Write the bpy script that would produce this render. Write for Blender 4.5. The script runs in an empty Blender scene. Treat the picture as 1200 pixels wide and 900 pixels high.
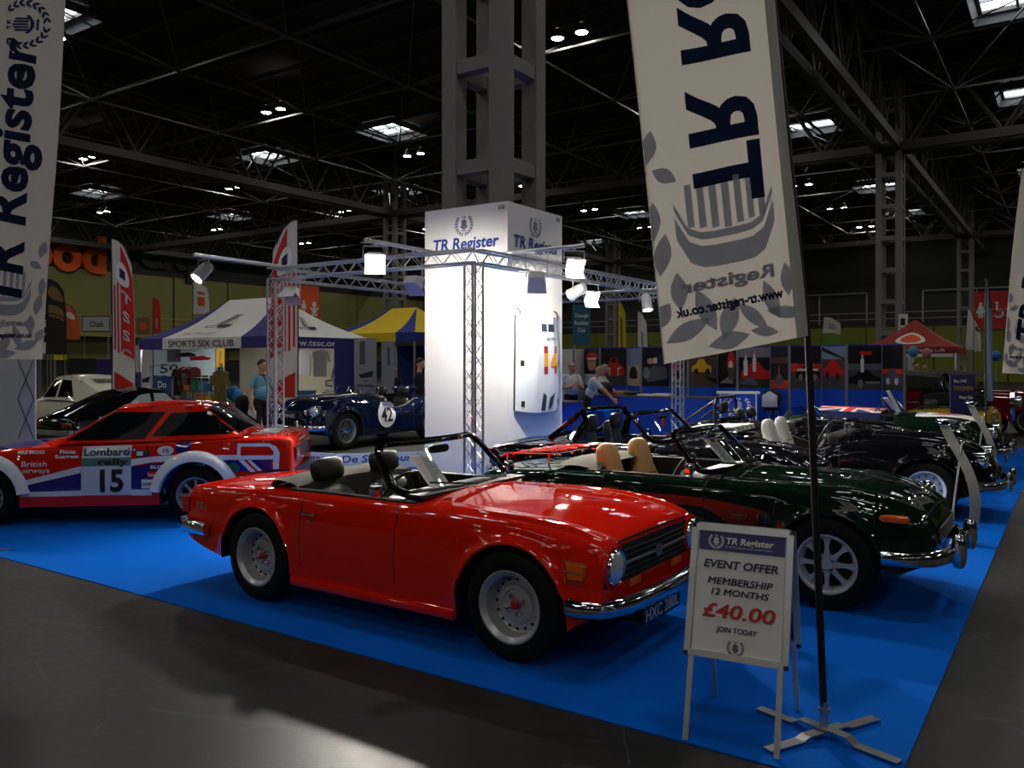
import bpy, bmesh, math, random
import numpy as np
from mathutils import Vector, Matrix, Euler
from mathutils.bvhtree import BVHTree
random.seed(7)
S = bpy.context.scene
COL = S.collection
PI = math.pi
# ------------------------------------------------------------------ camera, world, exposure
F, HOR, CAMH = 975.0, 425.0, 1.75          # focal length and horizon in pixels of the 1200 x 900 frame, eye height in m
AZ = math.radians(34.1)                    # the stand's long axis (+Y) lies this far right of the view
FWD = Vector((-math.sin(AZ), math.cos(AZ), 0)); RGT = Vector((math.cos(AZ), math.sin(AZ), 0))
cam = bpy.data.objects.new('camera', bpy.data.cameras.new('camera')); COL.objects.link(cam)
cam.data.sensor_width = 36; cam.data.lens = F / 1200 * 36; cam.data.shift_y = (HOR - 450) / 1200
cam.data.clip_end = 400
cam.location = (0, 0, CAMH); cam.rotation_euler = (PI / 2, 0, AZ)
S.camera = cam
def gp(px, py, z=0.0):
    """point of height z seen at a pixel"""
    d = (CAMH - z) * F / (py - HOR)
    return FWD * d + RGT * ((px - 600) / F * d) + Vector((0, 0, z))
def dp(px, py, d):
    """point at view depth d seen at a pixel"""
    return FWD * d + RGT * ((px - 600) / F * d) + Vector((0, 0, CAMH - (py - HOR) / F * d))
def wp(px, py, X=None, Y=None):
    """point seen at a pixel on the upright plane X = const or Y = const"""
    k = (px - 600) / F
    return dp(px, py, X / (k * RGT.x + FWD.x) if X is not None else Y / (k * RGT.y + FWD.y))
w = bpy.data.worlds.new('World'); S.world = w; w.use_nodes = True
w.node_tree.nodes['Background'].inputs[0].default_value = (0.9, 0.95, 1.0, 1)
w.node_tree.nodes['Background'].inputs[1].default_value = 0.01
S.view_settings.view_transform = 'Standard'; S.view_settings.look = 'None'
S.view_settings.gamma = 1; S.view_settings.use_curve_mapping = False
S.view_settings.exposure = 0.0
S.cycles.sample_clamp_indirect = 6.0
# ------------------------------------------------------------------ materials
MATS = {}
def nd(nt, t, **kw):
    n = nt.nodes.new(t)
    for k, v in kw.items():
        setattr(n, k, v)
    return n
def mat(name, col=(.5, .5, .5), rough=.5, metal=0., coat=0., emit=0., ecol=None, trans=0., alpha=1., bump=0., bscale=200., var=0., vscale=3., sheen=0., spec=.5, ior=1.45, stretch=None, sss=0.):
    if name in MATS: return MATS[name]
    m = bpy.data.materials.new(name); m.use_nodes = True; MATS[name] = m
    nt = m.node_tree; b = nt.nodes['Principled BSDF']
    c = (col[0], col[1], col[2], 1)
    b.inputs['Base Color'].default_value = c; b.inputs['Roughness'].default_value = rough; b.inputs['Metallic'].default_value = metal
    b.inputs['Coat Weight'].default_value = coat; b.inputs['Coat Roughness'].default_value = .03
    b.inputs['Specular IOR Level'].default_value = spec; b.inputs['IOR'].default_value = ior
    b.inputs['Transmission Weight'].default_value = trans; b.inputs['Alpha'].default_value = alpha
    b.inputs['Sheen Weight'].default_value = sheen
    if emit:
        b.inputs['Emission Color'].default_value = (*(ecol or col)[:3], 1); b.inputs['Emission Strength'].default_value = emit
    if bump or var:
        tc = nd(nt, 'ShaderNodeTexCoord')
        src = tc.outputs['Object']
        if stretch:
            mp = nd(nt, 'ShaderNodeMapping'); mp.inputs['Scale'].default_value = stretch
            nt.links.new(src, mp.inputs[0]); src = mp.outputs[0]
        if bump:
            n = nd(nt, 'ShaderNodeTexNoise'); n.inputs['Scale'].default_value = bscale; n.inputs['Detail'].default_value = 3
            bp = nd(nt, 'ShaderNodeBump'); bp.inputs['Strength'].default_value = bump; bp.inputs['Distance'].default_value = .01
            nt.links.new(src, n.inputs['Vector']); nt.links.new(n.outputs['Fac'], bp.inputs['Height']); nt.links.new(bp.outputs[0], b.inputs['Normal'])
        if var:
            n2 = nd(nt, 'ShaderNodeTexNoise'); n2.inputs['Scale'].default_value = vscale; n2.inputs['Detail'].default_value = 6
            mx = nd(nt, 'ShaderNodeMix', data_type='RGBA')
            mx.inputs['A'].default_value = tuple(max(0, x * (1 - var)) for x in c[:3]) + (1,)
            mx.inputs['B'].default_value = tuple(min(1, x * (1 + var)) for x in c[:3]) + (1,)
            nt.links.new(src, n2.inputs['Vector']); nt.links.new(n2.outputs['Fac'], mx.inputs['Factor']); nt.links.new(mx.outputs['Result'], b.inputs['Base Color'])
    return m
def srgb(r, g, b):
    f = lambda c: ((c / 255 + .055) / 1.055) ** 2.4 if c > 10 else c / 255 / 12.92
    return (f(r), f(g), f(b))
chrome = mat('chrome', (.78, .79, .8), .08, 1)
steel = mat('brushed_steel', (.55, .55, .55), .32, 1)
alu = mat('truss_aluminium', (.72, .72, .73), .3, .9)
rubber = mat('tyre_rubber', (.004, .004, .004), .7, bump=.15, bscale=60, spec=.25)
blackp = mat('black_plastic', (.012, .012, .012), .45)
blackm = mat('matt_black', (.006, .006, .006), .85)
white = mat('white_paint', (.78, .78, .77), .45)
whitep = mat('white_print', (.8, .8, .8), .5)
navy = mat('navy_print', srgb(24, 40, 92), .6)
blackprint = mat('black_print', (.01, .01, .012), .5)
redprint = mat('red_print', srgb(190, 30, 25), .5)
paper = mat('paper', (.75, .75, .74), .6)
greyprint = mat('grey_print', (.25, .26, .28), .6)
def glassmat(name, tint=(.9, .95, .95), alpha=.16, rough=.02):
    if name in MATS: return MATS[name]
    m = bpy.data.materials.new(name); m.use_nodes = True; MATS[name] = m
    nt = m.node_tree; nt.nodes.clear()
    o = nd(nt, 'ShaderNodeOutputMaterial'); t = nd(nt, 'ShaderNodeBsdfTransparent'); g = nd(nt, 'ShaderNodeBsdfGlossy')
    t.inputs[0].default_value = (*tint, 1); g.inputs['Roughness'].default_value = rough
    fr = nd(nt, 'ShaderNodeFresnel'); fr.inputs[0].default_value = 1.5
    ad = nd(nt, 'ShaderNodeMath', operation='ADD'); ad.inputs[1].default_value = alpha * .2
    mx = nd(nt, 'ShaderNodeMixShader')
    nt.links.new(fr.outputs[0], ad.inputs[0]); nt.links.new(ad.outputs[0], mx.inputs[0])
    nt.links.new(t.outputs[0], mx.inputs[1]); nt.links.new(g.outputs[0], mx.inputs[2]); nt.links.new(mx.outputs[0], o.inputs[0])
    return m
glass = glassmat('clear_glass'); dglass = glassmat('dark_glass', (.12, .13, .13), .1)
# ------------------------------------------------------------------ mesh building
class MB:
    def __init__(s): s.v = []; s.f = []; s.m = []
    def add(s, vs, fs, mi=0, M=None):
        o = len(s.v)
        s.v += [tuple(M @ Vector(p)) for p in vs] if M is not None else [tuple(p) for p in vs]
        s.f += [tuple(i + o for i in f) for f in fs]; s.m += [mi] * len(fs)
        return s
    def box(s, x0, x1, y0, y1, z0, z1, mi=0, M=None):
        v = [(x0, y0, z0), (x1, y0, z0), (x1, y1, z0), (x0, y1, z0), (x0, y0, z1), (x1, y0, z1), (x1, y1, z1), (x0, y1, z1)]
        return s.add(v, [(0, 3, 2, 1), (4, 5, 6, 7), (0, 1, 5, 4), (1, 2, 6, 5), (2, 3, 7, 6), (3, 0, 4, 7)], mi, M)
    def quad(s, a, b, c, d, mi=0): return s.add([a, b, c, d], [(0, 1, 2, 3)], mi)
    def tube(s, pts, r, n=6, closed=False, mi=0, caps=True, M=None, sx=1., sy=1., up=(0, 0, 1)):
        P = [Vector(p) for p in pts]; k = len(P); up = Vector(up)
        rs = r if hasattr(r, '__len__') else [r] * k
        vs = []
        pn = None
        for i in range(k):
            a = P[i - 1] if (i or closed) else P[i]; b = P[(i + 1) % k] if (i < k - 1 or closed) else P[i]
            t = (b - a).normalized()
            u = up if abs(t.dot(up)) < .95 else Vector((1, 0, 0))
            nn = t.cross(u).normalized()
            if pn is not None and abs(t.dot(up)) >= .95:
                q = pn - t * pn.dot(t)
                if q.length > .01: nn = q.normalized()
            pn = nn; bb = nn.cross(t).normalized()
            for j in range(n):
                an = 2 * PI * (j + .5) / n
                vs.append(P[i] + nn * (math.cos(an) * rs[i] * sx) + bb * (math.sin(an) * rs[i] * sy))
        fs = []
        for i in range(k if closed else k - 1):
            for j in range(n):
                fs.append((i * n + j, i * n + (j + 1) % n, ((i + 1) % k) * n + (j + 1) % n, ((i + 1) % k) * n + j))
        if caps and not closed: fs += [tuple(range(n))[::-1], tuple((k - 1) * n + j for j in range(n))]
        return s.add(vs, fs, mi, M)
    def cyl(s, a, b, r, r2=None, n=12, mi=0, caps=True, M=None): return s.tube([a, b], [r, r if r2 is None else r2], n, mi=mi, caps=caps, M=M)
    def lathe(s, prof, n=24, mi=0, M=None, cap=False):
        """profile of (radius, height) about local +Z; M places it"""
        vs = []; fs = []; k = len(prof)
        for r, h in prof:
            for j in range(n): vs.append((r * math.cos(2 * PI * j / n), r * math.sin(2 * PI * j / n), h))
        for i in range(k - 1):
            for j in range(n): fs.append((i * n + j, i * n + (j + 1) % n, (i + 1) * n + (j + 1) % n, (i + 1) * n + j))
        if cap: fs.append(tuple((k - 1) * n + j for j in range(n)))
        return s.add(vs, fs, mi, M)
    def grid(s, fn, nu, nv, mi=0, M=None):
        vs = [fn(i / nu, j / nv) for i in range(nu + 1) for j in range(nv + 1)]
        fs = [(i * (nv + 1) + j, (i + 1) * (nv + 1) + j, (i + 1) * (nv + 1) + j + 1, i * (nv + 1) + j + 1) for i in range(nu) for j in range(nv)]
        return s.add(vs, fs, mi, M)
    def pill(s, c, d, e=.5, n=14, mi=0, M=None):
        """rounded box: centre c, half sizes d, exponent e (1 = ellipsoid, small = box)"""
        pw = lambda x: math.copysign(abs(x) ** e, x)
        m = n // 2; vs = []
        for i in range(m + 1):
            a = -PI / 2 + PI * i / m
            for j in range(n):
                b = 2 * PI * j / n
                vs.append((c[0] + d[0] * pw(math.cos(a)) * pw(math.cos(b)), c[1] + d[1] * pw(math.cos(a)) * pw(math.sin(b)), c[2] + d[2] * pw(math.sin(a))))
        fs = [(i * n + j, i * n + (j + 1) % n, (i + 1) * n + (j + 1) % n, (i + 1) * n + j) for i in range(m) for j in range(n)]
        return s.add(vs, fs, mi, M)
    def prism(s, poly, t, M=None, mi=0):
        """2-D outline in local XY, thickness t along local Z"""
        k = len(poly)
        vs = [(p[0], p[1], 0) for p in poly] + [(p[0], p[1], t) for p in poly]
        fs = [tuple(range(k))[::-1], tuple(range(k, 2 * k))] + [(i, (i + 1) % k, k + (i + 1) % k, k + i) for i in range(k)]
        return s.add(vs, fs, mi, M)
    def sweep(s, path, prof, mi=0, M=None, closed=False, cap=True):
        """profile of (out, up) along a mostly horizontal path; out is to the right of travel"""
        P = [Vector(p) for p in path]; k = len(P); n = len(prof); vs = []
        for i in range(k):
            a = P[i - 1] if (i or closed) else P[i]; b = P[(i + 1) % k] if (i < k - 1 or closed) else P[i]
            t = (b - a).normalized(); o = t.cross(Vector((0, 0, 1))).normalized()
            for q in prof: vs.append(P[i] + o * q[0] + Vector((0, 0, q[1])))
        fs = [(i * n + j, i * n + (j + 1) % n, ((i + 1) % k) * n + (j + 1) % n, ((i + 1) % k) * n + j) for i in range(k if closed else k - 1) for j in range(n)]
        if cap and not closed: fs += [tuple(range(n)), tuple((k - 1) * n + j for j in range(n))]
        return s.add(vs, fs, mi, M)
    def mesh(s, name, mats, smooth=True, sharp=40):
        me = bpy.data.meshes.new(name); me.from_pydata(s.v, [], s.f)
        for m in (mats if isinstance(mats, (list, tuple)) else [mats]): me.materials.append(m)
        me.polygons.foreach_set('material_index', s.m)
        if smooth:
            me.polygons.foreach_set('use_smooth', [True] * len(s.f))
            me.set_sharp_from_angle(angle=math.radians(sharp))
        me.update()
        return me
    def build(s, name, mats, parent=None, smooth=True, sharp=40, loc=None):
        o = bpy.data.objects.new(name, s.mesh(name, mats, smooth, sharp)); COL.objects.link(o)
        if parent is not None: o.parent = parent
        if loc is not None: o.location = loc
        return o
def tag(o, label, cat, group=None, kind=None):
    o['label'] = label; o['category'] = cat
    if group: o['group'] = group
    if kind: o['kind'] = kind
    return o
def struct(o, label=None):
    o['kind'] = 'structure'
    if label: o['label'] = label
    return o
def thing(name, label, cat, loc=(0, 0, 0), rz=0., group=None):
    o = bpy.data.objects.new(name, None); COL.objects.link(o); o.empty_display_size = .2
    o.location = loc; o.rotation_euler = (0, 0, rz)
    return tag(o, label, cat, group)
def copy_tree(o, parent=None):
    c = o.copy(); COL.objects.link(c)
    if parent is not None: c.parent = parent
    for ch in list(o.children): copy_tree(ch, c)
    return c
def lab(o, s): o['label'] = s; return o
T = Matrix.Translation
def R(a, ax): return Matrix.Rotation(a, 4, ax)
def basis(o, x, y, z):
    """matrix with origin o and axes x, y, z"""
    return Matrix(((x[0], y[0], z[0], o[0]), (x[1], y[1], z[1], o[1]), (x[2], y[2], z[2], o[2]), (0, 0, 0, 1)))
def face_front(o, d=(1, 0, 0)):
    """local XY plane stands upright; X runs along d, Y is up"""
    d = Vector(d).normalized(); up = Vector((0, 0, 1)); return basis(o, d, up, d.cross(up))
def pchip(keys):
    xs = np.array([k[0] for k in keys], float); ys = np.array([k[1:] for k in keys], float)
    h = np.diff(xs)[:, None]; dl = np.diff(ys, axis=0) / h; m = np.zeros_like(ys)
    for i in range(1, len(xs) - 1):
        a, b = dl[i - 1], dl[i]; w1 = 2 * h[i] + h[i - 1]; w2 = h[i] + 2 * h[i - 1]
        with np.errstate(divide='ignore', invalid='ignore'):
            q = (w1 + w2) / (w1 / a + w2 / b)
        m[i] = np.where(a * b > 0, q, 0)
    m[0] = dl[0]; m[-1] = dl[-1]
    def f(x):
        x = min(max(x, xs[0]), xs[-1]); i = int(min(max(np.searchsorted(xs, x) - 1, 0), len(xs) - 2))
        t = (x - xs[i]) / h[i][0]; hh = h[i][0]
        return (2 * t ** 3 - 3 * t * t + 1) * ys[i] + (t ** 3 - 2 * t * t + t) * hh * m[i] + (-2 * t ** 3 + 3 * t * t) * ys[i + 1] + (t ** 3 - t * t) * hh * m[i + 1]
    return f
# ------------------------------------------------------------------ flat print: lettering and shapes
TEXTS = []
def text(s, size, material, parent, M=None, bold=0., shear=0., align='CENTER', name='lettering', width=None, warp=None, cell=.08, extrude=.0006, spacing=1., label=None, sx=1.):
    """s written in the plane of M, 'size' = capital height in m"""
    c = bpy.data.curves.new(name, 'FONT'); c.body = s; c.size = size / .70; c.shear = shear; c.align_x = align; c.offset = bold * size
    
    if 'M' in s and not warp: c.offset = 0; c.bevel_depth = bold * size * .8; c.bevel_resolution = 0
    c.space_character = spacing; c.extrude = extrude; c.resolution_u = 3
    o = bpy.data.objects.new(name + '_curve', c); COL.objects.link(o)
    TEXTS.append((o, name, material, parent, M, width, warp, cell, label, sx))
def cut_mesh(me, cell):
    bm = bmesh.new(); bm.from_mesh(me)
    if bm.verts:
        for ax in (0, 1):
            lo = min(v.co[ax] for v in bm.verts); hi = max(v.co[ax] for v in bm.verts)
            k = math.floor(lo / cell) + 1
            while k * cell < hi:
                co = [0, 0, 0]; no = [0, 0, 0]; co[ax] = k * cell; no[ax] = 1
                bmesh.ops.bisect_plane(bm, geom=bm.verts[:] + bm.edges[:] + bm.faces[:], plane_co=co, plane_no=no, dist=1e-5)
                k += 1
        bmesh.ops.triangulate(bm, faces=bm.faces[:])
    bm.to_mesh(me); bm.free()
def finish_texts():
    bpy.context.view_layer.update(); dg = bpy.context.evaluated_depsgraph_get()
    for o, name, material, parent, M, width, warp, cell, label, sx in TEXTS:
        me = bpy.data.meshes.new_from_object(o.evaluated_get(dg)); me.name = name
        me.materials.clear(); me.materials.append(material)
        n = len(me.vertices); co = np.empty(n * 3); me.vertices.foreach_get('co', co); co = co.reshape(-1, 3)
        if width and n:
            ww = co[:, 0].max() - co[:, 0].min(); co[:, 0] *= width / ww
        co[:, 0] *= sx
        me.vertices.foreach_set('co', co.ravel())
        if warp:
            if M is not None: me.transform(M)
            cut_mesh(me, cell)
            for v in me.vertices: v.co = warp(v.co)
        elif M is not None: me.transform(M)
        me.update()
        t = bpy.data.objects.new(name, me); COL.objects.link(t)
        if parent is not None: t.parent = parent
        if label: t['label'] = label
        cu = o.data; bpy.data.objects.remove(o); bpy.data.curves.remove(cu)
    TEXTS.clear()
def decal(name, polys, material, parent, M=None, warp=None, cell=.08, label=None, z=.0):
    """flat 2-D outlines in the plane of M, optionally laid onto a curved surface; up to ten shapes become parts of their own"""
    if 1 < len(polys) <= 10: return [decal(name, [p], material, parent, M, warp, cell, label, z) for p in polys][-1]
    me = bpy.data.meshes.new(name); vs = []; fs = []
    for p in polys:
        fs.append(tuple(range(len(vs), len(vs) + len(p)))); vs += [(q[0], q[1], z) for q in p]
    me.from_pydata(vs, [], fs); me.materials.append(material)
    if M is not None: me.transform(M)
    if warp:
        cut_mesh(me, cell)
        for v in me.vertices: v.co = warp(v.co)
        me.polygons.foreach_set('use_smooth', [True] * len(me.polygons))
    me.update()
    o = bpy.data.objects.new(name, me); COL.objects.link(o)
    if parent is not None: o.parent = parent
    if label: o['label'] = label
    if len(polys) > 1: o['kind'] = 'stuff'
    return o
def ell(cx, cy, a, b, rot=0., n=20): return [(cx + a * math.cos(t) * math.cos(rot) - b * math.sin(t) * math.sin(rot), cy + a * math.cos(t) * math.sin(rot) + b * math.sin(t) * math.cos(rot)) for t in [2 * PI * i / n for i in range(n)]]
def rect(x0, y0, x1, y1): return [(x0, y0), (x1, y0), (x1, y1), (x0, y1)]
def leaf(cx, cy, L, wd, rot, n=6):
    up = [(-L / 2 + L * i / n, wd / 2 * math.sin(PI * i / n)) for i in range(n + 1)]
    pts = up + [(x, -y) for x, y in up[-2:0:-1]]
    c, s = math.cos(rot), math.sin(rot)
    return [(cx + x * c - y * s, cy + x * s + y * c) for x, y in pts]
def crest(cx, cy, h, mirror=False):
    """laurel wreath round a radiator-shaped shield, total height about h"""
    P = []; r = h * .46
    for sd in (-1, 1):
        for i in range(8):
            a = -PI / 2 + sd * (.22 + i * .30)
            for k, off in ((.93, .55), (1.1, -.55)):
                P.append(leaf(cx + r * k * math.cos(a), cy + r * k * math.sin(a), h * .17, h * .06, a + sd * (PI / 2 - off)))
    for i in range(5):
        x = cx + (i - 2) * h * .062
        P.append(rect(x - h * .022, cy - h * .10, x + h * .022, cy + h * (.26 - .03 * abs(i - 2))))
    P.append([(cx - h * .2, cy - h * .03), (cx - h * .06, cy - h * .13), (cx + h * .06, cy - h * .13), (cx + h * .2, cy - h * .03), (cx + h * .2, cy - h * .11), (cx + h * .06, cy - h * .21), (cx - h * .06, cy - h * .21), (cx - h * .2, cy - h * .11)])
    P.append(rect(cx - h * .12, cy - h * .3, cx + h * .12, cy - h * .25))
    P.append(rect(cx - h * .1, cy + h * .36, cx - h * .015, cy + h * .39)); P.append(rect(cx - h * .07, cy + h * .29, cx - h * .042, cy + h * .36))
    P.append(rect(cx + h * .015, cy + h * .29, cx + h * .045, cy + h * .39)); P.append(rect(cx + h * .045, cy + h * .345, cx + h * .1, cy + h * .39))
    P.append([(cx + h * .045, cy + h * .335), (cx + h * .075, cy + h * .335), (cx + h * .11, cy + h * .29), (cx + h * .08, cy + h * .29)])
    if mirror: P = [[(2 * cx - x, y) for x, y in p] for p in P]
    return P
# ------------------------------------------------------------------ the hall
GX, GY = -7.22, 10.19                     # a column stands here; grid of 31.2 x 32.3 m
COLS_X = [GX - 62.4, GX - 31.2, GX, GX + 31.2]; COLS_Y = [GY, GY + 32.3, GY + 64.6]
X0, X1, Y0, Y1, ZC = -71., 34., -45., 87.5, 15.6
def floor_mat():
    m = mat('hall_floor', (.02, .02, .02), .4, spec=.3); nt = m.node_tree; b = nt.nodes['Principled BSDF']
    tc = nd(nt, 'ShaderNodeTexCoord')
    n1 = nd(nt, 'ShaderNodeTexNoise'); n1.inputs['Scale'].default_value = .9; n1.inputs['Detail'].default_value = 8
    n2 = nd(nt, 'ShaderNodeTexNoise'); n2.inputs['Scale'].default_value = 14; n2.inputs['Detail'].default_value = 6
    rp = nd(nt, 'ShaderNodeValToRGB'); rp.color_ramp.elements[0].color = (.010, .0098, .0095, 1); rp.color_ramp.elements[1].color = (.028, .027, .0255, 1)
    rp.color_ramp.elements[0].position = .3; rp.color_ramp.elements[1].position = .75
    ad = nd(nt, 'ShaderNodeMath', operation='MULTIPLY_ADD'); ad.inputs[1].default_value = .45; 
    nt.links.new(tc.outputs['Object'], n1.inputs[0]); nt.links.new(tc.outputs['Object'], n2.inputs[0])
    nt.links.new(n2.outputs[0], ad.inputs[0]); m3 = nd(nt, 'ShaderNodeMath', operation='MULTIPLY'); m3.inputs[1].default_value = .55
    nt.links.new(n1.outputs[0], m3.inputs[0]); nt.links.new(m3.outputs[0], ad.inputs[2]); nt.links.new(ad.outputs[0], rp.inputs[0])
    # scratches: thin bands of a distorted wave
    prev = rp.outputs[0]
    for ang, sc, th in ((.5, .42, .9988), (1.25, .31, .9986), (2.6, .5, .999), (1.9, .23, .9992)):
        mp = nd(nt, 'ShaderNodeMapping'); mp.inputs['Rotation'].default_value = (0, 0, ang); nt.links.new(tc.outputs['Object'], mp.inputs[0])
        wv = nd(nt, 'ShaderNodeTexWave'); wv.inputs['Scale'].default_value = sc; wv.inputs['Distortion'].default_value = .5; wv.inputs['Detail'].default_value = 1; wv.inputs['Detail Scale'].default_value = .4
        nt.links.new(mp.outputs[0], wv.inputs[0])
        gt = nd(nt, 'ShaderNodeMath', operation='GREATER_THAN'); gt.inputs[1].default_value = th; nt.links.new(wv.outputs['Fac'], gt.inputs[0])
        nk = nd(nt, 'ShaderNodeTexNoise'); nk.inputs['Scale'].default_value = .5 + ang * .2; nt.links.new(tc.outputs['Object'], nk.inputs[0])
        g2 = nd(nt, 'ShaderNodeMath', operation='GREATER_THAN'); g2.inputs[1].default_value = .57; nt.links.new(nk.outputs[0], g2.inputs[0])
        mu = nd(nt, 'ShaderNodeMath', operation='MULTIPLY'); nt.links.new(gt.outputs[0], mu.inputs[0]); nt.links.new(g2.outputs[0], mu.inputs[1])
        mx = nd(nt, 'ShaderNodeMix', data_type='RGBA'); mx.inputs['B'].default_value = (.042, .04, .037, 1)
        nt.links.new(mu.outputs[0], mx.inputs['Factor']); nt.links.new(prev, mx.inputs['A']); prev = mx.outputs['Result']
    nt.links.new(prev, b.inputs['Base Color'])
    rr = nd(nt, 'ShaderNodeMapRange'); rr.inputs['To Min'].default_value = .3; rr.inputs['To Max'].default_value = .52
    nt.links.new(n2.outputs[0], rr.inputs[0]); nt.links.new(rr.outputs[0], b.inputs['Roughness'])
    bp = nd(nt, 'ShaderNodeBump'); bp.inputs['Strength'].default_value = .12; bp.inputs['Distance'].default_value = .004
    n4 = nd(nt, 'ShaderNodeTexNoise'); n4.inputs['Scale'].default_value = 55; n4.inputs['Detail'].default_value = 4; nt.links.new(tc.outputs['Object'], n4.inputs[0])
    nt.links.new(n4.outputs[0], bp.inputs['Height']); nt.links.new(bp.outputs[0], b.inputs['Normal'])
    return m
mb = MB(); mb.box(X0, X1, Y0, Y1, -.3, 0); struct(mb.build('floor', floor_mat(), smooth=False), 'dark worn concrete floor of the exhibition hall')
CX1, CY0 = -.61, 3.615
carpet_m = mat('blue_carpet', srgb(0, 92, 196), .95, bump=.35, bscale=900, var=.12, vscale=1.2, spec=.05)
mb = MB(); mb.box(-13.2, CX1, CY0, 19.9, 0, .006)
struct(mb.build('floor_carpet', carpet_m, smooth=False), 'bright blue exhibition carpet under the show cars')
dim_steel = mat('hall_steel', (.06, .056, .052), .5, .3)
conc = mat('grey_column_paint', (.17, .166, .155), .7, var=.12, vscale=2.5, bump=.1, bscale=40)
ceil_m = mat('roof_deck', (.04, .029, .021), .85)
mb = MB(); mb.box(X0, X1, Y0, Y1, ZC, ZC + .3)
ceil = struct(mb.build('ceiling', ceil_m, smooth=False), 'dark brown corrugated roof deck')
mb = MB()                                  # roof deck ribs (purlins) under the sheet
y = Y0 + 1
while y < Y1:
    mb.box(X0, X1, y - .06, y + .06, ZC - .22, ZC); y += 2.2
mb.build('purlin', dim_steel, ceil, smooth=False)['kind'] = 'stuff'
# walls
olive = mat('olive_cladding', srgb(130, 124, 68), .6, var=.1, vscale=.6)
green = mat('lime_band', srgb(108, 116, 20), .6, var=.08, vscale=.5)
dwall = mat('dark_upper_wall', srgb(46, 46, 42), .7, var=.1, vscale=.3)
mb = MB(); mb.box(X0 - .3, X0, Y0, Y1, 0, ZC); wl = struct(mb.build('wall_left', dwall, smooth=False), 'dim far wall with olive cladding and gallery rail')
pan = MB(); pan.box(0, .12, 0, 5.9, 0, 3.9); pm = pan.mesh('panel', olive, False)
for i in range(21):
    for zz in (5.9, 2.0):
        o = bpy.data.objects.new('panel', pm); COL.objects.link(o); o.parent = wl; o.location = (X0, Y0 + 1 + i * 6.1, zz)
r_ = MB()
for z in (4.9, 5.35, 5.8): r_.cyl((X0 + 1.2, Y0, z), (X0 + 1.2, Y1, z), .05, n=5)
yy = Y0 + 1
while yy < Y1: r_.cyl((X0 + 1.2, yy, 4.2), (X0 + 1.2, yy, 5.8), .05, n=5); yy += 3
r_.box(X0, X0 + 1.3, Y0, Y1, 4.0, 4.35)
r_.build('gallery_rail', mat('olive_rail', srgb(150, 145, 70), .5), wl, smooth=False)
mb = MB(); mb.box(X0, X1, Y1, Y1 + .3, 0, ZC); wb = struct(mb.build('wall_back', dwall, smooth=False), 'dim back wall with lime green band')
pan = MB(); pan.box(0, 5.9, -.15, 0, 0, 5.2); pm = pan.mesh('panel', green, False)
for i in range(17):
    o = bpy.data.objects.new('panel', pm); COL.objects.link(o); o.parent = wb; o.location = (X0 + i * 6, Y1, 0)
fr = MB()
for x in (-26, -12, 2):
    for a, b in (((x, 5.6), (x, 8.6)), ((x, 8.6), (x + 9, 8.6)), ((x + 9, 8.6), (x + 9, 5.6)), ((x + 4.5, 5.6), (x + 4.5, 8.6))):
        fr.cyl((a[0], Y1 - .1, a[1]), (b[0], Y1 - .1, b[1]), .09, n=4)
for z in (6.0, 6.6): fr.cyl((X0, Y1 - .6, z), (X1, Y1 - .6, z), .04, n=4)
fr.build('window_frame', mat('pale_frame', (.32, .32, .3), .5), wb, smooth=False)
mb = MB(); mb.box(X0, X1, Y0 - .3, Y0, 0, ZC); struct(mb.build('wall_front', dwall, smooth=False), 'hall wall behind the camera')
mb = MB(); mb.box(X1, X1 + .3, Y0, Y1, 0, ZC); struct(mb.build('wall_right', dwall, smooth=False), 'hall wall on the right')
# the columns
def column(x, y, z0=0., nm='column'):
    root = bpy.data.objects.new(nm, None); COL.objects.link(root); root.location = (x, y, 0)
    struct(root, 'grey lattice roof column of four posts'); root['category'] = 'column'
    a, p = .557, .26
    q = MB(); q.box(0, p, 0, p, z0, 15.2); pm = q.mesh('post', conc, False)
    for sx in (-a, a - p):
        for sy in (-a, a - p):
            o = bpy.data.objects.new('post', pm); COL.objects.link(o); o.parent = root; o.location = (sx, sy, 0)
    r1 = MB(); r1.box(-a + p, a - p, 0, .2, 0, .2); m1 = r1.mesh('rail', conc, False)
    r2 = MB(); r2.box(0, .2, -a + p, a - p, 0, .2); m2 = r2.mesh('rail', conc, False)
    z = 5.98 - 1.48 * 3
    while z < 15.0:
        if z >= z0:
            for m, l in ((m1, (0, -a + .02, z)), (m1, (0, a - .22, z)), (m2, (-a + .02, 0, z)), (m2, (a - .22, 0, z))):
                o = bpy.data.objects.new('rail', m); COL.objects.link(o); o.parent = root; o.location = l
        z += 1.48
    return root
for x in COLS_X[1:3]:
    for y in COLS_Y:
        c_ = column(x, y)
        if (x, y) == (GX, GY): c_['label'] = 'grey lattice roof column rising out of the white sign tower'
        elif x == GX and y == COLS_Y[1]: c_['label'] = 'tall grey lattice column right of the hanging mirrored flag'
        elif x == GX: c_['label'] = 'furthest grey lattice column, beside the red toilet sign'
        elif y == COLS_Y[1]: c_['label'] = 'far lattice column left of the white tower, meeting two roof girders'
        else: c_['label'] = 'grey lattice roof column in the dim depth of the hall'
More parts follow.
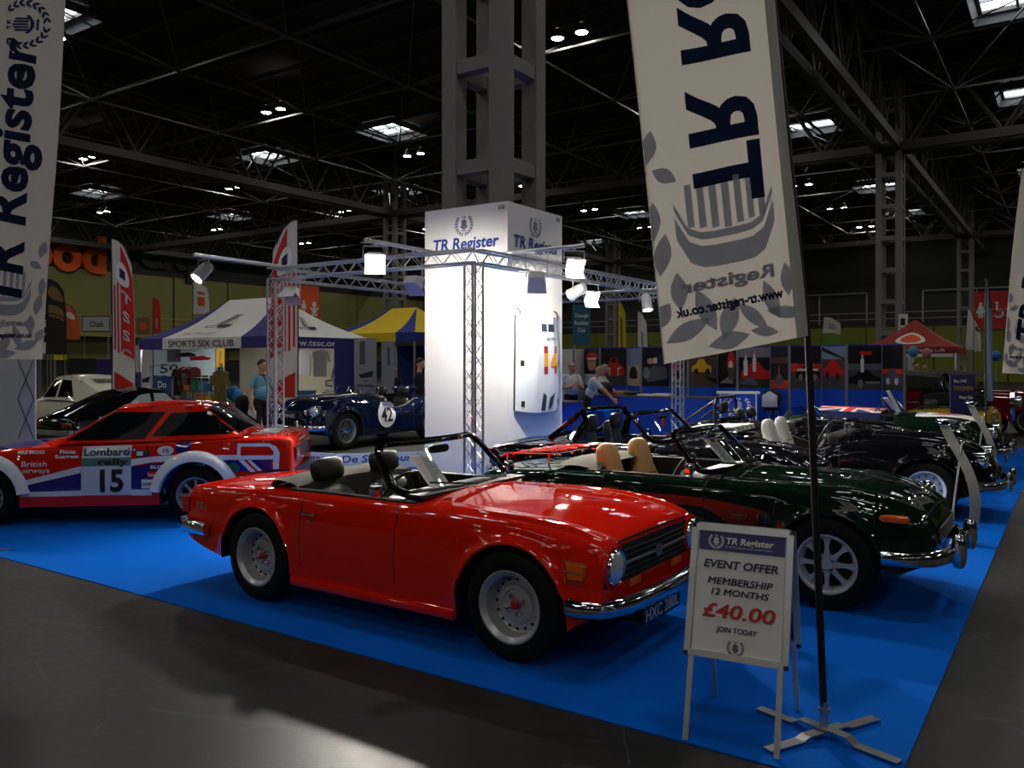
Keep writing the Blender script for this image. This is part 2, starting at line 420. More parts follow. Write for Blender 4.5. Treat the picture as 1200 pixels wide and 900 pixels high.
# main girders
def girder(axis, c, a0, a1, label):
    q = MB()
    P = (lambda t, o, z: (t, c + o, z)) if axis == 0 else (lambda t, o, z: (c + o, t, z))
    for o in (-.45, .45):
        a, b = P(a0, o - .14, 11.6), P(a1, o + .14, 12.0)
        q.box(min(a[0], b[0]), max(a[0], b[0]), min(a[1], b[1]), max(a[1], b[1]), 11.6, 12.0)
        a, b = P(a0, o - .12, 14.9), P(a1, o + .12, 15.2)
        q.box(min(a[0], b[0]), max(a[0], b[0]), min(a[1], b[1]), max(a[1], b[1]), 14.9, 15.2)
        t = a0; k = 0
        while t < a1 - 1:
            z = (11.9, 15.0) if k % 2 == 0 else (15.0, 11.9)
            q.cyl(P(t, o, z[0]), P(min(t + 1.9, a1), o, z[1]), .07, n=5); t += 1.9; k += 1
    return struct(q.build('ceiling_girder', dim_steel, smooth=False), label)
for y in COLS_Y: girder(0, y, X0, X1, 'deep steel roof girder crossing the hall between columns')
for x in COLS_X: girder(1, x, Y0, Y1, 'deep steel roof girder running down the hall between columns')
# space frame
q = MB(); nodes = {}
mx_, my_ = 6.24, 6.46
ni = range(-10, 6); nj = range(-8, 13)
for i in ni:
    for j in nj:
        x, y = GX + 3 + i * mx_, GY + 3.1 + j * my_
        if not (X0 < x < X1 and Y0 < y < Y1): continue
        z = 13.2
        if GX + 3 + (i + 1) * mx_ < X1: q.cyl((x, y, z), (x + mx_, y, z), .055, n=4, caps=False)
        if GY + 3.1 + (j + 1) * my_ < Y1: q.cyl((x, y, z), (x, y + my_, z), .055, n=4, caps=False)
        for sx in (-1, 1):
            for sy in (-1, 1): q.cyl((x, y, z), (x + sx * mx_ / 2, y + sy * my_ / 2, 15.35), .04, n=4, caps=False)
        q.pill((x, y, z), (.13, .13, .13), 1, 6)
struct(q.build('ceiling_space_frame', mat('frame_steel', (.12, .12, .12), .4, .5), smooth=False), 'web of thin steel roof struts')
# skylights
sky = mat('skylight_pane', (.9, .95, 1), .4, emit=6., ecol=(.93, .97, 1.0))
curb = mat('skylight_curb', (.22, .23, .24), .6)
pane = MB(); pane.box(-.58, .58, -.58, .58, 0, .02); pane_m = pane.mesh('pane', sky, False)
fr_ = MB()
for t in (-1.27, -.02 + .82, -.86, 1.24): pass
for a in (-1.24, 0, 1.24):
    fr_.box(a - .05, a + .05, -1.27, 1.27, -.12, .03); fr_.box(-1.27, 1.27, a - .05, a + .05, -.12, .03)
for sx in (-1, 1):
    fr_.quad((sx * 1.27, -1.27, 0), (sx * 1.27, 1.27, 0), (sx * 1.5, 1.5, -.45), (sx * 1.5, -1.5, -.45)); fr_.quad((-1.27, sx * 1.27, 0), (1.27, sx * 1.27, 0), (1.5, sx * 1.5, -.45), (-1.5, sx * 1.5, -.45))
fr_m = fr_.mesh('frame', curb, False)
n_ = 0
for bx in COLS_X:
    for by in [GY - 32.3] + COLS_Y:
        for sx in (-1, 1):
            for sy in (-1, 1):
                x, y = bx + sx * 5.4, by + sy * 6.3
                if not (X0 + 3 < x < X1 - 3 and Y0 + 3 < y < Y1 - 3): continue
                r = thing('skylight', 'square daylit skylight in the dark hall roof', 'skylight', (x, y, ZC - .06), 0, 'roof skylights'); r['kind'] = 'structure'
                o = bpy.data.objects.new('frame', fr_m); COL.objects.link(o); o.parent = r
                for px in (-.62, .62):
                    for py in (-.62, .62):
                        o = bpy.data.objects.new('pane', pane_m); COL.objects.link(o); o.parent = r; o.location = (px, py, 0)
# pendant hall lamps in pairs
hot = mat('hall_lamp_lens', (1, .97, .9), .4, emit=165., ecol=(1, .96, .88))
hood_mb = MB(); hood_mb.lathe([(.07, .34), (.11, .22), (.24, .02), (.25, 0), (.22, .02), (.1, .2)], 16); hood_m = hood_mb.mesh('hood', dim_steel)
lens_mb = MB(); lens_mb.lathe([(.21, .0), (.001, -.04)], 10); lens_m = lens_mb.mesh('lens', hot)
rod_mb = MB(); rod_mb.box(-.62, .62, -.03, .03, .34, .40); rod_mb.cyl((0, 0, .4), (0, 0, 1.95), .02, n=5); rod_m = rod_mb.mesh('hanger', dim_steel, False)
for x in (-63, -47.1, -31.1, -15.1, .8, 16.7):
    for y in (-35.3, -25.1, -14.9, -4.7, 5.5, 15.8, 26, 36, 46.4, 56.6, 66.7, 77):
        r = thing('hall_lamp', 'twin pendant hall lamp glowing under the roof', 'lamp', (x, y, 13.54), 0, 'pendant hall lamps')
        for nm, m, l in (('hood', hood_m, (-.5, 0, 0)), ('hood', hood_m, (.5, 0, 0)), ('lens', lens_m, (-.5, 0, 0)), ('lens', lens_m, (.5, 0, 0)), ('hanger', rod_m, (0, 0, 0))):
            o = bpy.data.objects.new(nm, m); COL.objects.link(o); o.parent = r; o.location = l
# orange wall letters and toilet signs
orange = mat('orange_sign', srgb(232, 92, 24), .5); dkl = mat('dark_wall_letter', (.02, .02, .018), .6); redsign = mat('red_sign', srgb(180, 40, 28), .5)
def wall_letters(s, mt, px0, px1, py0, py1, label):
    a, b = wp(px0, py1, X=X0 + .13), wp(px1, py1, X=X0 + .13); za = (a.z + b.z) / 2; zb = (wp(px0, py0, X=X0 + .13).z + wp(px1, py0, X=X0 + .13).z) / 2
    r = thing('wall_lettering', label, 'sign', (a.x, (a.y + b.y) / 2, za))
    text(s, zb - za, mt, r, face_front((.16, 0, 0), (0, 1, 0)), bold=.05, width=abs(b.y - a.y), extrude=.16, name='letter')
wall_letters('food', orange, 6, 124, 272, 315, 'huge orange letters high on the far left wall')
wall_letters('expr', dkl, 160, 262, 276, 316, 'huge dark letters high on the far left wall')
def toilet_sign(px0, px1, py0, py1, pl, mt, kinds, label, rz):
    a, b = wp(px0, py1, **pl), wp(px1, py1, **pl); c = (a + b) / 2; h_ = wp((px0 + px1) / 2, py0, **pl).z - c.z; w_ = (b - a).xy.length; r = thing('toilet_sign', label, 'sign', c, rz)
    q = MB(); q.box(-w_ / 2, w_ / 2, 0, .12, 0, h_); q.build('board', mt, r, smooth=False)
    M = face_front((0, -.02, 0), (1, 0, 0))
    n = len(kinds)
    for i, k in enumerate(kinds):
        x = -w_ / 2 + (i + .5) * w_ / n; u = min(w_ / n, h_ * .55); z0 = h_ * .3; P = []
        if k == 'm': P = [ell(x, z0 + u * .92, u * .1, u * .1), rect(x - u * .16, z0 + u * .42, x + u * .16, z0 + u * .8), rect(x - u * .12, z0, x - u * .02, z0 + u * .42), rect(x + u * .02, z0, x + u * .12, z0 + u * .42), rect(x - u * .23, z0 + u * .4, x - u * .17, z0 + u * .78), rect(x + u * .17, z0 + u * .4, x + u * .23, z0 + u * .78)]
        if k == 'w': P = [ell(x, z0 + u * .92, u * .1, u * .1), [(x - u * .1, z0 + u * .8), (x + u * .1, z0 + u * .8), (x + u * .28, z0 + u * .3), (x - u * .28, z0 + u * .3)], rect(x - u * .12, z0, x - u * .02, z0 + u * .3), rect(x + u * .02, z0, x + u * .12, z0 + u * .3)]
        if k == 'b': P = [ell(x, z0 + u * .78, u * .2, u * .2), ell(x, z0 + u * .28, u * .22, u * .28), leaf(x - u * .3, z0 + u * .45, u * .4, u * .14, -.7), leaf(x + u * .3, z0 + u * .45, u * .4, u * .14, .7), ell(x - u * .15, z0, u * .13, u * .1), ell(x + u * .15, z0, u * .13, u * .1)]
        if k == 'h':
            P = [ell(x - u * .1, z0 + u * .95, u * .08, u * .08), rect(x - u * .15, z0 + u * .45, x - u * .05, z0 + u * .85), rect(x - u * .1, z0 + u * .42, x + u * .22, z0 + u * .52), rect(x + u * .15, z0 + u * .1, x + u * .25, z0 + u * .5)]
            ro = ell(x, z0 + u * .28, u * .3, u * .3, 0, 16); ri = ell(x, z0 + u * .28, u * .22, u * .22, 0, 16)
            P += [[ro[t % 16], ro[(t + 1) % 16], ri[(t + 1) % 16], ri[t % 16]] for t in range(9, 20)]
        decal('pictogram', P, whitep, r, M)
toilet_sign(337, 374, 334, 383, dict(X=X0 + .25), orange, ['h', 'm', 'b'], 'orange toilets sign with wheelchair, person and baby pictograms', PI / 2)
toilet_sign(1139, 1181, 341, 386, dict(Y=Y1 - .28), redsign, ['w', 'h'], 'dim red toilet sign with woman and wheelchair pictograms', 0)
# ------------------------------------------------------------------ car building kit (local axes: +X to the nose, +Y to the car's left, origin on the ground under the front axle)
def paint(name, col, rough=.25, coat=1.): return mat(name, col, .6, 0, coat, spec=0.)
gapm = mat('panel_gap', (.004, .004, .004), .8)
under = mat('underbody', (.005, .005, .005), .9)
def car_body(sp, root, pm):
    """loft a body from station keys; doors, bonnet and boot lid become parts of their own"""
    K = pchip(sp['keys'])                                # x: W, zs, zc
    bot = sp.get('bottom'); B = pchip(bot) if bot else (lambda x: [sp['sill']])
    hump = sp.get('hump'); H = pchip(hump) if hump else None
    xt, xn = sp['keys'][0][0], sp['keys'][-1][0]
    wb, Ra, zc_ = sp['wb'], sp.get('arch', .34), sp.get('archz', .325)
    axles = (0., -wb)
    xs = set(np.linspace(xt, xn, 72).round(4))
    for e in range(7): xs.add(round(xn - .004 - (xn - xt) * .0 - .09 * (e / 6) ** 2, 4)); xs.add(round(xt + .004 + .09 * (e / 6) ** 2, 4))
    for ax in axles:
        for k in range(25): xs.add(round(ax + Ra * math.cos(PI * k / 24), 4))
        xs.add(round(ax + Ra * 1.004, 4)); xs.add(round(ax - Ra * 1.004, 4))
    bounds = []
    for key in ('door', 'bonnet', 'boot'):
        if key in sp: bounds += list(sp[key][:2])
    if 'cockpit' in sp: xs |= {round(v, 4) for v in sp['cockpit']}
    g = .0045
    xs = {x for x in xs if all(abs(x - b) > .012 for b in bounds)}
    for b in bounds: xs |= {round(b - g, 4), round(b + g, 4)}
    xs = sorted(x for x in xs if xt <= x <= xn)
    ns, na, tops = 9, 5, sp.get('tops', [.97, .93, .88, .8, .7, .58, .45, .3, .15, 0.])
    fb = sp.get('bonnet_y', .8)
    tops = [t for t in tops if abs(t - fb) > .03] + [fb + .007, fb - .007]; tops = sorted(tops, reverse=True)
    jb = ns + 1 + na + tops.index(fb + .007)             # row index of the bonnet gap
    rS = sp.get('rs', .09); th = sp.get('tumble', .05); tk = sp.get('tuck', .06); zb = sp.get('zbulge', .48)
    flare = sp.get('flare', .015); crease = sp.get('crease')
    def section(x):
        W, zs, zcn = K(x); z0 = float(B(x)[0])
        for ax in axles:
            dx = x - ax
            if abs(dx) < Ra: z0 = max(z0, zc_ + math.sqrt(max(0, Ra * Ra - dx * dx)))
        r = min(rS, max(.012, (zs - z0) * .45)); rows = []
        def fl(z, y):
            for ax in axles:
                dd = math.hypot(x - ax, z - zc_) - Ra
                if dd < .25 and z > zc_ - .2: y += flare * math.exp(-(max(dd, 0) / .035) ** 2)
            return y
        zt = zs - r
        for k in range(ns + 1):
            s_ = k / ns; z = z0 + (zt - z0) * s_
            y = W - (tk * ((zb - z) / zb) ** 2 if z < zb else th * ((z - zb) / max(.05, zs - zb)) ** 2)
            if crease: y += crease[1] * math.exp(-((z - crease[0]) / .018) ** 2)
            rows.append((fl(z, y), z))
        yS = W - th * ((zt - zb) / max(.05, zs - zb)) ** 2 if zt > zb else W - tk * ((zb - zt) / zb) ** 2
        ri = r * sp.get('rin', 1.)
        for k in range(1, na + 1):
            a = PI / 2 * k / na; rows.append((yS - ri * (1 - math.cos(a)), zt + r * math.sin(a)))
        y1 = yS - ri
        for t in tops:
            y = y1 * t; z = zs + (zcn - zs) * (1 - t ** sp.get('crown', 2.))
            if H is not None:
                h_, yw, sw = H(x); z += h_ * math.exp(-((y - yw) / sw) ** 2) * (1 if t < .999 else 0)
                z -= h_ * math.exp(-((y1 - yw) / sw) ** 2) * (t > .9) * 0
            rows.append((y, z))
        return rows
    G = [section(x) for x in xs]; nr = len(G[0]); nx = len(xs)
    body = MB(); parts = {}
    def part(n): return parts.setdefault(n, MB())
    ck = sp.get('cockpit'); jc = ns + 1 + na             # first top row: everything inboard of it is open in the cockpit
    off = []
    def P(i, j, s): return (xs[i], s * G[i][j][0], G[i][j][1])
    isgap = lambda a, b, lst: any(abs(a - (v - g)) < 1e-3 and abs(b - (v + g)) < 1e-3 for v in lst)
    D, BN, BT = sp.get('door'), sp.get('bonnet'), sp.get('boot')
    dj = sp.get('door_rows', (2, jc))
    for s in (1, -1):
        for i in range(nx - 1):
            a, b = xs[i], xs[i + 1]; mid = (a + b) / 2
            for j in range(nr - 1):
                if ck and ck[0] <= mid <= ck[1] and j >= jc: continue
                tgt, mi = body, 0
                if D and D[0] < mid < D[1] and dj[0] <= j < dj[1]: tgt = part(('door', s))
                elif D and (isgap(a, b, D[:2])) and dj[0] <= j < dj[1]: mi = 2
                elif D and D[0] - g <= mid <= D[1] + g and j == dj[0] - 1 and False: mi = 2
                if BN and j >= jb:
                    if BN[0] < mid < BN[1]: tgt, mi = (body, 2) if j == jb else (part(('bonnet', 0)), 0)
                    elif isgap(a, b, BN[:2]): mi = 2
                if BT and j >= jb:
                    if BT[0] < mid < BT[1]: tgt, mi = (body, 2) if j == jb else (part(('boot_lid', 0)), 0)
                    elif isgap(a, b, BT[:2]): mi = 2
                q = [P(i, j, s), P(i + 1, j, s), P(i + 1, j + 1, s), P(i, j + 1, s)]
                tgt.add(q if s < 0 else q[::-1], [(0, 1, 2, 3)], mi)
    for i in range(nx - 1):                              # floor pan and wheel tunnels
        body.quad(P(i, 0, 1), P(i, 0, -1), P(i + 1, 0, -1), P(i + 1, 0, 1), 1)
    for i, fl_ in ((0, 0), (nx - 1, sp.get('nose_mat', 0))):
        for j in range(nr - 1): body.quad(P(i, j, 1), P(i, j + 1, 1), P(i, j + 1, -1), P(i, j, -1), fl_)
    # weld for smooth shading
    def finish(mbx, name, mats):
        o = mbx.build(name, mats, root, smooth=True, sharp=sp.get('sharp', 38))
        bm = bmesh.new(); bm.from_mesh(o.data); bmesh.ops.remove_doubles(bm, verts=bm.verts[:], dist=4e-4); bmesh.ops.recalc_face_normals(bm, faces=bm.faces[:]); bm.to_mesh(o.data); bm.free()
        o.data.polygons.foreach_set('use_smooth', [True] * len(o.data.polygons)); o.data.set_sharp_from_angle(angle=math.radians(sp.get('sharp', 38)))
        return o
    ob = finish(body, 'body', [pm, under, gapm]); objs = [ob]
    out = {'body': ob}
    for (n, s), m_ in parts.items():
        o = finish(m_, n, [pm, under, gapm]); out[(n, s)] = o; objs.append(o)
    if ck:                                               # cockpit tub
        q = MB(); ii = [i for i in range(nx) if ck[0] - 1e-4 <= xs[i] <= ck[1] + 1e-4]; zf = .24
        for s in (1, -1):
            for a, b in zip(ii[:-1], ii[1:]):
                A, Bp = P(a, jc, s), P(b, jc, s)
                q.quad(A, Bp, (Bp[0], Bp[1] - s * .05, zf), (A[0], A[1] - s * .05, zf), 0)
        a, b = ii[0], ii[-1]
        for i, dx in ((a, .0), (b, .0)):
            A, Bp = P(i, jc, 1), P(i, jc, -1)
            nn = [P(i, j, 1) for j in range(jc, nr)] + [P(i, j, -1) for j in range(nr - 2, jc - 1, -1)]
            q.add([(p[0] + dx, p[1], p[2]) for p in nn] + [(A[0], Bp[1] + .05, zf), (A[0], A[1] - .05, zf)], [tuple(range(len(nn) + 2))], 0)
        A, Bp = P(a, jc, 1), P(b, jc, 1)
        q.box(A[0], Bp[0], -A[1], A[1], zf - .01, zf, 1)
        q.build('interior_tub', [sp.get('trim_mat', blackp), blackm], root, smooth=False)
        # rim trim round the opening
        rim = [P(i, jc, 1) for i in ii] + [P(i, jc, -1) for i in reversed(ii)]
        out['rim'] = rim
    out['sec'] = section; out['jc'] = jc
    bm_all = BVHTree.FromPolygons([v for o in objs for v in [tuple(v.co) for v in o.data.vertices]],
        [tuple(i + off for i in p.vertices) for off, o in zip(np.cumsum([0] + [len(o.data.vertices) for o in objs[:-1]]).tolist(), objs) for p in o.data.polygons])
    out['bvh'] = bm_all
    return out
def side_warp(bvh, s=-1, off=.004):
    """lay a drawing (x, z) of local coordinates on the car's side s"""
    def f(co):
        h = bvh.ray_cast(Vector((co.x, s * 3, co.y)), Vector((0, -s, 0)))
        return Vector((co.x, (h[0].y if h[0] is not None else s * .7) + s * (off + co.z), co.y))
    return f
def top_warp(bvh, off=.004):
    def f(co):
        h = bvh.ray_cast(Vector((co.x, co.y, 3)), Vector((0, 0, -1)))
        return Vector((co.x, co.y, (h[0].z if h[0] is not None else .8) + off))
    return f
SIDE_L = Matrix(((-1, 0, 0, 0), (0, 1, 0, 0), (0, 0, 1, 0), (0, 0, 0, 1)))   # for lettering on the left side: mirror so it reads from outside
def M_axle(x, y, z, s):
    """lathe axis pointing outwards to side s"""
    return T((x, y, z)) @ R(-s * PI / 2, 'X')
def wheel(root, x, y, s, style, r=.325, wd=.165, rim_m=None, rimr=.205, white_wall=False):
    t = thing_part('wheel', root, (x, y, r))
    M = R(-s * PI / 2, 'X')                              # local z = outward
    q = MB(); h = wd / 2
    q.lathe([(rimr - .012, -h + .01), (rimr, -h), (r * .86, -h - .006), (r * .97, -h + .012), (r, -h + .035), (r, h - .035), (r * .97, h - .012), (r * .86, h + .006), (rimr + .004, h), (rimr - .012, h - .012)], 36, 0, M)
    for k in range(3): q.lathe([(r + .0008, -.035 + k * .03), (r + .0008, -.028 + k * .03)], 30, 0, M)
    q.build('tyre', rubber, t)
    rm = rim_m or steel
    q = MB()
    if style == 'steel':     # wide pressed-steel rim: deep lip, vented disc, chrome nuts
        q.lathe([(rimr - .012, -h + .01), (rimr - .03, -h * .4), (rimr - .028, h * .25), (rimr - .012, h * .45), (rimr - .012, h * .8), (rimr + .006, h * .98), (rimr + .006, h * 1.06), (rimr - .004, h * 1.06), (rimr - .02, h * .88), (rimr - .03, h * .80), (rimr - .034, h * .2), (rimr - .04, -h * .12), (.162, -h * .16), (.152, -h * .05), (.138, h * .02), (.122, h * .02), (.112, h * .22), (.092, h * .26), (.086, h * .12), (.03, h * .14), (.001, h * .14)], 40, 0, M)
        q.build('rim', rm, t)
        hh = MB()
        for k in range(16):
            a = 2 * PI * k / 16; hh.lathe([(.0115, 0), (.009, .004), (.0005, .004)], 8, 0, M @ T((.146 * math.cos(a), .146 * math.sin(a), h * .0)) )
        hh.build('vent_hole', blackm, t)['kind'] = 'stuff'
        nn = MB()
        for k in range(4):
            a = 2 * PI * k / 4 + .5; nn.lathe([(.016, 0), (.015, .02), (.011, .032), (.001, .036)], 10, 0, M @ T((.055 * math.cos(a), .055 * math.sin(a), h * .2)))
        nn.build('wheel_nut', chrome, t)['kind'] = 'stuff'
        c = MB(); c.lathe([(.03, h * .2), (.029, h * .36), (.022, h * .42), (.001, h * .43)], 16, 0, M); c.build('hub_cap', sp_red, t)
    elif style == 'chromecap':   # steel wheel painted, with chrome dome
        q.lathe([(rimr - .012, -h + .01), (rimr - .03, -h * .4), (rimr - .03, h * .3), (rimr - .014, h * .6), (rimr + .006, h * .98), (rimr + .006, h * 1.06), (rimr - .006, h * 1.04), (rimr - .03, h * .55), (rimr - .035, h * .25), (.16, h * .3), (.14, h * .42), (.001, h * .42)], 40, 0, M)
        q.build('rim', rm, t)
        hh = MB()
        for k in range(12):
            a = 2 * PI * k / 12; hh.lathe([(.012, 0), (.009, .004), (.0005, .004)], 8, 0, M @ T((.15 * math.cos(a), .15 * math.sin(a), h * .36)))
        hh.build('vent_hole', blackm, t)['kind'] = 'stuff'
        c = MB(); c.lathe([(.118, h * .42), (.112, h * .62), (.08, h * .86), (.05, h * .9), (.03, h * 1.02), (.001, h * 1.04)], 28, 0, M); c.build('hub_cap', chrome, t)
    elif style == 'spoke8':
        q.lathe([(rimr - .012, -h + .01), (rimr - .03, -h * .4), (rimr - .03, h * .1), (rimr - .012, h * .7), (rimr + .006, h * .98), (rimr + .006, h * 1.06), (rimr - .008, h * 1.05), (rimr - .024, h * .8), (rimr - .04, h * .2)], 40, 0, M)
        q.build('rim', rm, t)
        for k in range(8):
            a = 2 * PI * k / 8; b_ = MB(); ca, sa = math.cos(a), math.sin(a)
            mm = M @ R(a, 'Z')
            b_.prism([(.04, -.026), (.07, -.020), (.10, -.0145), (.135, -.0135), (.16, -.019), (rimr - .018, -.033), (rimr - .018, .033), (.16, .019), (.135, .0135), (.10, .0145), (.07, .020), (.04, .026)], .03, mm @ T((0, 0, h * .48)))
            b_.build('spoke', rm, t, sharp=30)
        c = MB(); c.lathe([(.07, h * .3), (.066, h * .8), (.04, h * .86), (.036, h * .96), (.001, h * .96)], 20, 0, M); c.build('hub', rm, t)
        bk = MB(); bk.lathe([(rimr - .03, h * .1), (.001, h * .1)], 24, 0, M); bk.build('brake_drum', blackm, t)
        nn = MB()
        for k in range(4):
            a = 2 * PI * (k + .5) / 4; nn.lathe([(.013, 0), (.012, .022), (.001, .026)], 8, 0, M @ T((.052 * math.cos(a), .052 * math.sin(a), h * .82)))
        nn.build('wheel_nut', chrome, t)['kind'] = 'stuff'
    elif style == 'wire':
        q.lathe([(rimr - .012, -h + .01), (rimr - .03, -h * .4), (rimr - .03, h * .3), (rimr - .012, h * .7), (rimr + .006, h * .98), (rimr + .006, h * 1.06), (rimr - .008, h * 1.03), (rimr - .026, h * .7), (rimr - .034, -h * .4)], 36, 0, M)
        q.build('rim', rm, t)
        wr = MB()
        for k in range(36):
            a = 2 * PI * k / 36; b_ = a + (.35 if k % 2 else -.35); z1 = h * (.9 if k % 3 else .1)
            wr.cyl((.042 * math.cos(b_), .042 * math.sin(b_), z1), ((rimr - .02) * math.cos(a), (rimr - .02) * math.sin(a), h * (.55 if k % 2 else -.1)), .0035, n=4, caps=False, M=M)
        wr.build('wire_spokes', steel, t)['kind'] = 'stuff'
        c = MB(); c.lathe([(.045, -h * .2), (.045, h * .8), (.036, h * .95), (.03, h * 1.25), (.001, h * 1.3)], 16, 0, M); c.box(-.07, .07, -.014, .014, h * 1.0, h * 1.16, 0, M); c.build('knock_off_spinner', chrome, t)
        bk = MB(); bk.lathe([(rimr - .04, -h * .45), (.001, -h * .45)], 24, 0, M); bk.build('brake_drum', blackm, t)
    return t
def thing_part(name, parent, loc):
    o = bpy.data.objects.new(name, None); COL.objects.link(o); o.parent = parent; o.location = loc; o.empty_display_size = .1
    return o
sp_red = mat('red_badge', srgb(170, 20, 20), .3)
amber = mat('amber_lens', srgb(210, 90, 20), .2, coat=.6); redlens = mat('red_lens', srgb(170, 20, 14), .2, coat=.6)
lampglass = mat('lamp_glass', (.75, .8, .85), .06, .6, 1.)
def headlamp(root, x, y, z, r=.09, tilt=0., name='headlamp', depth=.05):
    M = T((x, y, z)) @ R(PI / 2 + tilt, 'Y')
    t = thing_part(name, root, (0, 0, 0))
    q = MB(); q.lathe([(r * 1.02, -depth), (r * 1.12, -.01), (r * 1.12, .008), (r * 1.03, .02), (r * .95, .016)], 28, 0, M); q.build('chrome_ring', chrome, t)
    g = MB(); g.lathe([(r * .96, .014), (r * .7, .03), (r * .35, .038), (.001, .04)], 24, 0, M); g.build('lens', lampglass, t)
    return t
def screen_path(xb, zb, wb, xt, zt, wt, curve=.08, rc=.09, n=5):
    """closed outline of a windscreen frame; bottom edge, up the side, top, down"""
    def pt(u, v):        # u -1..1 across, v 0..1 up
        wd = wb + (wt - wb) * v
        return Vector((xb + (xt - xb) * v - curve * u * u, u * wd, zb + (zt - zb) * v))
    L = math.hypot(xt - xb, zt - zb); ru = rc / wt; rv = rc / L
    pts = []
    for u in np.linspace(-1 + ru, 1 - ru, 11): pts.append((u, 0))
    for a in np.linspace(-PI / 2, 0, n)[1:]: pts.append((1 - ru + ru * math.cos(a), rv + rv * math.sin(a)))
    for v in np.linspace(rv, 1 - rv, 5)[1:]: pts.append((1, v))
    for a in np.linspace(0, PI / 2, n)[1:]: pts.append((1 - ru + ru * math.cos(a), 1 - rv + rv * math.sin(a)))
    for u in np.linspace(1 - ru, -1 + ru, 11)[1:]: pts.append((u, 1))
    for a in np.linspace(PI / 2, PI, n)[1:]: pts.append((-1 + ru + ru * math.cos(a), 1 - rv + rv * math.sin(a)))
    for v in np.linspace(1 - rv, rv, 5)[1:]: pts.append((-1, v))
    for a in np.linspace(PI, 1.5 * PI, n)[1:-1]: pts.append((-1 + ru + ru * math.cos(a), rv + rv * math.sin(a)))
    return [pt(*p) for p in pts], pt
glossb = mat('black_gloss', (.004, .004, .004), .6, coat=1., spec=0.)
def windscreen(root, xb, zb, wb, xt, zt, wt, curve=.08, rc=.09, fr=.022, fm=glossb, trim=None, gm=None):
    path, pt = screen_path(xb, zb, wb, xt, zt, wt, curve, rc)
    t = thing_part('windscreen', root, (0, 0, 0))
    q = MB(); q.tube(path, fr, 6, closed=True, sx=1., sy=1.); q.build('frame', fm, t)
    if trim:
        q = MB(); q.tube([p + (Vector((xb, 0, zb + .2)) - p) * .03 + Vector((.018, 0, .012)) for p in path], .006, 4, closed=True); q.build('chrome_trim', trim, t)
    g = MB(); c = sum((Vector(p) for p in path), Vector()) / len(path)
    k = len(path); g.grid(lambda u, v: pt(-1 + 2 * u, v), 12, 4); g.build('glass', gm or glass, t)
    for s in (.35, -.3):
        q = MB(); a = pt(s + .35, -.02) + Vector((.03, 0, .0)); b = pt(s - .3, .10) + Vector((.03, 0, .01)); q.cyl(a, a + Vector((.02, 0, .02)), .012, n=6); q.cyl(a + Vector((.02, 0, .02)), (a + b) / 2 + Vector((.015, 0, .02)), .005, n=5); q.cyl(a + (b - a) * .25 + Vector((.0, 0, .02)), b + Vector((0, 0, .02)), .007, n=5); q.build('wiper', blackp, t)
    return t, pt
def seat(root, x, y, m, z=.30, high=True, rest=True, w_=.22, rake=.25, hrest=None, bh=.42):
    t = thing_part('seat', root, (x, y, z))
    q = MB(); q.pill((.05, 0, .06), (.25, w_, .075), .45, 18); q.build('cushion', m, t)
    M = T((-.2, 0, .08)) @ R(-rake, 'Y')
    q = MB()
    def back(u, v):    # shield-shaped backrest tapering to a high rounded top
        return None
    prof = [(0, 1., .085), (.15, 1.03, .09), (.35, 1.0, .085), (.5, .88, .08), (.6, .70, .075), (.68, .62, .075), (.8, .61, .075), (.9, .58, .065), (.96, .50, .05), (.99, .36, .03), (1.0, .1, .01)] if high else [(0, 1., .085), (.2, 1.03, .09), (.5, 1., .085), (.75, .95, .075), (.9, .85, .06), (.97, .7, .04), (1., .3, .012)]
    n = 18; vs = []
    for k, (h_, ws, th) in enumerate(prof):
        for j in range(n):
            a = 2 * PI * j / n; pw = lambda v: math.copysign(abs(v) ** .55, v)
            vs.append((pw(math.cos(a)) * th, pw(math.sin(a)) * w_ * ws, h_ * (bh + (.2 if high else 0))))
    fs = [(i * n + j, i * n + (j + 1) % n, (i + 1) * n + (j + 1) % n, (i + 1) * n + j) for i in range(len(prof) - 1) for j in range(n)] + [tuple((len(prof) - 1) * n + j for j in range(n))]
    q.add(vs, fs, 0, M)
    for dz in (.22, .34): q.tube([(.077, -w_ * .8, dz), (.082, 0, dz), (.077, w_ * .8, dz)], .004, 4, mi=1, M=M)
    q.build('backrest', [m, gapm], t)
    if rest:
        q = MB(); q.pill((0, 0, bh + (.30 if high else .12)), (.06, w_ * .62, .085), .5, 16, 0, M)
        for s in (-.05, .05): q.cyl((0, s, bh * .9), (0, s, bh + .12), .008, n=6, mi=1, M=M)
        q.build('headrest', [hrest or m, chrome], t)
    return t
def steering(root, x, y, z, r=.19, m=None):
    t = thing_part('steering_wheel', root, (x, y, z)); M = R(-1.15, 'Y')
    q = MB(); q.tube([(r * math.cos(a), r * math.sin(a), 0) for a in np.linspace(0, 2 * PI, 25)[:-1]], .013, 6, closed=True, M=M); q.build('ring', m or blackp, t)
    q = MB()
    for a in (PI / 2, PI / 2 + 2.1, PI / 2 - 2.1): q.cyl((0, 0, -.02), (r * math.cos(a), r * math.sin(a), 0), .008, n=4, M=M)
    q.lathe([(.04, -.02), (.035, .01), (.001, .015)], 12, 0, M); q.cyl((0, 0, 0), (0, 0, -.4), .015, n=6, M=M); q.build('spokes', steel, t)
    return t
def bumper(root, path, h=.05, d=.03, m=None, name='bumper'):
    pr = [(-d / 2, -h), (d * .3, -h * .9), (d * .5, -h * .5), (d * .62, 0), (d * .5, h * .5), (d * .3, h * .9), (-d / 2, h)]
    q = MB(); q.sweep(path, pr); return q.build(name, m or chrome, root, sharp=60)
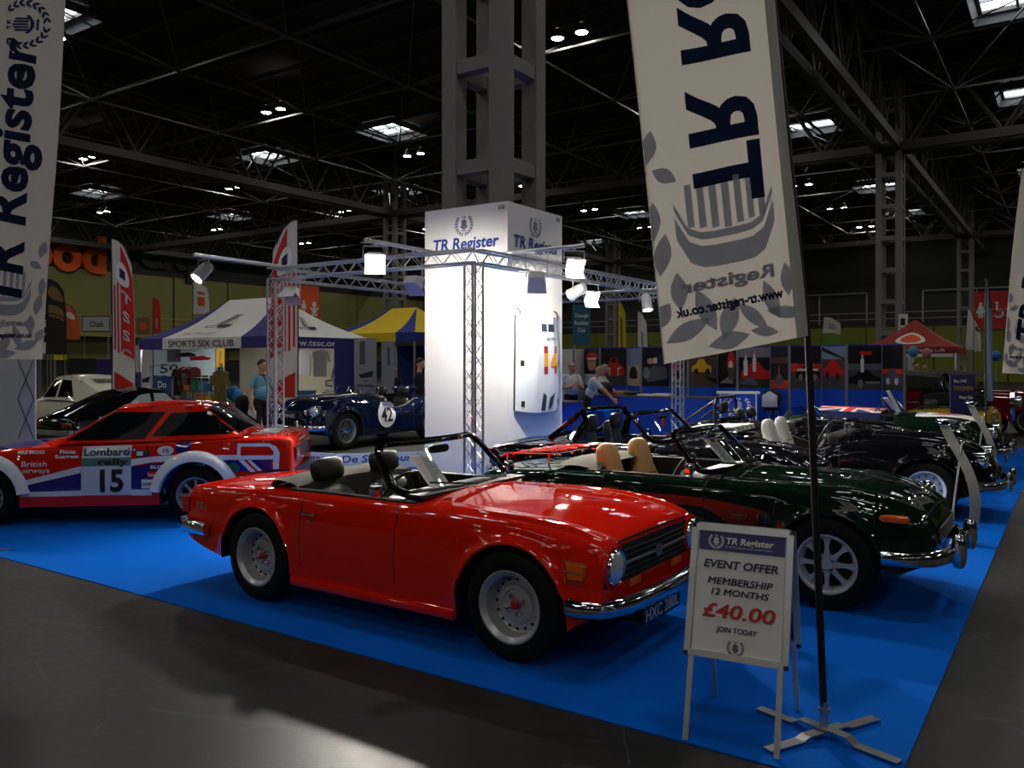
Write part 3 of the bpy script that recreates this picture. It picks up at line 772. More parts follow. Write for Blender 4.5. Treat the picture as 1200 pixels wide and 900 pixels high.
def plate(root, x, z, s, fg, bg, y=0., w_=.52, h_=.11, front=True, tilt=0.):
    t = thing_part('number_plate', root, (x, y, z))
    q = MB(); q.box(-.008, 0, -w_ / 2, w_ / 2, -h_ / 2, h_ / 2); q.build('plate', bg, t, smooth=False)
    M = basis((.003, 0, -.035), (0, 1, 0), (0, 0, 1), (1, 0, 0)) if front else basis((-.011, 0, -.035), (0, -1, 0), (0, 0, 1), (-1, 0, 0))
    text(s, .07, fg, t, M, bold=.02, width=w_ * .9)
    return t
def mirror(root, x, y, z, s):
    t = thing_part('door_mirror', root, (x, y, z)); q = MB(); q.cyl((0, 0, 0), (0, s * .03, .06), .01, n=6); q.pill((0, s * .06, .09), (.03, .055, .045), .6, 12); q.build('mirror_shell', chrome, t); return t
def handle(root, x, y, z, s):
    q = MB(); q.pill((x, y + s * .018, z), (.065, .008, .011), .5, 10); q.pill((x + .05, y + s * .008, z), (.012, .018, .014), .6, 8); q.pill((x - .05, y + s * .008, z), (.012, .018, .014), .6, 8); q.lathe([(.012, 0), (.012, .006), (.001, .008)], 8, 0, M_axle(x - .01, y, z - .055, s)); return q.build('door_handle', chrome, root)
# ------------------------------------------------------------------ the cars
def info_sheet(root, o, xa, ya, w_, h_, lines=14, pic=False, name='info_sheet'):
    """printed sheet; o = lower left corner, xa / ya its axes"""
    M = basis(o, xa, ya, Vector(xa).cross(Vector(ya)))
    t = thing_part(name, root, (0, 0, 0))
    q = MB(); q.box(0, w_, 0, h_, -.001, .001, 0, M); q.build('sheet', paper, t, smooth=False)
    P = [rect(w_ * .08, h_ * (.9 - .8 * i / lines) - h_ * .012, w_ * (.92 if i % 4 else .6), h_ * (.9 - .8 * i / lines)) for i in range(2 if pic else 0, lines)]
    decal('print', P, greyprint, t, M @ T((0, 0, .003)))
    decal('print_back', P, greyprint, t, M @ T((0, 0, -.003)))
    if pic:
        decal('header', [rect(0, h_ * .93, w_, h_)], mat('blue_header', srgb(40, 70, 140), .5), t, M @ T((0, 0, .003))); decal('photo', [rect(w_ * .45, h_ * .78, w_ * .92, h_ * .9)], sp_red, t, M @ T((0, 0, .003)))
    return t
def roof_glass(): pass
leather_b = mat('black_leather', (.012, .012, .012), .4, bump=.1, bscale=150); leather_t = mat('tan_leather', srgb(196, 148, 92), .45, bump=.1, bscale=120, var=.06, vscale=8)
leather_n = mat('navy_leather', srgb(24, 34, 56), .45, bump=.1, bscale=120); leather_w = mat('white_leather', (.68, .68, .64), .45, bump=.1, bscale=120)
hood_c = mat('hood_cloth', srgb(42, 37, 34), .85, bump=.3, bscale=260); hood_d = mat('dark_hood_cloth', (.02, .02, .02), .8, bump=.3, bscale=200)
plate_b = mat('plate_black', (.01, .01, .012), .4); plate_s = mat('plate_silver', (.62, .65, .7), .4)
TR6 = dict(keys=[(-3.19, .60, .735, .75), (-3.16, .665, .755, .775), (-3.05, .70, .77, .79), (-2.7, .73, .79, .82), (-2.24, .745, .812, .85), (-1.5, .745, .828, .875), (-.78, .745, .83, .885), (-.3, .745, .825, .88), (0, .74, .815, .865), (.3, .728, .785, .825), (.48, .71, .752, .775), (.56, .69, .73, .745), (.585, .672, .715, .725)],
    bottom=[(-3.19, .40), (-3.0, .34), (-2.62, .27), (-1.9, .2), (-.3, .2), (.34, .23), (.45, .3), (.585, .36)], sill=.2, wb=2.24, arch=.385, archz=.31, door=(-1.765, -.885), bonnet=(-.70, .575), boot=(-3.12, -2.25), cockpit=(-1.98, -.82),
    bonnet_y=.80, rs=.07, tumble=.055, tuck=.07, zbulge=.5, flare=.022, crease=(.70, .006), hump=[(-3.2, 0, .6, .08), (-.9, 0, .6, .08), (-.2, .018, .62, .07), (.3, .026, .6, .07), (.585, .012, .58, .07)], trim_mat=leather_b)
def arch_lip(root, sp, out, m, s, ax, r=.012, name='wheel_arch_lip', a0=.12, a1=.88, off=0.):
    """rolled edge following the wheel arch on side s"""
    Ra, zc_ = sp['arch'], sp['archz']; pts = []
    for k in np.linspace(a0, a1, 26):
        a = PI * k; x, z = ax + (Ra + off) * math.cos(a), zc_ + (Ra + off) * math.sin(a)
        h = out['bvh'].ray_cast(Vector((x + .01 * math.cos(a), s * 3, z + .012 * math.sin(a))), Vector((0, -s, 0)))
        y = h[0].y if h[0] is not None and abs(h[0].y) > .5 else s * .74
        pts.append((x, y - s * .004, z))
    q = MB(); q.tube(pts, r, 6); return q.build(name, m, root)
def rim_trim(root, out, m, r=.014, name='cockpit_rim'):
    q = MB(); q.tube(out['rim'], r, 6, closed=True); return q.build(name, m, root)
# ---- red roadster in front
def red_car():
    root = thing('roadster', 'bright red open roadster with black interior nearest the camera', 'car', (-2.72, 4.72, .006), 0, 'classic cars on the blue carpet')
    pm = paint('signal_red', srgb(214, 30, 14), .28)
    o = car_body(TR6, root, pm)
    for s in (1, -1):
        for ax in (0, -2.24): wheel(root, ax, s * .645, s, 'steel', .325, .175, mat('silver_wheel', (.52, .52, .53), .35, .55), .208); arch_lip(root, TR6, o, pm, s, ax)
        handle(o[('door', s)], -1.66, s * .742, .70, s); mirror(o[('door', s)], -1.02, s * .70, .83, s)
        q = MB(); q.tube([(-1.84, s * .735, .215), (-.40, s * .735, .215)], .03, 8, sy=1.2); q.build('sill', pm, root)
    rim_trim(root, o, leather_b, .02)
    # nose
    ns = thing_part('grille', root, (0, 0, 0))
    q = MB(); q.prism([(-.66, .50), (.66, .50), (.672, .6), (.655, .69), (.5, .705), (0, .712), (-.5, .705), (-.655, .69), (-.672, .6)], .006, basis((.584, 0, 0), (0, 1, 0), (0, 0, 1), (1, 0, 0))); q.build('recess_panel', blackm, ns, smooth=False)
    for z in (.53, .56, .60, .64, .67):
        q = MB(); q.tube([(.594, -.44, z), (.603, 0, z), (.594, .44, z)], .006 if z != .60 else .010, 5); q.build('bar', steel if z == .60 else blackp, ns)
    q = MB(); q.prism([(-.035, .57), (.035, .57), (.035, .632), (-.035, .632)], .01, basis((.606, 0, 0), (0, 1, 0), (0, 0, 1), (1, 0, 0))); q.build('badge', steel, ns)
    for s in (1, -1):
        headlamp(root, .60, s * .56, .605, .092)
        q = MB(); q.lathe([(.118, -.03), (.125, .0), (.112, .012), (.104, 0)], 28, 0, T((.588, s * .56, .605)) @ R(PI / 2, 'Y')); q.build('headlamp_surround', pm, root)
        t = thing_part('side_indicator', root, (0, 0, 0)); q = MB(); wz = side_warp(o['bvh'], s, .004)
        q.add([wz(Vector(p)) for p in [(.36, .64, 0), (.49, .625, 0), (.475, .535, 0), (.385, .535, 0)]] + [wz(Vector((*p, .012))) for p in [(.375, .63), (.478, .618), (.466, .545), (.392, .545)]], [(0, 1, 5, 4), (1, 2, 6, 5), (2, 3, 7, 6), (3, 0, 4, 7), (4, 5, 6, 7)]); q.build('lens', amber, t, smooth=False)
        q = MB(); q.tube([wz(Vector((*p, .008))) for p in [(.355, .645), (.497, .63), (.48, .528), (.38, .528)]], .005, 4, closed=True); q.tube([wz(Vector((*p, .016))) for p in [(.372, .59), (.478, .582)]], .004, 4); q.build('bezel', chrome, t)
        q = MB(); q.box(.585, .6, s * .30 - .07, s * .30 + .07, .455, .495); q.build('front_indicator', amber, root, smooth=False)
        q = MB(); q.box(-3.2, -3.165, s * .58 - .08, s * .58 + .08, .56, .68); q.build('tail_lamp', redlens, root, smooth=False)
        q = MB(); q.box(-3.185, -3.1, s * .665, s * .695, .56, .68); q.build('side_reflector', redlens, root, smooth=False)
    bumper(root, [(.40, -.765, .40), (.48, -.755, .395), (.58, -.70, .39), (.65, -.52, .385), (.675, -.25, .382), (.68, 0, .38), (.675, .25, .382), (.65, .52, .385), (.58, .70, .39), (.48, .755, .395), (.40, .765, .40)], .048, .05)
    bumper(root, [(-2.78, .765, .47), (-3.05, .755, .47), (-3.2, .68, .47), (-3.25, .4, .475), (-3.26, 0, .475), (-3.25, -.4, .475), (-3.2, -.68, .47), (-3.05, -.755, .47), (-2.78, -.765, .47)], .05, .05)
    q = MB(); q.grid(lambda u, v: (.56 - .25 * v, -.62 + 1.24 * u, .36 - .14 * v), 8, 3); q.box(.3, .57, -.6, .6, .33, .37); q.build('front_apron', blackm, root)
    plate(root, .655, .272, 'HXC 280L', plate_s, plate_b, -.05, .53, .11)
    for s in (1, -1):
        q = MB(); q.box(.5, .65, s * .2 - .02 - .05, s * .2 + .02 - .05, .22, .36); q.build('plate_bracket', blackp, root, smooth=False)
    plate(root, -3.275, .56, 'HXC 280L', plate_s, plate_b, 0, .53, .11, front=False)
    # wipers, screen, cabin
    wsc, pt = windscreen(root, -.84, .875, .655, -1.13, 1.185, .555, .115, .10, .024, glossb, chrome)
    q = MB(); q.box(-.91, -.76, -.60, .60, .862, .885); q.build('scuttle_vent', blackp, root, smooth=False)
    q = MB(); q.pill((-1.12, .0, 1.12), (.02, .11, .03), .5, 12); q.build('rear_view_mirror', blackp, wsc)
    xa = (pt(.3, .2) - pt(.6, .2)).normalized(); ya = (pt(.45, .9) - pt(.45, .1)).normalized()
    info_sheet(root, pt(-.58, .08) + Vector((.012, 0, 0)), Vector((0, 1, 0)), (pt(0, .9) - pt(0, .1)).normalized(), .21, .28, 16)['label'] = 'printed white information sheet in the windscreen'
    q = MB(); q.pill((-.98, 0, .80), (.13, .62, .07), .35, 20); q.box(-1.1, -.9, -.62, .62, .62, .8); q.build('dashboard', leather_b, root)
    for s in (1, -1): seat(root, -1.62, s * .31, leather_b, .30, False, True, .23, .22, None, .46)
    steering(root, -1.22, -.31, .80)
    q = MB(); q.pill((-1.35, 0, .45), (.4, .1, .16), .4, 12); q.build('centre_console', leather_b, root)
    q = MB()
    q.grid(lambda u, v: (-2.28 + .36 * v, -.62 + 1.24 * u, .835 + .05 * math.sin(PI * (v * .85 + .1)) + .03 * (1 - (2 * u - 1) ** 2) + .006 * math.sin(23 * u + 9 * v)), 28, 8); q.grid(lambda u, v: (-1.92 + .06 * v, -.62 + 1.24 * u, .85 + .03 * (1 - (2 * u - 1) ** 2) - .2 * v), 20, 3)
    q.tube([(-2.28 + .1 * abs(t) ** 3, .62 * t, .845 + .03 * (1 - t * t)) for t in np.linspace(-1, 1, 17)], .022, 6)
    hc = q.build('folded_hood_cover', hood_c, root); hc['label'] = 'grey cloth cover over the folded hood'
    text('TR6', .055, steel, root, T((-2.92, .60, 0)) @ SIDE_L @ SIDE_L, warp=side_warp(o['bvh'], -1, .003), bold=.02, spacing=1.3, name='badge_lettering')
    return root
red_car()
TR5 = dict(keys=[(-3.12, .56, .70, .72), (-3.08, .62, .735, .76), (-2.95, .67, .77, .80), (-2.6, .715, .80, .84), (-2.24, .73, .822, .87), (-1.5, .735, .835, .885), (-.8, .735, .835, .895), (-.3, .735, .83, .885), (0, .73, .815, .87), (.3, .715, .775, .825), (.5, .68, .715, .76), (.6, .62, .66, .70), (.65, .53, .60, .64), (.67, .45, .56, .60)],
    bottom=[(-3.12, .42), (-2.95, .36), (-2.62, .27), (-1.9, .2), (-.3, .2), (.34, .24), (.45, .3), (.67, .40)], sill=.2, wb=2.24, arch=.37, archz=.315, door=(-1.78, -.90), bonnet=(-.70, .60), boot=(-3.05, -2.3), cockpit=(-1.98, -.84),
    bonnet_y=.78, rs=.085, tumble=.05, tuck=.07, zbulge=.5, flare=.016, crease=(.715, .007), hump=[(-3.2, 0, .6, .08), (-.9, 0, .6, .08), (-.2, .02, .58, .07), (.3, .045, .55, .085), (.67, .02, .42, .08)])
def tr5_common(root, pm, wheel_style, rim_m, trim, seat_m, overriders=True, screen=True, seat_rest=False, high=True, chrome_fr=None, sp=None, soft=True):
    sp = dict(sp or TR5); sp['trim_mat'] = trim
    o = car_body(sp, root, pm)
    for s in (1, -1):
        for ax in (0, -2.24): wheel(root, ax, s * .635, s, wheel_style, .325, .165, rim_m, .205); arch_lip(root, sp, o, pm, s, ax, .009)
        handle(o[('door', s)], -1.68, s * .735, .71, s)
        headlamp(root, .585, s * .47, .60, .088, -.0, depth=.12)
        q = MB(); q.pill((.43, s * .655, .68), (.10, .05, .028), .6, 12); q.build('wing_indicator', amber if s < 0 or True else amber, root)
        q = MB(); q.box(-3.12, -3.09, s * .56 - .05, s * .56 + .05, .52, .70); q.build('tail_lamp', redlens, root, smooth=False)
    rim_trim(root, o, blackp if trim is not leather_t else leather_t, .014)
    g = thing_part('grille', root, (0, 0, 0)); q = MB(); q.prism([(-.36, .48), (.36, .48), (.44, .53), (.40, .60), (.2, .615), (-.2, .615), (-.40, .60), (-.44, .53)], .006, basis((.671, 0, 0), (0, 1, 0), (0, 0, 1), (1, 0, 0))); q.build('mesh', blackm, g, smooth=False)
    for z in (.50, .525, .55, .575, .6): q = MB(); q.cyl((.682, -.38, z), (.682, .38, z), .005, n=5); q.build('bar', chrome, g)
    bumper(root, [(.36, -.73, .42), (.52, -.71, .42), (.66, -.62, .42), (.74, -.4, .42), (.77, 0, .42), (.74, .4, .42), (.66, .62, .42), (.52, .71, .42), (.36, .73, .42)], .05, .05)
    bumper(root, [(-2.75, .74, .46), (-3.0, .72, .46), (-3.14, .6, .46), (-3.2, .3, .46), (-3.2, -.3, .46), (-3.14, -.6, .46), (-3.0, -.72, .46), (-2.75, -.74, .46)], .05, .05)
    if overriders:
        for s in (1, -1): q = MB(); q.pill((.79, s * .36, .45), (.05, .038, .12), .7, 14); q.build('overrider', chrome, root)
    plate(root, .775, .30, 'TR', plate_s, plate_b, 0, .5, .11) if False else None
    if screen:
        w_, pt = windscreen(root, -.86, .885, .645, -1.15, 1.185, .545, .11, .09, .021, chrome_fr or glossb, chrome)
        q = MB(); q.pill((-1.12, 0, 1.12), (.02, .1, .028), .5, 12); q.build('rear_view_mirror', blackp, w_); o['pt'] = pt
    q = MB(); q.pill((-1.0, 0, .80), (.13, .61, .07), .35, 20); q.box(-1.1, -.9, -.61, .61, .62, .8); q.build('dashboard', trim, root)
    for s in (1, -1): seat(root, -1.60, s * .31, seat_m, .30, high, seat_rest, .22, .24, None, .48)
    steering(root, -1.24, -.31, .82)
    return o
def green_car():
    root = thing('roadster', 'dark green open roadster with tan seats and eight-spoke wheels', 'car', (-1.45, 6.80, .006), 0, 'classic cars on the blue carpet')
    o = tr5_common(root, paint('dark_green', (.004, .014, .009), .2), 'spoke8', mat('silver_spoke', (.45, .45, .44), .4, .25), leather_b, leather_t)
    mirror(o[('door', -1)], -1.0, -.69, .84, -1)
    info_sheet(root, o['pt'](-.35, .1) + Vector((.0, 0, 0)), Vector((0, 1, 0)), (o['pt'](0, .9) - o['pt'](0, .1)).normalized(), .23, .29, 16, True)['label'] = 'information sheet with small photo in the windscreen'
    q = MB(); q.grid(lambda u, v: (-2.30 + .42 * v, -.60 + 1.2 * u, .826 + .04 * math.sin(PI * (.1 + .85 * v)) + .055 * (1 - abs(2 * u - 1) ** 3)), 20, 8); q.build('folded_hood_cover', mat('tan_hood_cloth', srgb(62, 56, 44), .85, bump=.3, bscale=200), root)
    rk = thing_part('luggage_rack', root, (0, 0, 0))
    for y in (-.42, -.21, 0, .21, .42): q = MB(); q.tube([(-3.0, y, .87), (-2.9, y, .91), (-2.42, y, .945), (-2.34, y, .92)], .008, 5); q.build('slat', chrome, rk)
    q = MB(); q.tube([(-2.36, -.5, .94), (-2.95, -.5, .915), (-3.05, -.44, .96), (-3.05, .44, .96), (-2.95, .5, .915), (-2.36, .5, .94)], .010, 6, closed=True)
    for x, y in ((-2.45, -.45), (-2.45, .45), (-2.9, -.45), (-2.9, .45)): q.cyl((x, y, .80), (x, y, .93), .009, n=5)
    q.build('rail', chrome, rk)
    return root
green_car()
def navy_seat_car():
    root = thing('roadster', 'black roadster with navy seats and framed rear window behind the green car', 'car', (-2.80, 8.86, .006), 0, 'classic cars on the blue carpet')
    pm = paint('black_paint', (.004, .004, .006), .18)
    o = tr5_common(root, pm, 'wire', steel, leather_n, leather_n, overriders=False, seat_rest=False)
    # fixed rear window frame of the two-piece top
    t = thing_part('rear_window', root, (0, 0, 0))
    def pt(u, v):
        w_ = .62 - .10 * v; return Vector((-2.42 + .42 * v + .16 * u * u * (1 - .2 * v), u * w_, .87 + .32 * v))
    P = [pt(u, 0) for u in np.linspace(-.9, .9, 9)] + [pt(.98, .08)] + [pt(1, v) for v in (.3, .6, .85)] + [pt(u, 1) for u in np.linspace(.9, -.9, 9)] + [pt(-1, v) for v in (.85, .6, .3)] + [pt(-.98, .08)]
    q = MB(); q.tube(P, .03, 6, closed=True); q.build('frame', pm, t)
    q = MB(); q.grid(lambda u, v: pt(-1 + 2 * u, v), 12, 4); q.build('glass', glass, t)
    for s in (1, -1):
        q = MB(); q.tube([pt(s, 1), pt(s, 1) + Vector((.06, s * .03, -.12)), Vector((-1.93, s * .655, .86))], [.035, .045, .06], 6); q.build('pillar', pm, t)
    for s in (-.31, .31):
        q = MB(); q.pill((-1.87, s, 1.04), (.04, .12, .10), .5, 12); q.build('headrest', leather_n, root)
    q = MB(); q.lathe([(.05, 0), (.05, .003), (.001, .003)], 16, 0, basis(o['pt'](-.3, .62) + Vector((.02, 0, 0)), (0, 1, 0), (0, 0, 1), (1, 0, 0))); q.build('window_sticker', sp_red, root)
    return root
navy_seat_car()
TR3 = dict(keys=[(-3.05, .34, .50, .54), (-3.02, .44, .56, .62), (-2.88, .57, .67, .73), (-2.55, .665, .785, .82), (-2.24, .69, .82, .87), (-1.95, .695, .80, .90), (-1.68, .70, .70, .9), (-1.42, .70, .65, .9), (-1.15, .70, .69, .91), (-.9, .70, .80, .925), (-.5, .70, .85, .93), (-.1, .70, .862, .92), (.2, .69, .835, .885), (.4, .66, .77, .815), (.55, .58, .66, .71), (.62, .48, .58, .62), (.65, .40, .52, .55)],
    bottom=[(-3.05, .40), (-2.9, .34), (-2.62, .28), (-1.9, .21), (-.3, .21), (.34, .26), (.5, .32), (.65, .38)], sill=.21, wb=2.24, arch=.355, archz=.325, door=(-1.72, -.92), bonnet=(-.62, .58), boot=(-2.98, -2.35), cockpit=(-2.0, -.86),
    bonnet_y=.62, rs=.15, tumble=.05, tuck=.05, zbulge=.46, flare=.02, hump=[(-3.1, -.04, .46, .07), (-2.2, -.05, .48, .07), (-1.9, -.0, .48, .07), (-.9, -.02, .47, .07), (-.4, -.06, .45, .075), (.2, -.09, .44, .08), (.5, -.07, .36, .08), (.65, -.02, .3, .08)], crown=1.6)
def tr3_common(root, pm, style, rim_m, trim, seat_m, high=False, rest=False, screen=True, seats=True, sp=None):
    sp = dict(sp or TR3); sp['trim_mat'] = trim
    o = car_body(sp, root, pm)
    for s in (1, -1):
        for ax in (0, -2.24): wheel(root, ax, s * .605, s, style, .325, .15, rim_m, .205); arch_lip(root, sp, o, pm, s, ax, .010)
        headlamp(root, .56, s * .46, .665, .09, depth=.16)
        q = MB(); q.lathe([(.03, -.02), (.034, .0), (.02, .012), (.001, .015)], 12, 0, T((.63, s * .46, .50)) @ R(PI / 2, 'Y')); q.build('side_lamp', chrome, root)
        q = MB(); q.pill((-3.0, s * .5, .56), (.03, .03, .05), .7, 10); q.build('tail_lamp', redlens, root)
    rim_trim(root, o, trim, .018)
    g = thing_part('grille', root, (0, 0, 0)); q = MB(); q.prism(ell(0, .50, .38, .075, 0, 28), .006, basis((.652, 0, 0), (0, 1, 0), (0, 0, 1), (1, 0, 0))); q.build('mesh', blackm, g, smooth=False)
    q = MB(); q.tube([(.662, .39 * math.cos(a), .50 + .08 * math.sin(a)) for a in np.linspace(0, 2 * PI, 33)[:-1]], .008, 5, closed=True); q.build('surround', chrome, g)
    for y in np.linspace(-.3, .3, 9): q = MB(); q.cyl((.66, y, .44), (.66, y, .56), .004, n=4); q.build('bar', chrome, g)
    bumper(root, [(.50, -.66, .40), (.64, -.6, .40), (.74, -.35, .40), (.76, 0, .40), (.74, .35, .40), (.64, .6, .40), (.50, .66, .40)], .045, .04)
    for s in (1, -1): q = MB(); q.pill((.78, s * .3, .43), (.04, .03, .11), .7, 12); q.build('overrider', chrome, root)
    if screen:
        w_, pt = windscreen(root, -.80, .90, .60, -.98, 1.17, .56, .04, .05, .012, chrome); o['pt'] = pt
    q = MB(); q.pill((-1.0, 0, .82), (.1, .58, .08), .35, 18); q.build('dashboard', trim, root)
    if seats:
        for s in (1, -1): seat(root, -1.55, s * .28, seat_m, .30, high, rest, .2, .22, None, .46)
    steering(root, -1.18, -.28, .84)
    return o
def white_seat_car():
    root = thing('roadster', 'black roadster with white bucket seats and pale steel wheels', 'car', (-1.38, 10.93, .006), 0, 'classic cars on the blue carpet')
    tr3_common(root, paint('black_paint', (.004, .004, .006), .18), 'chromecap', mat('pale_wheel', srgb(196, 206, 214), .4), blackp, leather_w, True, False, False)
    w_, pt = windscreen(root, -.80, .90, .58, -.86, 1.02, .54, .04, .05, .010, chrome)
    rk = thing_part('luggage_rack', root, (0, 0, 0))
    for y in (-.34, -.17, 0, .17, .34): q = MB(); q.tube([(-2.85, y, .80), (-2.75, y, .86), (-2.3, y, .90), (-2.25, y, .86)], .012, 5); q.build('slat', white, rk)
    q = MB(); q.tube([(-2.28, -.4, .9), (-2.8, -.4, .87), (-2.9, -.3, .87), (-2.9, .3, .87), (-2.8, .4, .87), (-2.28, .4, .9)], .013, 5, closed=True); q.build('rail', white, rk)
white_seat_car()
def rollbar_car():
    root = thing('racing_roadster', 'black racing roadster with roll bar and twin low aero screens', 'car', (-2.45, 12.98, .006), 0, 'classic cars on the blue carpet')
    tr3_common(root, paint('black_paint', (.004, .004, .006), .18), 'wire', steel, blackp, leather_b, False, True, False)
    q = MB(); q.tube([(-2.2, -.5, .5), (-2.2, -.5, 1.1), (-2.2, -.4, 1.2), (-2.2, .4, 1.2), (-2.2, .5, 1.1), (-2.2, .5, .5)], .024, 8); q.cyl((-2.2, -.3, 1.19), (-2.75, -.35, .8), .02, n=6); q.cyl((-2.2, .3, 1.19), (-2.75, .35, .8), .02, n=6); q.cyl((-2.2, -.5, .95), (-2.2, .5, .95), .018, n=6); q.build('roll_bar', blackp, root)
    q = MB(); q.pill((-2.16, -.2, 1.04), (.05, .13, .09), .5, 12); q.build('head_pad', leather_b, root)
    for y in (-.3, .3):
        t = thing_part('aero_screen', root, (0, y, 0)); q = MB(); q.grid(lambda u, v: (-.74 - .16 * v - .12 * (2 * u - 1) ** 2, (u - .5) * .44, .92 + .17 * v), 8, 3); q.build('glass', glassmat('pale_glass', (.8, .88, .95), 1.2), t)
        q = MB(); q.tube([(-.74 - .12 * (2 * u - 1) ** 2, (u - .5) * .44, .92) for u in np.linspace(0, 1, 7)], .012, 5); q.build('base_strip', chrome, t)
rollbar_car()
UJ_b, UJ_r = mat('flag_blue', srgb(30, 36, 92), .7), mat('flag_red', srgb(196, 34, 30), .7)
def union_jack(name, root, x0, x1, y0, y1, warp, white_m):
    w_, h_ = x1 - x0, y1 - y0; cx, cy = (x0 + x1) / 2, (y0 + y1) / 2
    t = thing_part(name, root, (0, 0, 0))
    decal('white_field', [rect(x0, y0, x1, y1)], white_m, t, None, warp, .07)
    up = lambda d: (lambda co: warp(co) + Vector((0, 0, d)))
    B = []; Rd = []
    for sx in (-1, 1):
        for sy in (-1, 1):
            B.append([(cx + sx * w_ * .12, cy + sy * h_ * .5), (cx + sx * w_ * .38, cy + sy * h_ * .5), (cx + sx * w_ * .12, cy + sy * h_ * .24)])
            B.append([(cx + sx * w_ * .5, cy + sy * h_ * .18), (cx + sx * w_ * .5, cy + sy * h_ * .4), (cx + sx * w_ * .24, cy + sy * h_ * .18)])
            Rd.append([(cx + sx * w_ * .46, cy + sy * h_ * .5), (cx + sx * w_ * .5, cy + sy * h_ * .5), (cx + sx * w_ * .16, cy + sy * h_ * .14), (cx + sx * w_ * .12, cy + sy * h_ * .14)])
    Rd += [rect(cx - w_ * .06, y0, cx + w_ * .06, y1), rect(x0, cy - h_ * .1, x1, cy + h_ * .1)]
    decal('blue_field', B, UJ_b, t, None, up(.003), .07); decal('red_cross', Rd, UJ_r, t, None, up(.005), .07)
    return t
def flag_car():
    root = thing('roadster', 'dark green roadster with union flag cockpit cover and white bonnet print', 'car', (-1.58, 15.03, .006), 0, 'classic cars on the blue carpet')
    o = tr3_common(root, paint('dark_green', (.004, .014, .009), .2), 'wire', steel, blackp, leather_b, False, False, True, False)
    f = lambda co: Vector((co.x, co.y, .93 + .05 * math.cos(co.y * 2.2) - .02 * (co.x + 1.5)))
    union_jack('cockpit_cover', root, -2.05, -1.02, -.62, .62, f, mat('white_cloth', (.75, .74, .72), .8))
    q = MB()
    for s in (-1, 1): q.grid(lambda u, v: (-2.05 + 1.03 * u, s * .62, f(Vector((-2.05 + 1.03 * u, .62, 0))).z - v * (.2 if .2 < u < .9 else .12)), 10, 2)
    q.build('cover_edge', UJ_b, root)
    w = top_warp(o['bvh'], .005); decal('bonnet_print', [[(-.55, -.36), (.42, -.30), (.42, .30), (-.55, .36)]], whitep, root, None, w, .07)
    w2 = top_warp(o['bvh'], .009); decal('bonnet_emblem', [leaf(-.1, y, .5, .1, .2) for y in (-.16, 0, .16)], sp_red, root, None, w2, .07)
    plate(root, .70, .26, 'F DRE', plate_s, plate_b, 0, .5, .12)
    info_sheet(root, o['pt'](-.5, .1) + Vector((.02, 0, 0)), Vector((0, 1, 0)), Vector((-.45, 0, .9)).normalized(), .3, .4, 16)
flag_car()
def yellow_car():
    root = thing('roadster', 'mustard yellow open roadster beyond the union flag car', 'car', (-2.0, 19.75, .006), PI / 2, 'classic cars on the blue carpet')
    o = tr5_common(root, paint('mustard', srgb(186, 158, 30), .3), 'chromecap', steel, blackp, leather_b, False)
    return root
yellow_car()
# ------------------------------------------------------------------ white tower round the column
TX0, TX1, TY0, TY1, TZ = -7.96, -6.48, 9.46, 10.93, 3.98
tow = thing('sign_tower', 'tall white square tower with blue club lettering around the column', 'display tower', (0, 0, 0))
towm = mat('tower_fabric', (.80, .80, .80), .6, bump=.08, bscale=1.6)
for nm, b in (('panel', (TX0, TX1, TY0, TY0 + .03)), ('panel', (TX1 - .03, TX1, TY0 + .03, TY1)), ('panel', (TX0, TX0 + .03, TY0 + .03, TY1)), ('panel', (TX0 + .03, TX1 - .03, TY1 - .03, TY1))):
    q = MB(); q.box(*b, .006, TZ); q.build(nm, towm, tow, smooth=False)
for (px0, px1, yb, pl, ax, cpx, cy0, cy1, npx) in ((507, 584, 283.5, dict(Y=TY0), (1, 0, 0), 544, 248, 272, 588), (601, 654, 283, dict(X=TX1), (0, 1, 0), 627, 248, 271, 653.5)):
    a, b = wp(px0, yb, **pl), wp(px1, yb, **pl); n = Vector(ax).cross(Vector((0, 0, 1)))
    wd = (b - a).length; zb_ = CAMH + (HOR - 284.5) / F * ((a - Vector((0, 0, CAMH))).dot(FWD))
    M = face_front(Vector(((a.x + b.x) / 2, (a.y + b.y) / 2, 3.375)) + n * .008, ax)
    text('TR Register', .165, mat('tower_blue', srgb(30, 62, 140), .5), tow, M, bold=.035, shear=.12, width=(b - a).xy.length)
    c = wp(cpx, 260, **pl); decal('crest', crest(0, 0, .30), mat('crest_grey', srgb(90, 100, 130), .5), tow, face_front(Vector((c.x, c.y, 3.72)) + n * .008, ax))
    c = wp(npx, 243, **pl); text('550', .05, blackprint, tow, face_front(Vector((c.x, c.y, 3.88)) + n * .008, ax), bold=.02)
# bonnet hung on the tower
bon = thing('car_bonnet', 'white car bonnet with number 14 hung on the white tower', 'car bonnet', (TX1, 0, 0))
pearl = paint('pearl_white', srgb(214, 224, 232), .3)
BY0, BY1, BZ0, BZ1 = 9.60, 10.80, 1.03, 2.42
def bsurf(u, v):
    yy = BY0 + (BY1 - BY0) * (u if True else u); e = 2 * u - 1
    w_ = 1 - .05 * v
    bul = .13 * (1 - abs(e) ** 2.6) + .035 * (math.exp(-((abs(e) - .38) / .1) ** 2)) * v
    return (.03 + bul * (.8 + .2 * math.sin(PI * v)), (BY0 + BY1) / 2 + (BY1 - BY0) / 2 * e * w_, BZ0 + (BZ1 - BZ0) * v + .05 * (1 - v) * (abs(e) ** 2))
q = MB(); q.grid(bsurf, 28, 20); q.build('skin', pearl, bon)
q = MB(); q.grid(lambda u, v: (lambda p: (max(.004, p[0] - .03), p[1], p[2]))(bsurf(u, v)), 28, 20); q.build('frame', blackm, bon)
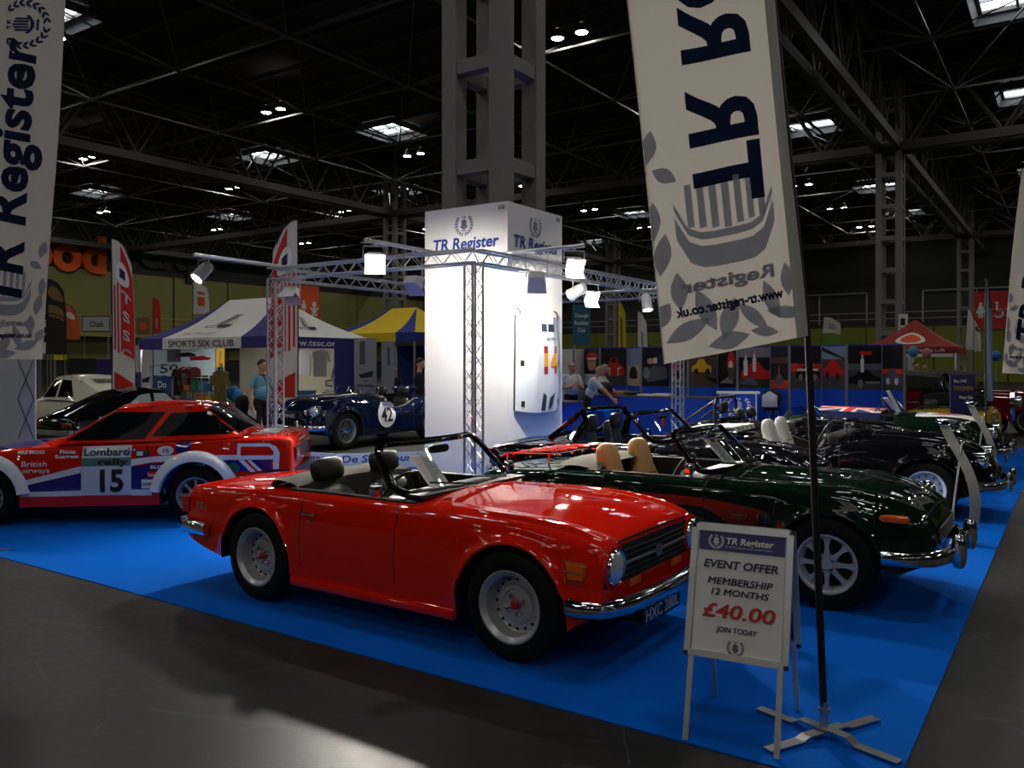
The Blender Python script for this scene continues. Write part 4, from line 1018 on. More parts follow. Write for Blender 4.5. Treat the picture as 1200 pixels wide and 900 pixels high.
def bwarp(off):
    def f(co):
        p = bsurf(min(max(co.x, 0), 1), min(max(co.y, 0), 1)); return Vector((p[0] + off, p[1], p[2]))
    return f
sr, sy = mat('spain_red', srgb(150, 30, 30), .5), mat('spain_yellow', srgb(214, 150, 40), .5)
def digits14(x, y, w_, h_, y0, y1):
    one = rect(x, max(y, y0), x + w_ * .22, min(y + h_, y1)); out = [one]
    f = lambda pts: pts
    if y0 < y + h_ * .4 and y1 > y + h_ * .2: out.append(rect(x + w_ * .4, max(y + h_ * .22, y0), x + w_, min(y + h_ * .4, y1)))
    out.append(rect(x + w_ * .66, max(y, y0), x + w_ * .88, min(y + h_, y1)))
    if y1 > y + h_ * .4:
        lo = max(y0, y + h_ * .4); s_ = lambda yy: x + w_ * (.4 + .26 * (yy - y - h_ * .4) / (h_ * .6)); out.append([(s_(lo), lo), (s_(lo) + w_ * .2, lo), (s_(min(y1, y + h_)) + w_ * .2, min(y1, y + h_)), (s_(min(y1, y + h_)), min(y1, y + h_))])
    return out
for a, b, m_ in ((.40, .475, sr), (.475, .615, sy), (.615, .69, sr)): decal('number_14', digits14(.46, .40, .40, .29, a, b), m_, bon, None, bwarp(.006), .04)
text('ALONSO', .03, blackprint, bon, T((.66, .75, 0)), bold=.02, width=.26, warp=bwarp(.006), cell=.05)
decal('maker_marks', [rect(.42, .84, .54, .92), rect(.58, .84, .70, .92)], mat('dark_blue_mark', srgb(40, 55, 75), .5), bon, None, bwarp(.006), .04)
decal('lower_marks', [[(.42, .02), (.52, .02), (.54, .17), (.46, .21)], [(.58, .02), (.68, .05), (.76, .2), (.62, .15)]], mat('dark_blue_mark', srgb(40, 55, 75), .5), bon, None, bwarp(.006), .04)
for u, v in ((.08, .5), (.93, .5), (.10, .08), (.9, .08)):
    decal('catch', [rect(u - .025, v - .03, u + .025, v + .03)], blackp, bon, None, bwarp(.008), .05)
for u in (.06, .94):
    q = MB(); p = bsurf(u, 1); q.tube([(0, p[1], p[2] + .1), (.05, p[1], p[2] + .06), (.06, p[1], p[2] - .02)], .012, 6); q.build('hanging_hook', blackp, bon)
# ------------------------------------------------------------------ lighting gantry
GXA, GXB, GYA, GYB, GZ, TA = -10.0, -6.27, 8.40, 14.9, 3.17, .165
gan = thing('lighting_gantry', 'square aluminium truss gantry over the stand carrying lamps', 'truss', (0, 0, 0))
def truss(a, b, up=(0, 0, 1), nm='beam'):
    a, b = Vector(a), Vector(b); t = (b - a).normalized(); L = (b - a).length
    u = Vector(up); s = t.cross(u).normalized(); u = s.cross(t).normalized(); h = TA / 2
    root = thing_part(nm, gan, (0, 0, 0))
    cs = [(s * i + u * j) * h for i, j in ((-1, -1), (1, -1), (1, 1), (-1, 1))]
    for c in cs: q = MB(); q.cyl(a + c, b + c, .0165, n=8); q.build('chord', alu, root)
    q = MB(); n = max(2, round(L / .17))
    for k in range(4):
        c0, c1 = cs[k], cs[(k + 1) % 4]
        for i in range(n):
            p, r = (c0, c1) if i % 2 == 0 else (c1, c0)
            q.cyl(a + t * (L * i / n) + p, a + t * (L * (i + 1) / n) + r, .006, n=4, caps=False)
    q.build('lacing', alu, root)['kind'] = 'stuff'
for x, y in ((GXA, GYA), (GXB, GYA), (GXA, GYB), (GXB, GYB)):
    truss((x, y, .03), (x, y, GZ - TA), (0, 1, 0), 'leg')
    q = MB(); q.box(x - .2, x + .2, y - .2, y + .2, .006, .03); q.build('base_plate', steel, gan, smooth=False)
zc_ = GZ - TA / 2
for y in (GYA, GYB): truss((GXA - .08, y, zc_), (GXB + .08, y, zc_))
for x in (GXA, GXB): truss((x, GYA + .08, zc_), (x, GYB - .08, zc_))
POLES = [((-10.0, 8.6, GZ + .04), (-10.0, 7.0, GZ + .06)), ((-7.03, 8.55, GZ + .04), (-7.03, 7.26, GZ + .05)), ((-6.4, 9.14, GZ + .04), (-5.10, 9.14, GZ + .05)), ((-6.45, 14.2, GZ + .04), (-5.3, 14.2, GZ + .05))]
for a, b in POLES:
    q = MB(); q.cyl(a, b, .027, n=10); q.build('outrigger_pole', alu, gan)
lampw = mat('lamp_body_white', (.62, .62, .62), .45); lampd = mat('lamp_body_dark', (.05, .05, .05), .5)
def flood(loc, aim, on, label, style='flood', power=0., spot=100, body=None, hang=.18, warm=(1, .93, .82)):
    """box floodlight or can on a yoke below the point loc"""
    loc = Vector(loc); r = thing('stage_lamp', label, 'lamp', loc, 0, 'lamps on the lighting gantry')
    d = (Vector(aim) - loc).normalized(); M = basis(Vector((0, 0, -hang)), *(lambda x, z: (x, z.cross(x), z))(Vector((0, 0, 1)).cross(d).normalized(), d))
    lm = mat('lamp_lens_on', (1, .95, .85), .3, emit=70., ecol=(1, .93, .80)) if on else mat('lamp_lens_off', (.5, .52, .55), .1, .3)
    bd = body or lampw
    q = MB(); q.tube([Vector((0, 0, .02)), Vector((0, 0, -.03))], .02, 8)
    xa = M.to_3x3() @ Vector((1, 0, 0))
    q.tube([Vector((0, 0, -hang)) + xa * .14, Vector((0, 0, -.03)) + xa * .14, Vector((0, 0, -.03)) - xa * .14, Vector((0, 0, -hang)) - xa * .14], .009, 5); q.build('yoke', bd, r)
    q = MB()
    if style == 'flood':
        q.add([(-.12, -.085, .06), (.12, -.085, .06), (.12, .085, .06), (-.12, .085, .06), (-.09, -.05, -.07), (.09, -.05, -.07), (.09, .05, -.07), (-.09, .05, -.07)], [(0, 1, 5, 4), (1, 2, 6, 5), (2, 3, 7, 6), (3, 0, 4, 7), (4, 5, 6, 7)], 0, M); q.build('housing', bd, r, smooth=False)
        q = MB(); q.box(-.105, .105, -.072, .072, .045, .055, 0, M); q.build('lens', lm, r, smooth=False)
        for sgn in (-1, 1): q = MB(); q.add([(-.12, sgn * .085, .06), (.12, sgn * .085, .06), (.13, sgn * .13, .16), (-.13, sgn * .13, .16)], [(0, 1, 2, 3)], 0, M); q.build('barn_door', lampd if bd is lampd else bd, r, smooth=False)
        dz = .075
    else:
        q.lathe([(.001, -.14), (.06, -.135), (.085, -.1), (.09, .12), (.1, .13), (.1, .16), (.085, .16), (.08, .1)], 20, 0, M); q.build('housing', bd, r)
        q = MB(); q.lathe([(.082, .125), (.001, .13)], 18, 0, M); q.build('lens', lm, r)
        dz = .15
    if power:
        L = bpy.data.lights.new('stage_light', 'SPOT'); L.energy = power; L.spot_size = math.radians(spot); L.spot_blend = .6; L.shadow_soft_size = .07; L.color = warm
        lo = bpy.data.objects.new('stage_light', L); COL.objects.link(lo); lo.parent = r
        lo.matrix_local = T(Vector((0, 0, -hang)) + d * (dz + .02)) @ d.to_track_quat('-Z', 'Y').to_matrix().to_4x4()
    return r
LP = 430
flood((-10.0, 7.15, GZ + .03), (-10.3, 4.6, .4), True, 'grey can spotlight on the pole end above the rally car', 'can', LP * .8, 90, mat('lamp_body_grey', (.25, .25, .26), .5))
flood((-7.03, 7.42, GZ + .02), (-3.6, 3.9, .0), True, 'glaring floodlight on the pole left of the white tower', 'flood', LP * 1.6, 120)
flood((-5.24, 9.14, GZ + .02), (-2.0, 6.6, .2), True, 'glaring floodlight on the pole right of the white tower', 'flood', LP * 1.7, 125)
flood((-5.8, 9.14, GZ + .02), (TX1, 10.25, 2.3), True, 'white floodlight seen from behind, aimed at the hung bonnet', 'flood', 240, 140, None, .34)
flood((-7.03, 8.12, GZ + .02), (-7.2, 9.46, 2.7), True, 'white floodlight just left of the tower, lighting its lettered face', 'flood', 110, 150, None, .40)
flood((GXB, 11.45, GZ - TA), (-2.5, 9.3, .3), True, 'glaring floodlight hung beyond the right edge of the tower', 'flood', LP * 1.3, 125, None, .2)
flood((GXB, 11.05, GZ - TA + .02), (-8.5, 11.2, 2.0), False, 'unlit white can lamp above the glaring floodlight', 'can')
flood((GXB, 13.5, GZ - TA), (-5.7, 13.1, .5), True, 'white can spotlight pointing straight down beside the flag', 'can', LP * .6, 90)
flood((-5.42, 14.2, GZ + .02), (-1.6, 12.4, .2), True, 'floodlight on the far corner pole shining through the flag', 'flood', LP * 1.2, 125)
flood((GXA + .35, GYA, GZ - TA), (-9.2, 7.2, .4), False, 'dark-fronted floodlight beside the left truss leg', 'flood', 0, 100, None, .2)
flood((GXA, 12.7, GZ - TA), (-10.2, 10.4, .8), True, 'added unseen floodlight on the rear truss, lighting the racing car', 'flood', LP * .7, 110)  # extra lamp added to light the racing car, hidden behind the tower
# ------------------------------------------------------------------ flags of the club
flagw = mat('flag_cloth', (.66, .64, .60), .8)
nt = flagw.node_tree; b_ = nt.nodes['Principled BSDF']; out_ = nt.nodes['Material Output']
tr_ = nd(nt, 'ShaderNodeBsdfTranslucent'); tr_.inputs[0].default_value = (.72, .68, .62, 1); tp_ = nd(nt, 'ShaderNodeBsdfTransparent')
m1 = nd(nt, 'ShaderNodeMixShader'); m1.inputs[0].default_value = .2; m2 = nd(nt, 'ShaderNodeMixShader'); m2.inputs[0].default_value = 0.
nt.links.new(b_.outputs[0], m1.inputs[1]); nt.links.new(tr_.outputs[0], m1.inputs[2]); nt.links.new(m1.outputs[0], m2.inputs[1]); nt.links.new(tp_.outputs[0], m2.inputs[2]); nt.links.new(m2.outputs[0], out_.inputs[0])
palep = mat('pale_blue_print', srgb(172, 178, 194), .7); flagnavy = mat('flag_navy', srgb(34, 52, 98), .7)
for mm in (palep, flagnavy):
    nt = mm.node_tree; b_ = nt.nodes['Principled BSDF']; out_ = nt.nodes['Material Output']; tr_ = nd(nt, 'ShaderNodeBsdfTranslucent'); tr_.inputs[0].default_value = b_.inputs['Base Color'].default_value
    m1 = nd(nt, 'ShaderNodeMixShader'); m1.inputs[0].default_value = .45; nt.links.new(b_.outputs[0], m1.inputs[1]); nt.links.new(tr_.outputs[0], m1.inputs[2]); nt.links.new(m1.outputs[0], out_.inputs[0])
def club_flag(base, label, ax, z0, lean, shear, W, Htot, mirrored, tr_b, bottom=True, pole_side=1, ripple=.02, polez=None, xo=-.076, cross=True, pole_m=None, ph=0., crest_b=None, lsize=.30):
    """tall flag: design coordinates a (from the pole edge), b (up); pole on side pole_side of the cloth as seen along ax"""
    root = thing('club_flag', label, 'flag', base, math.atan2(ax[1], ax[0]), 'tall club flags')
    ps = pole_side
    def cl(a, b, off=0.):
        t = a / W; x = ps * xo * 1 + lean * b - ps * a
        y = ripple * math.sin(9 * t + 2.2 * b + ph) * (.3 + .7 * t) + ripple * .5 * math.sin(17 * t - 3 * b) * max(0, 1 - b) - .02 * math.sin(PI * t)
        return Vector((x, y - off, z0 + b - shear * a))
    top = lambda a: Htot - .55 * (a / W) ** 2.2
    q = MB(); q.grid(lambda u, v: cl(W * u, top(W * u) * v), 24, 60); q.build('cloth', flagw, root)
    q = MB(); q.grid(lambda u, v: cl(-.005 + .055 * u, Htot * v, .004 + .02 * math.sin(PI * u)), 6, 40); q.grid(lambda u, v: cl(-.005 + .055 * u, Htot * v, -.004 - .02 * math.sin(PI * u)), 6, 40); q.build('pole_sleeve', mat('sleeve_cloth', (.52, .51, .48), .85), root)
    for ai in (W,): q = MB(); q.tube([cl(ai, top(ai) * v) for v in np.linspace(0, 1, 30)], .004, 4); q.build('hem', flagw, root)
    wf = lambda off: (lambda co: cl(co.x, co.y, off))
    # big vertical lettering
    s = 1 if mirrored else -1
    MT = Matrix(((0, -1 if (ps > 0) == mirrored else 1, 0, W * (.66 if mirrored else .34) if ps > 0 else W * (.34 if mirrored else .66)), (1, 0, 0, tr_b), (0, 0, 1, 0), (0, 0, 0, 1)))
    text('TR Register', lsize, flagnavy, root, MT, bold=.045, shear=.0 if mirrored else .2, align='LEFT', warp=wf(.003), cell=.06, name='club_lettering', spacing=1.02)
    sgn = 1 if (ps > 0) == mirrored else -1
    cx = W * .5
    if bottom:
        P = []
        for a, b, L, w_, r in ((.66, .66, .18, .07, 1.5), (.63, .50, .20, .085, 1.35), (.57, .32, .18, .08, 1.6), (.66, .22, .14, .09, .9), (.55, .13, .22, .085, .35), (.46, .21, .22, .08, 1.9), (.36, .15, .2, .09, 1.2), (.25, .14, .2, .06, 2.3), (.155, .20, .2, .075, 1.9), (.09, .13, .2, .06, 2.9), (.07, .28, .16, .06, 1.6), (.37, .05, .2, .08, .1), (.2, .06, .14, .05, 2.9), (.65, 1.0, .16, .075, 1.35), (.59, .86, .13, .07, 2.6)):
            P.append(leaf(min(a, W - .01), b, L, w_, PI - r if mirrored else r))
        decal('laurel_print', [[(min(max(x, .0), W), max(.004, y)) for x, y in p] for p in P], palep, root, None, wf(.0025), .05)
        S_ = []
        for i in range(7): S_.append(rect(.14 + i * .055, .57 + .01 * abs(i - 3), .172 + i * .055, .80))
        for k0, k1 in ((.40, .50), (.53, .565)):
            n = 8
            for i in range(n):
                u0, u1 = i / n, (i + 1) / n; f0 = lambda u, k: (.10 + .46 * u, k + .06 * (2 * u - 1) ** 4 + (.10 * (2 * u - 1) ** 6))
                S_.append([f0(u0, k0), f0(u1, k0), f0(u1, k1), f0(u0, k1)])
        decal('shield_print', S_, palep, root, None, wf(.002), .05)
        text('Register', .058, palep, root, Matrix(((sgn, 0, 0, .34), (0, 1, 0, .305), (0, 0, 1, 0), (0, 0, 0, 1))), bold=.05, width=.44, warp=wf(.002), cell=.04, name='pale_lettering')
        text('www.tr-register.co.uk', .044, flagnavy, root, Matrix(((sgn, 0, 0, .34), (.0, 1, 0, .20), (0, 0, 1, 0), (0, 0, 0, 1))), bold=.06, shear=.15, width=.50, warp=wf(.004), cell=.04, name='web_lettering')
    if crest_b:
        Mc = Matrix(((0, -sgn, 0, W * .5), (1, 0, 0, crest_b), (0, 0, 1, 0), (0, 0, 0, 1))); decal('crest', crest(0, 0, .42), flagnavy, root, Mc, wf(.003), .06)
    # pole and cross base
    q = MB(); pz = polez or .06
    P = [(0, 0, pz)] + [(ps * xo * min(1, (z - pz) / (z0 - pz)) + lean * max(0, z - z0) - 0, 0, z) for z in np.linspace(pz + .3, z0 + Htot, 14)]
    q.tube(P, [.017] * 6 + [.013] * 9, 8); pp = q.build('pole', pole_m or blackp, root)
    if cross:
        q = MB(); q.cyl((0, 0, .012), (0, 0, .16), .019, n=10); q.cyl((0, 0, .11), (0, 0, .13), .026, n=10); q.build('socket', steel, root)
        for k in range(2):
            a = math.radians(28 + 78 * k) if k == 0 else math.radians(128)
            dx, dy = math.cos(a), math.sin(a); q = MB(); z = .034 if k else .022
            path = [(-.36, .008), (-.33, .008), (-.16, .008), (-.12, z), (.12, z), (.16, .008), (.36, .008)]
            q.add([(t * dx - sgn2 * .027 * dy, t * dy + sgn2 * .027 * dx, zz + h_) for t, zz in path for sgn2, h_ in ((-1, 0), (1, 0), (1, .007), (-1, .007))], [(i * 4 + j, i * 4 + (j + 1) % 4, i * 4 + 4 + (j + 1) % 4, i * 4 + 4 + j) for i in range(6) for j in range(4)] + [(0, 1, 2, 3), (24, 25, 26, 27)])
            q.build('cross_foot', steel, root, smooth=False)
    return root, cl
club_flag(gp(966, 862, .006), 'large foreground club flag seen from behind, lettering mirrored', RGT, 1.87, -.101, .197, .672, 2.6, True, .68, True, 1, .02)
b = dp(-40, 425, 7.6); b.z = 0
club_flag(b, 'tall white club flag cut off by the left edge of the picture', RGT, 1.78, .065, .0, .70, 4.2, False, .45, True, -1, .015, None, 0.0, True, None, .5, 3.05, .345)
b = dp(1232, 425, 11.0); b.z = 0
club_flag(b, 'white club flag cut off by the right edge of the picture', RGT, 1.58, .10, -.05, .66, 3.2, False, .4, True, 1, .02, None, 0.0, True, None, 1.5, 2.6)
# ------------------------------------------------------------------ A-board
aL, aR = gp(800, 866, .006), gp(908, 889, .006); ax = (aR - aL).normalized(); W = (aR - aL).length + .02
AB = thing('a_board_sign', 'freestanding aluminium A-board advertising a membership event offer', 'sign', aL, math.atan2(ax.y, ax.x))
th_ = math.radians(16); alum = mat('snap_frame', (.66, .66, .66), .35, .8)
Mf = R(-th_, 'X'); L_ = 1.02
bz0, bz1 = .375, .99
def frame(Mx, nm, blue=False):
    rt = thing_part(nm, AB, (0, 0, 0))
    for x in (0.0, W - .025): q = MB(); q.box(x, x + .025, -.008, .008, 0, bz0 + .02, 0, Mx); q.build('leg', alum, rt, smooth=False)
    q = MB(); q.box(-.005, W + .005, .0, .012, bz0, bz1, 0, Mx); q.build('back_panel', mat('blue_backing', srgb(20, 60, 120), .5) if blue else alum, rt, smooth=False)
    for b in ((-.022, .008, bz0, bz1), (W - .008, W + .022, bz0, bz1), (.008, W - .008, bz0, bz0 + .03), (.008, W - .008, bz1 - .03, bz1)):
        q = MB(); q.box(b[0], b[1], -.016, .012, b[2], b[3], 0, Mx); q.build('snap_rail', alum, rt, smooth=False)
    for x in (-.022, W + .002):
        for z in (bz0 - .002, bz1 - .018): q = MB(); q.box(x, x + .02, -.019, .014, z, z + .02, 0, Mx); q.build('corner_cap', blackp if z < .6 else chrome, rt, smooth=False)
    return rt
ff = frame(Mf, 'front_frame')
MB_ = T((0, 2 * math.sin(th_) * 1.0 + .02, 0)) @ R(th_, 'X')
frame(MB_, 'back_frame', True)
q = MB(); q.box(.012, W - .012, -.006, -.002, bz0 + .028, bz1 - .028, 0, Mf); q.build('poster', mat('poster_paper', (.70, .70, .69), .35), ff, smooth=False)
SM = Mf @ basis((W / 2, -.009, 0), (1, 0, 0), (0, 0, 1), (0, -1, 0)); pw_ = W - .03
pur = mat('poster_purple', srgb(62, 60, 120), .45); dk = mat('poster_dark', srgb(28, 26, 60), .45); rdp = mat('poster_red', srgb(176, 44, 36), .45)
decal('header_band', [rect(-pw_ / 2, .87, pw_ / 2, bz1 - .03)], pur, ff, SM)
S2 = SM @ T((0, 0, .002))
decal('crest', crest(-.12, .915, .07), whitep, ff, S2)
for s, z, h, wd, m_, sh in (('TR Register', .905, .030, .22, whitep, .15), ('for all TR enthusiasts past, present & future', .888, .007, .22, whitep, 0), ('EVENT OFFER', .790, .036, .345, dk, .15), ('MEMBERSHIP', .715, .031, .30, dk, .15), ('12 MONTHS', .666, .029, .265, dk, .15), ('£40.00', .563, .062, .335, rdp, .15), ('JOIN TODAY', .500, .023, .19, dk, .15)):
    text(s, h, m_, ff, S2 @ T((.035 if m_ is whitep else 0, z, 0)), bold=.034 if h > .01 else 0, shear=sh, width=wd * pw_ / .40, name='poster_lettering')
decal('crest', crest(0, .435, .075), dk, ff, S2)
# ------------------------------------------------------------------ curved information stands in front of the cars
def info_stand(base, rz, label, h=1.1):
    r = thing('information_stand', label, 'stand', base, rz, 'curved information stands')
    q = MB(); q.box(-.21, .17, -.13, .13, 0, .012); q.build('base_plate', mat('stand_grey', (.42, .42, .38), .5), r, smooth=False)
    arc = [(.17 + .12 * math.sin(PI * min(1, t * 1.15)) - .30 * t ** 2.5, t * h) for t in np.linspace(0, 1, 22)]
    q = MB(); q.add([(x, y, z + .012) for x, z in arc for y in (-.06, .06)], [(2 * i, 2 * i + 1, 2 * i + 3, 2 * i + 2) for i in range(21)]); q.add([(x - .008, y, z + .012) for x, z in arc for y in (-.06, .06)], [(2 * i, 2 * i + 1, 2 * i + 3, 2 * i + 2) for i in range(21)]); q.build('curved_strip', mat('stand_grey', (.42, .42, .38), .5), r)
    q = MB(); q.cyl((-.06, 0, .012), (.10, 0, h * .86), .010, n=8); q.build('rod', mat('stand_grey', (.42, .42, .38), .5), r)
    q = MB(); xe, ze = arc[-1]; q.lathe([(.001, -.02), (.07, -.018), (.075, 0), (.06, .012), (.001, .016)], 16, 0, T((xe - .01, 0, ze + .03)) @ R(.5, 'Y')); q.build('clamp_disc', chrome, r)
    return r
info_stand(gp(1118, 634, .006), -.7, 'nearer curved silver information stand before the black roadster', 1.13)
info_stand(gp(1146, 568, .006), -.7, 'further curved silver information stand before the racing roadster', 1.13)
# ------------------------------------------------------------------ closed cars on the left
def cabin(root, prof, belt, pm, wins, curve=.10, crown=.03, gm=None, rearc=.06, sg=None):
    """prof: (x, z, half width, kind of the stretch to the next point) from screen base over the roof to the tail; belt: (x, z, half width)"""
    gm = gm or mat('black_glass', (.004, .005, .006), .05, spec=.6)
    q = MB(); gl = []
    n = len(prof)
    def P(i, e, t=0.):
        x, z, w_ = prof[i][:3]; fr = 1 - i / (n - 1)
        c = curve * fr ** 1.5 - rearc * (1 - fr) ** 1.5
        return Vector((x - c * e * e, e * w_, z + crown * (1 - e * e) * (1 if 0 < i < n - 1 else .3)))
    for i in range(n - 1):
        tgt = q
        if prof[i][3] == 'g': tgt = MB(); gl.append(tgt)
        tgt.grid(lambda u, v: P(i, -1 + 2 * v).lerp(P(i + 1, -1 + 2 * v), u), 4, 14)
    bx = pchip([(b[0], b[1], b[2]) for b in sorted(belt)])
    for s in (1, -1):
        rows = []
        for i in range(n - 1):
            for t in np.linspace(0, 1, 8)[:-1]:
                a = P(i, s).lerp(P(i + 1, s), t); rows.append(a)
        rows.append(P(n - 1, s))
        vs = []
        for a in rows:
            zb_, wb_ = bx(a.x)
            for t in np.linspace(0, 1, 7): vs.append((a.x, s * (wb_ + (abs(a.y) - wb_) * (t ** 1.15)), zb_ + (max(a.z, zb_) - zb_) * t))
        q.add(vs, [(i * 7 + j, i * 7 + 7 + j, i * 7 + 8 + j, i * 7 + 1 + j) for i in range(len(rows) - 1) for j in range(6)])
    o = q.build('roof', pm, root)
    bm = bmesh.new(); bm.from_mesh(o.data); bmesh.ops.remove_doubles(bm, verts=bm.verts[:], dist=1e-4); bm.to_mesh(o.data); bm.free()
    o.data.polygons.foreach_set('use_smooth', [True] * len(o.data.polygons)); o.data.set_sharp_from_angle(angle=math.radians(45))
    for k, g in enumerate(gl): g.build('windscreen' if k == 0 else 'rear_window', gm, root)
    bv = BVHTree.FromPolygons([tuple(v.co) for v in o.data.vertices], [tuple(p.vertices) for p in o.data.polygons])
    for s in (1, -1):
        for wn in wins: decal('side_window', [wn], sg or gm, root, None, side_warp(bv, s, .006), .06)
    return o
TR7 = dict(keys=[(-3.20, .70, .84, .86), (-3.17, .77, .895, .915), (-3.05, .80, .92, .945), (-2.6, .83, .915, .95), (-2.16, .84, .90, .94), (-1.5, .845, .875, .92), (-.9, .845, .855, .905), (-.4, .845, .82, .87), (0, .84, .78, .825), (.4, .825, .71, .745), (.7, .80, .62, .645), (.82, .77, .56, .575), (.86, .74, .52, .53)],
    bottom=[(-3.2, .40), (-3.0, .34), (-2.5, .26), (-1.7, .2), (-.4, .2), (.5, .24), (.86, .30)], sill=.2, wb=2.16, arch=.365, archz=.31, door=(-1.66, -.62), bonnet=(-.45, .80), rs=.05, tumble=.05, tuck=.09, zbulge=.52, flare=.02, bonnet_y=.86, boot=(-3.12, -2.6))
def rally_car():
    fd = Vector((-.76, -.65, 0)).normalized(); rz = math.atan2(fd.y, fd.x)
    root = thing('rally_car', 'red white and blue rally coupe with number 15 on its door', 'car', (-10.12, 4.79, .006), rz, 'classic cars on the blue carpet')
    pm = paint('rally_red', srgb(204, 34, 16), .3); wh = paint('rally_white', srgb(214, 222, 226), .35); bl = paint('rally_blue', srgb(28, 34, 110), .35)
    o = car_body(TR7, root, pm)
    o[('bonnet', 0)].data.materials[0] = bl
    cabin(root, [(-.62, .89, .72, 'g'), (-1.22, 1.235, .58, 'p'), (-1.6, 1.27, .575, 'p'), (-2.05, 1.262, .57, 'p'), (-2.24, 1.235, .565, 'g'), (-2.62, .96, .64, 'p'), (-2.70, .94, .66, 'p')], [(-.6, .86, .80), (-1.5, .885, .80), (-2.2, .90, .79), (-2.7, .93, .76)], pm,
        [[(-.80, .905), (-1.24, 1.19), (-1.30, 1.20), (-1.80, 1.20), (-1.62, .915)], [(-1.70, .945), (-1.86, 1.185), (-2.24, 1.205), (-2.36, 1.13), (-2.56, .99), (-2.5, .96)]])
    for s in (1, -1):
        for ax in (0, -2.16):
            wheel(root, ax, s * .72, s, 'spoke8', .30, .2, mat('gold_grey_wheel', (.3, .3, .3), .4, .4), .19)
            # white flared arches
            Ra, zc_ = TR7['arch'], TR7['archz']; pts = []
            q = MB(); vs = []; n = 22
            for k in range(n + 1):
                a = PI * (.03 + .94 * k / n)
                for j, (dr, dy) in enumerate(((-.012, .02), (0, .065), (.045, .06), (.095, .03), (.11, -.01))):
                    x, z = ax + (Ra + dr) * math.cos(a), zc_ + (Ra + dr) * math.sin(a); vs.append((x, s * (.838 + dy), z))
            q.add(vs, [(i * 5 + j, i * 5 + j + 1, i * 5 + 6 + j, i * 5 + 5 + j) for i in range(n) for j in range(4)]); q.build('flared_arch', wh, root)
        handle(o[('door', s)], -1.5, s * .838, .80, s)
    w1, w2, w3 = (side_warp(o['bvh'], 1, d) for d in (.004, .007, .010))
    def sp_(cx, cy):    # point of the photo's crop -> side drawing
        px, py = cx / 3.3333, 430 + cy / 3.3333; d = 8.88 + .24 * (px + 15) / 247
        return (-(px + 15) / 114.4, 1.75 - (py - 425) / 975 * d)
    PG = lambda *a: [sp_(*p) for p in a]
    decal('white_stripe', [PG((85, 448), (330, 386), (330, 502), (98, 506)), PG((522, 360), (600, 350), (700, 344), (700, 366), (600, 372), (522, 386)), PG((700, 344), (860, 344), (950, 344), (950, 362), (860, 364), (700, 366)), PG((522, 476), (645, 476), (645, 500), (522, 500)), PG((944, 300), (1070, 300), (1070, 312), (957, 312), (957, 362), (944, 362)), PG((1070, 300), (1100, 312), (1116, 336), (1112, 400), (1090, 400), (1090, 330), (1070, 312)), PG((957, 346), (1090, 346), (1090, 362), (957, 362))], wh, root, None, w1, .09)
    decal('blue_panel', [PG((110, 462), (328, 412), (328, 480), (134, 486)), PG((524, 388), (700, 366), (700, 476), (524, 476)), PG((860, 364), (1085, 364), (1085, 402), (900, 410), (860, 390))], bl, root, None, w2, .09)
    decal('number_panel', [PG((330, 388), (524, 384), (524, 498), (330, 500))], mat('pale_panel', srgb(188, 204, 214), .4), root, None, w2, .09)
    decal('sponsor_panel', [PG((330, 312), (522, 306), (522, 352), (330, 356))], wh, root, None, w2, .09)
    decal('sponsor_panel_lower', [PG((330, 356), (522, 352), (522, 384), (330, 388))], mat('teal_print', srgb(70, 120, 122), .4), root, None, w2, .09)
    decal('diagonal_stripes', [PG((950, 364), (972, 364), (1020, 408), (1000, 410)), PG((985, 364), (1000, 364), (1046, 404), (1030, 406))], wh, root, None, w3, .09); decal('diagonal_stripe', [PG((972, 364), (985, 364), (1030, 406), (1020, 408))], pm, root, None, w3, .09)
    decal('emblem', [ell(*sp_(932, 395), .06, .06)], mat('castrol_green', srgb(20, 90, 60), .4), root, None, w3, .05); decal('oval', [ell(*sp_(657, 327), .085, .05)], wh, root, None, w3, .05)
    decal('sponsor_badge', [PG((695, 300), (725, 288), (762, 296), (755, 322), (728, 336), (698, 332))], bl, root, None, w3, .05); decal('mirror_patch', [PG((540, 325), (595, 325), (595, 350), (540, 350))], blackp, root, None, w3, .06); decal('white_patch', [PG((544, 330), (568, 330), (568, 346), (544, 346))], wh, root, None, side_warp(o['bvh'], 1, .013), .05)
    decal('champion_patch', [PG((565, 437), (640, 437), (640, 472), (565, 472))], wh, root, None, w3, .08); decal('red_patch', [PG((588, 408), (652, 406), (640, 430), (588, 430))], pm, root, None, w3, .08)
    def tx(s, cx, cy, h, wd, m_, wp_, bold=.04, sh=0., nm='lettering'):
        x, z = sp_(cx, cy); text(s, h / 3.333 / 975 * 9, m_, root, Matrix(((-1, 0, 0, x), (0, 1, 0, z), (0, 0, 1, 0), (0, 0, 0, 1))), bold=bold, shear=sh, width=wd / 3.333 / 114.4, warp=wp_, cell=.09, name=nm)
    w4 = side_warp(o['bvh'], 1, .013)
    tx('15', 440, 482, 82, 92, blackprint, w4, .05, 0, 'race_number'); tx('Lombard', 425, 345, 28, 178, blackprint, w4, .03); tx('rally', 450, 380, 24, 120, blackprint, w4, .05)
    tx('MIKE BROAD', 130, 340, 13, 106, whitep, w3, .04, .1); tx('Fiona', 272, 338, 14, 62, whitep, w3, .04); tx('Scarrett', 270, 356, 13, 92, whitep, w3, .04); tx('British', 146, 388, 20, 98, whitep, w3, .01); tx('airways', 154, 412, 18, 104, whitep, w3, .01)
    tx('BILSTEIN', 638, 395, 12, 76, whitep, w3, .04); tx('CHAMPION', 602, 460, 11, 66, blackprint, w4, .03); tx('Team', 605, 424, 10, 32, whitep, w4); tx('15', 657, 334, 15, 24, blackprint, w4, .04)
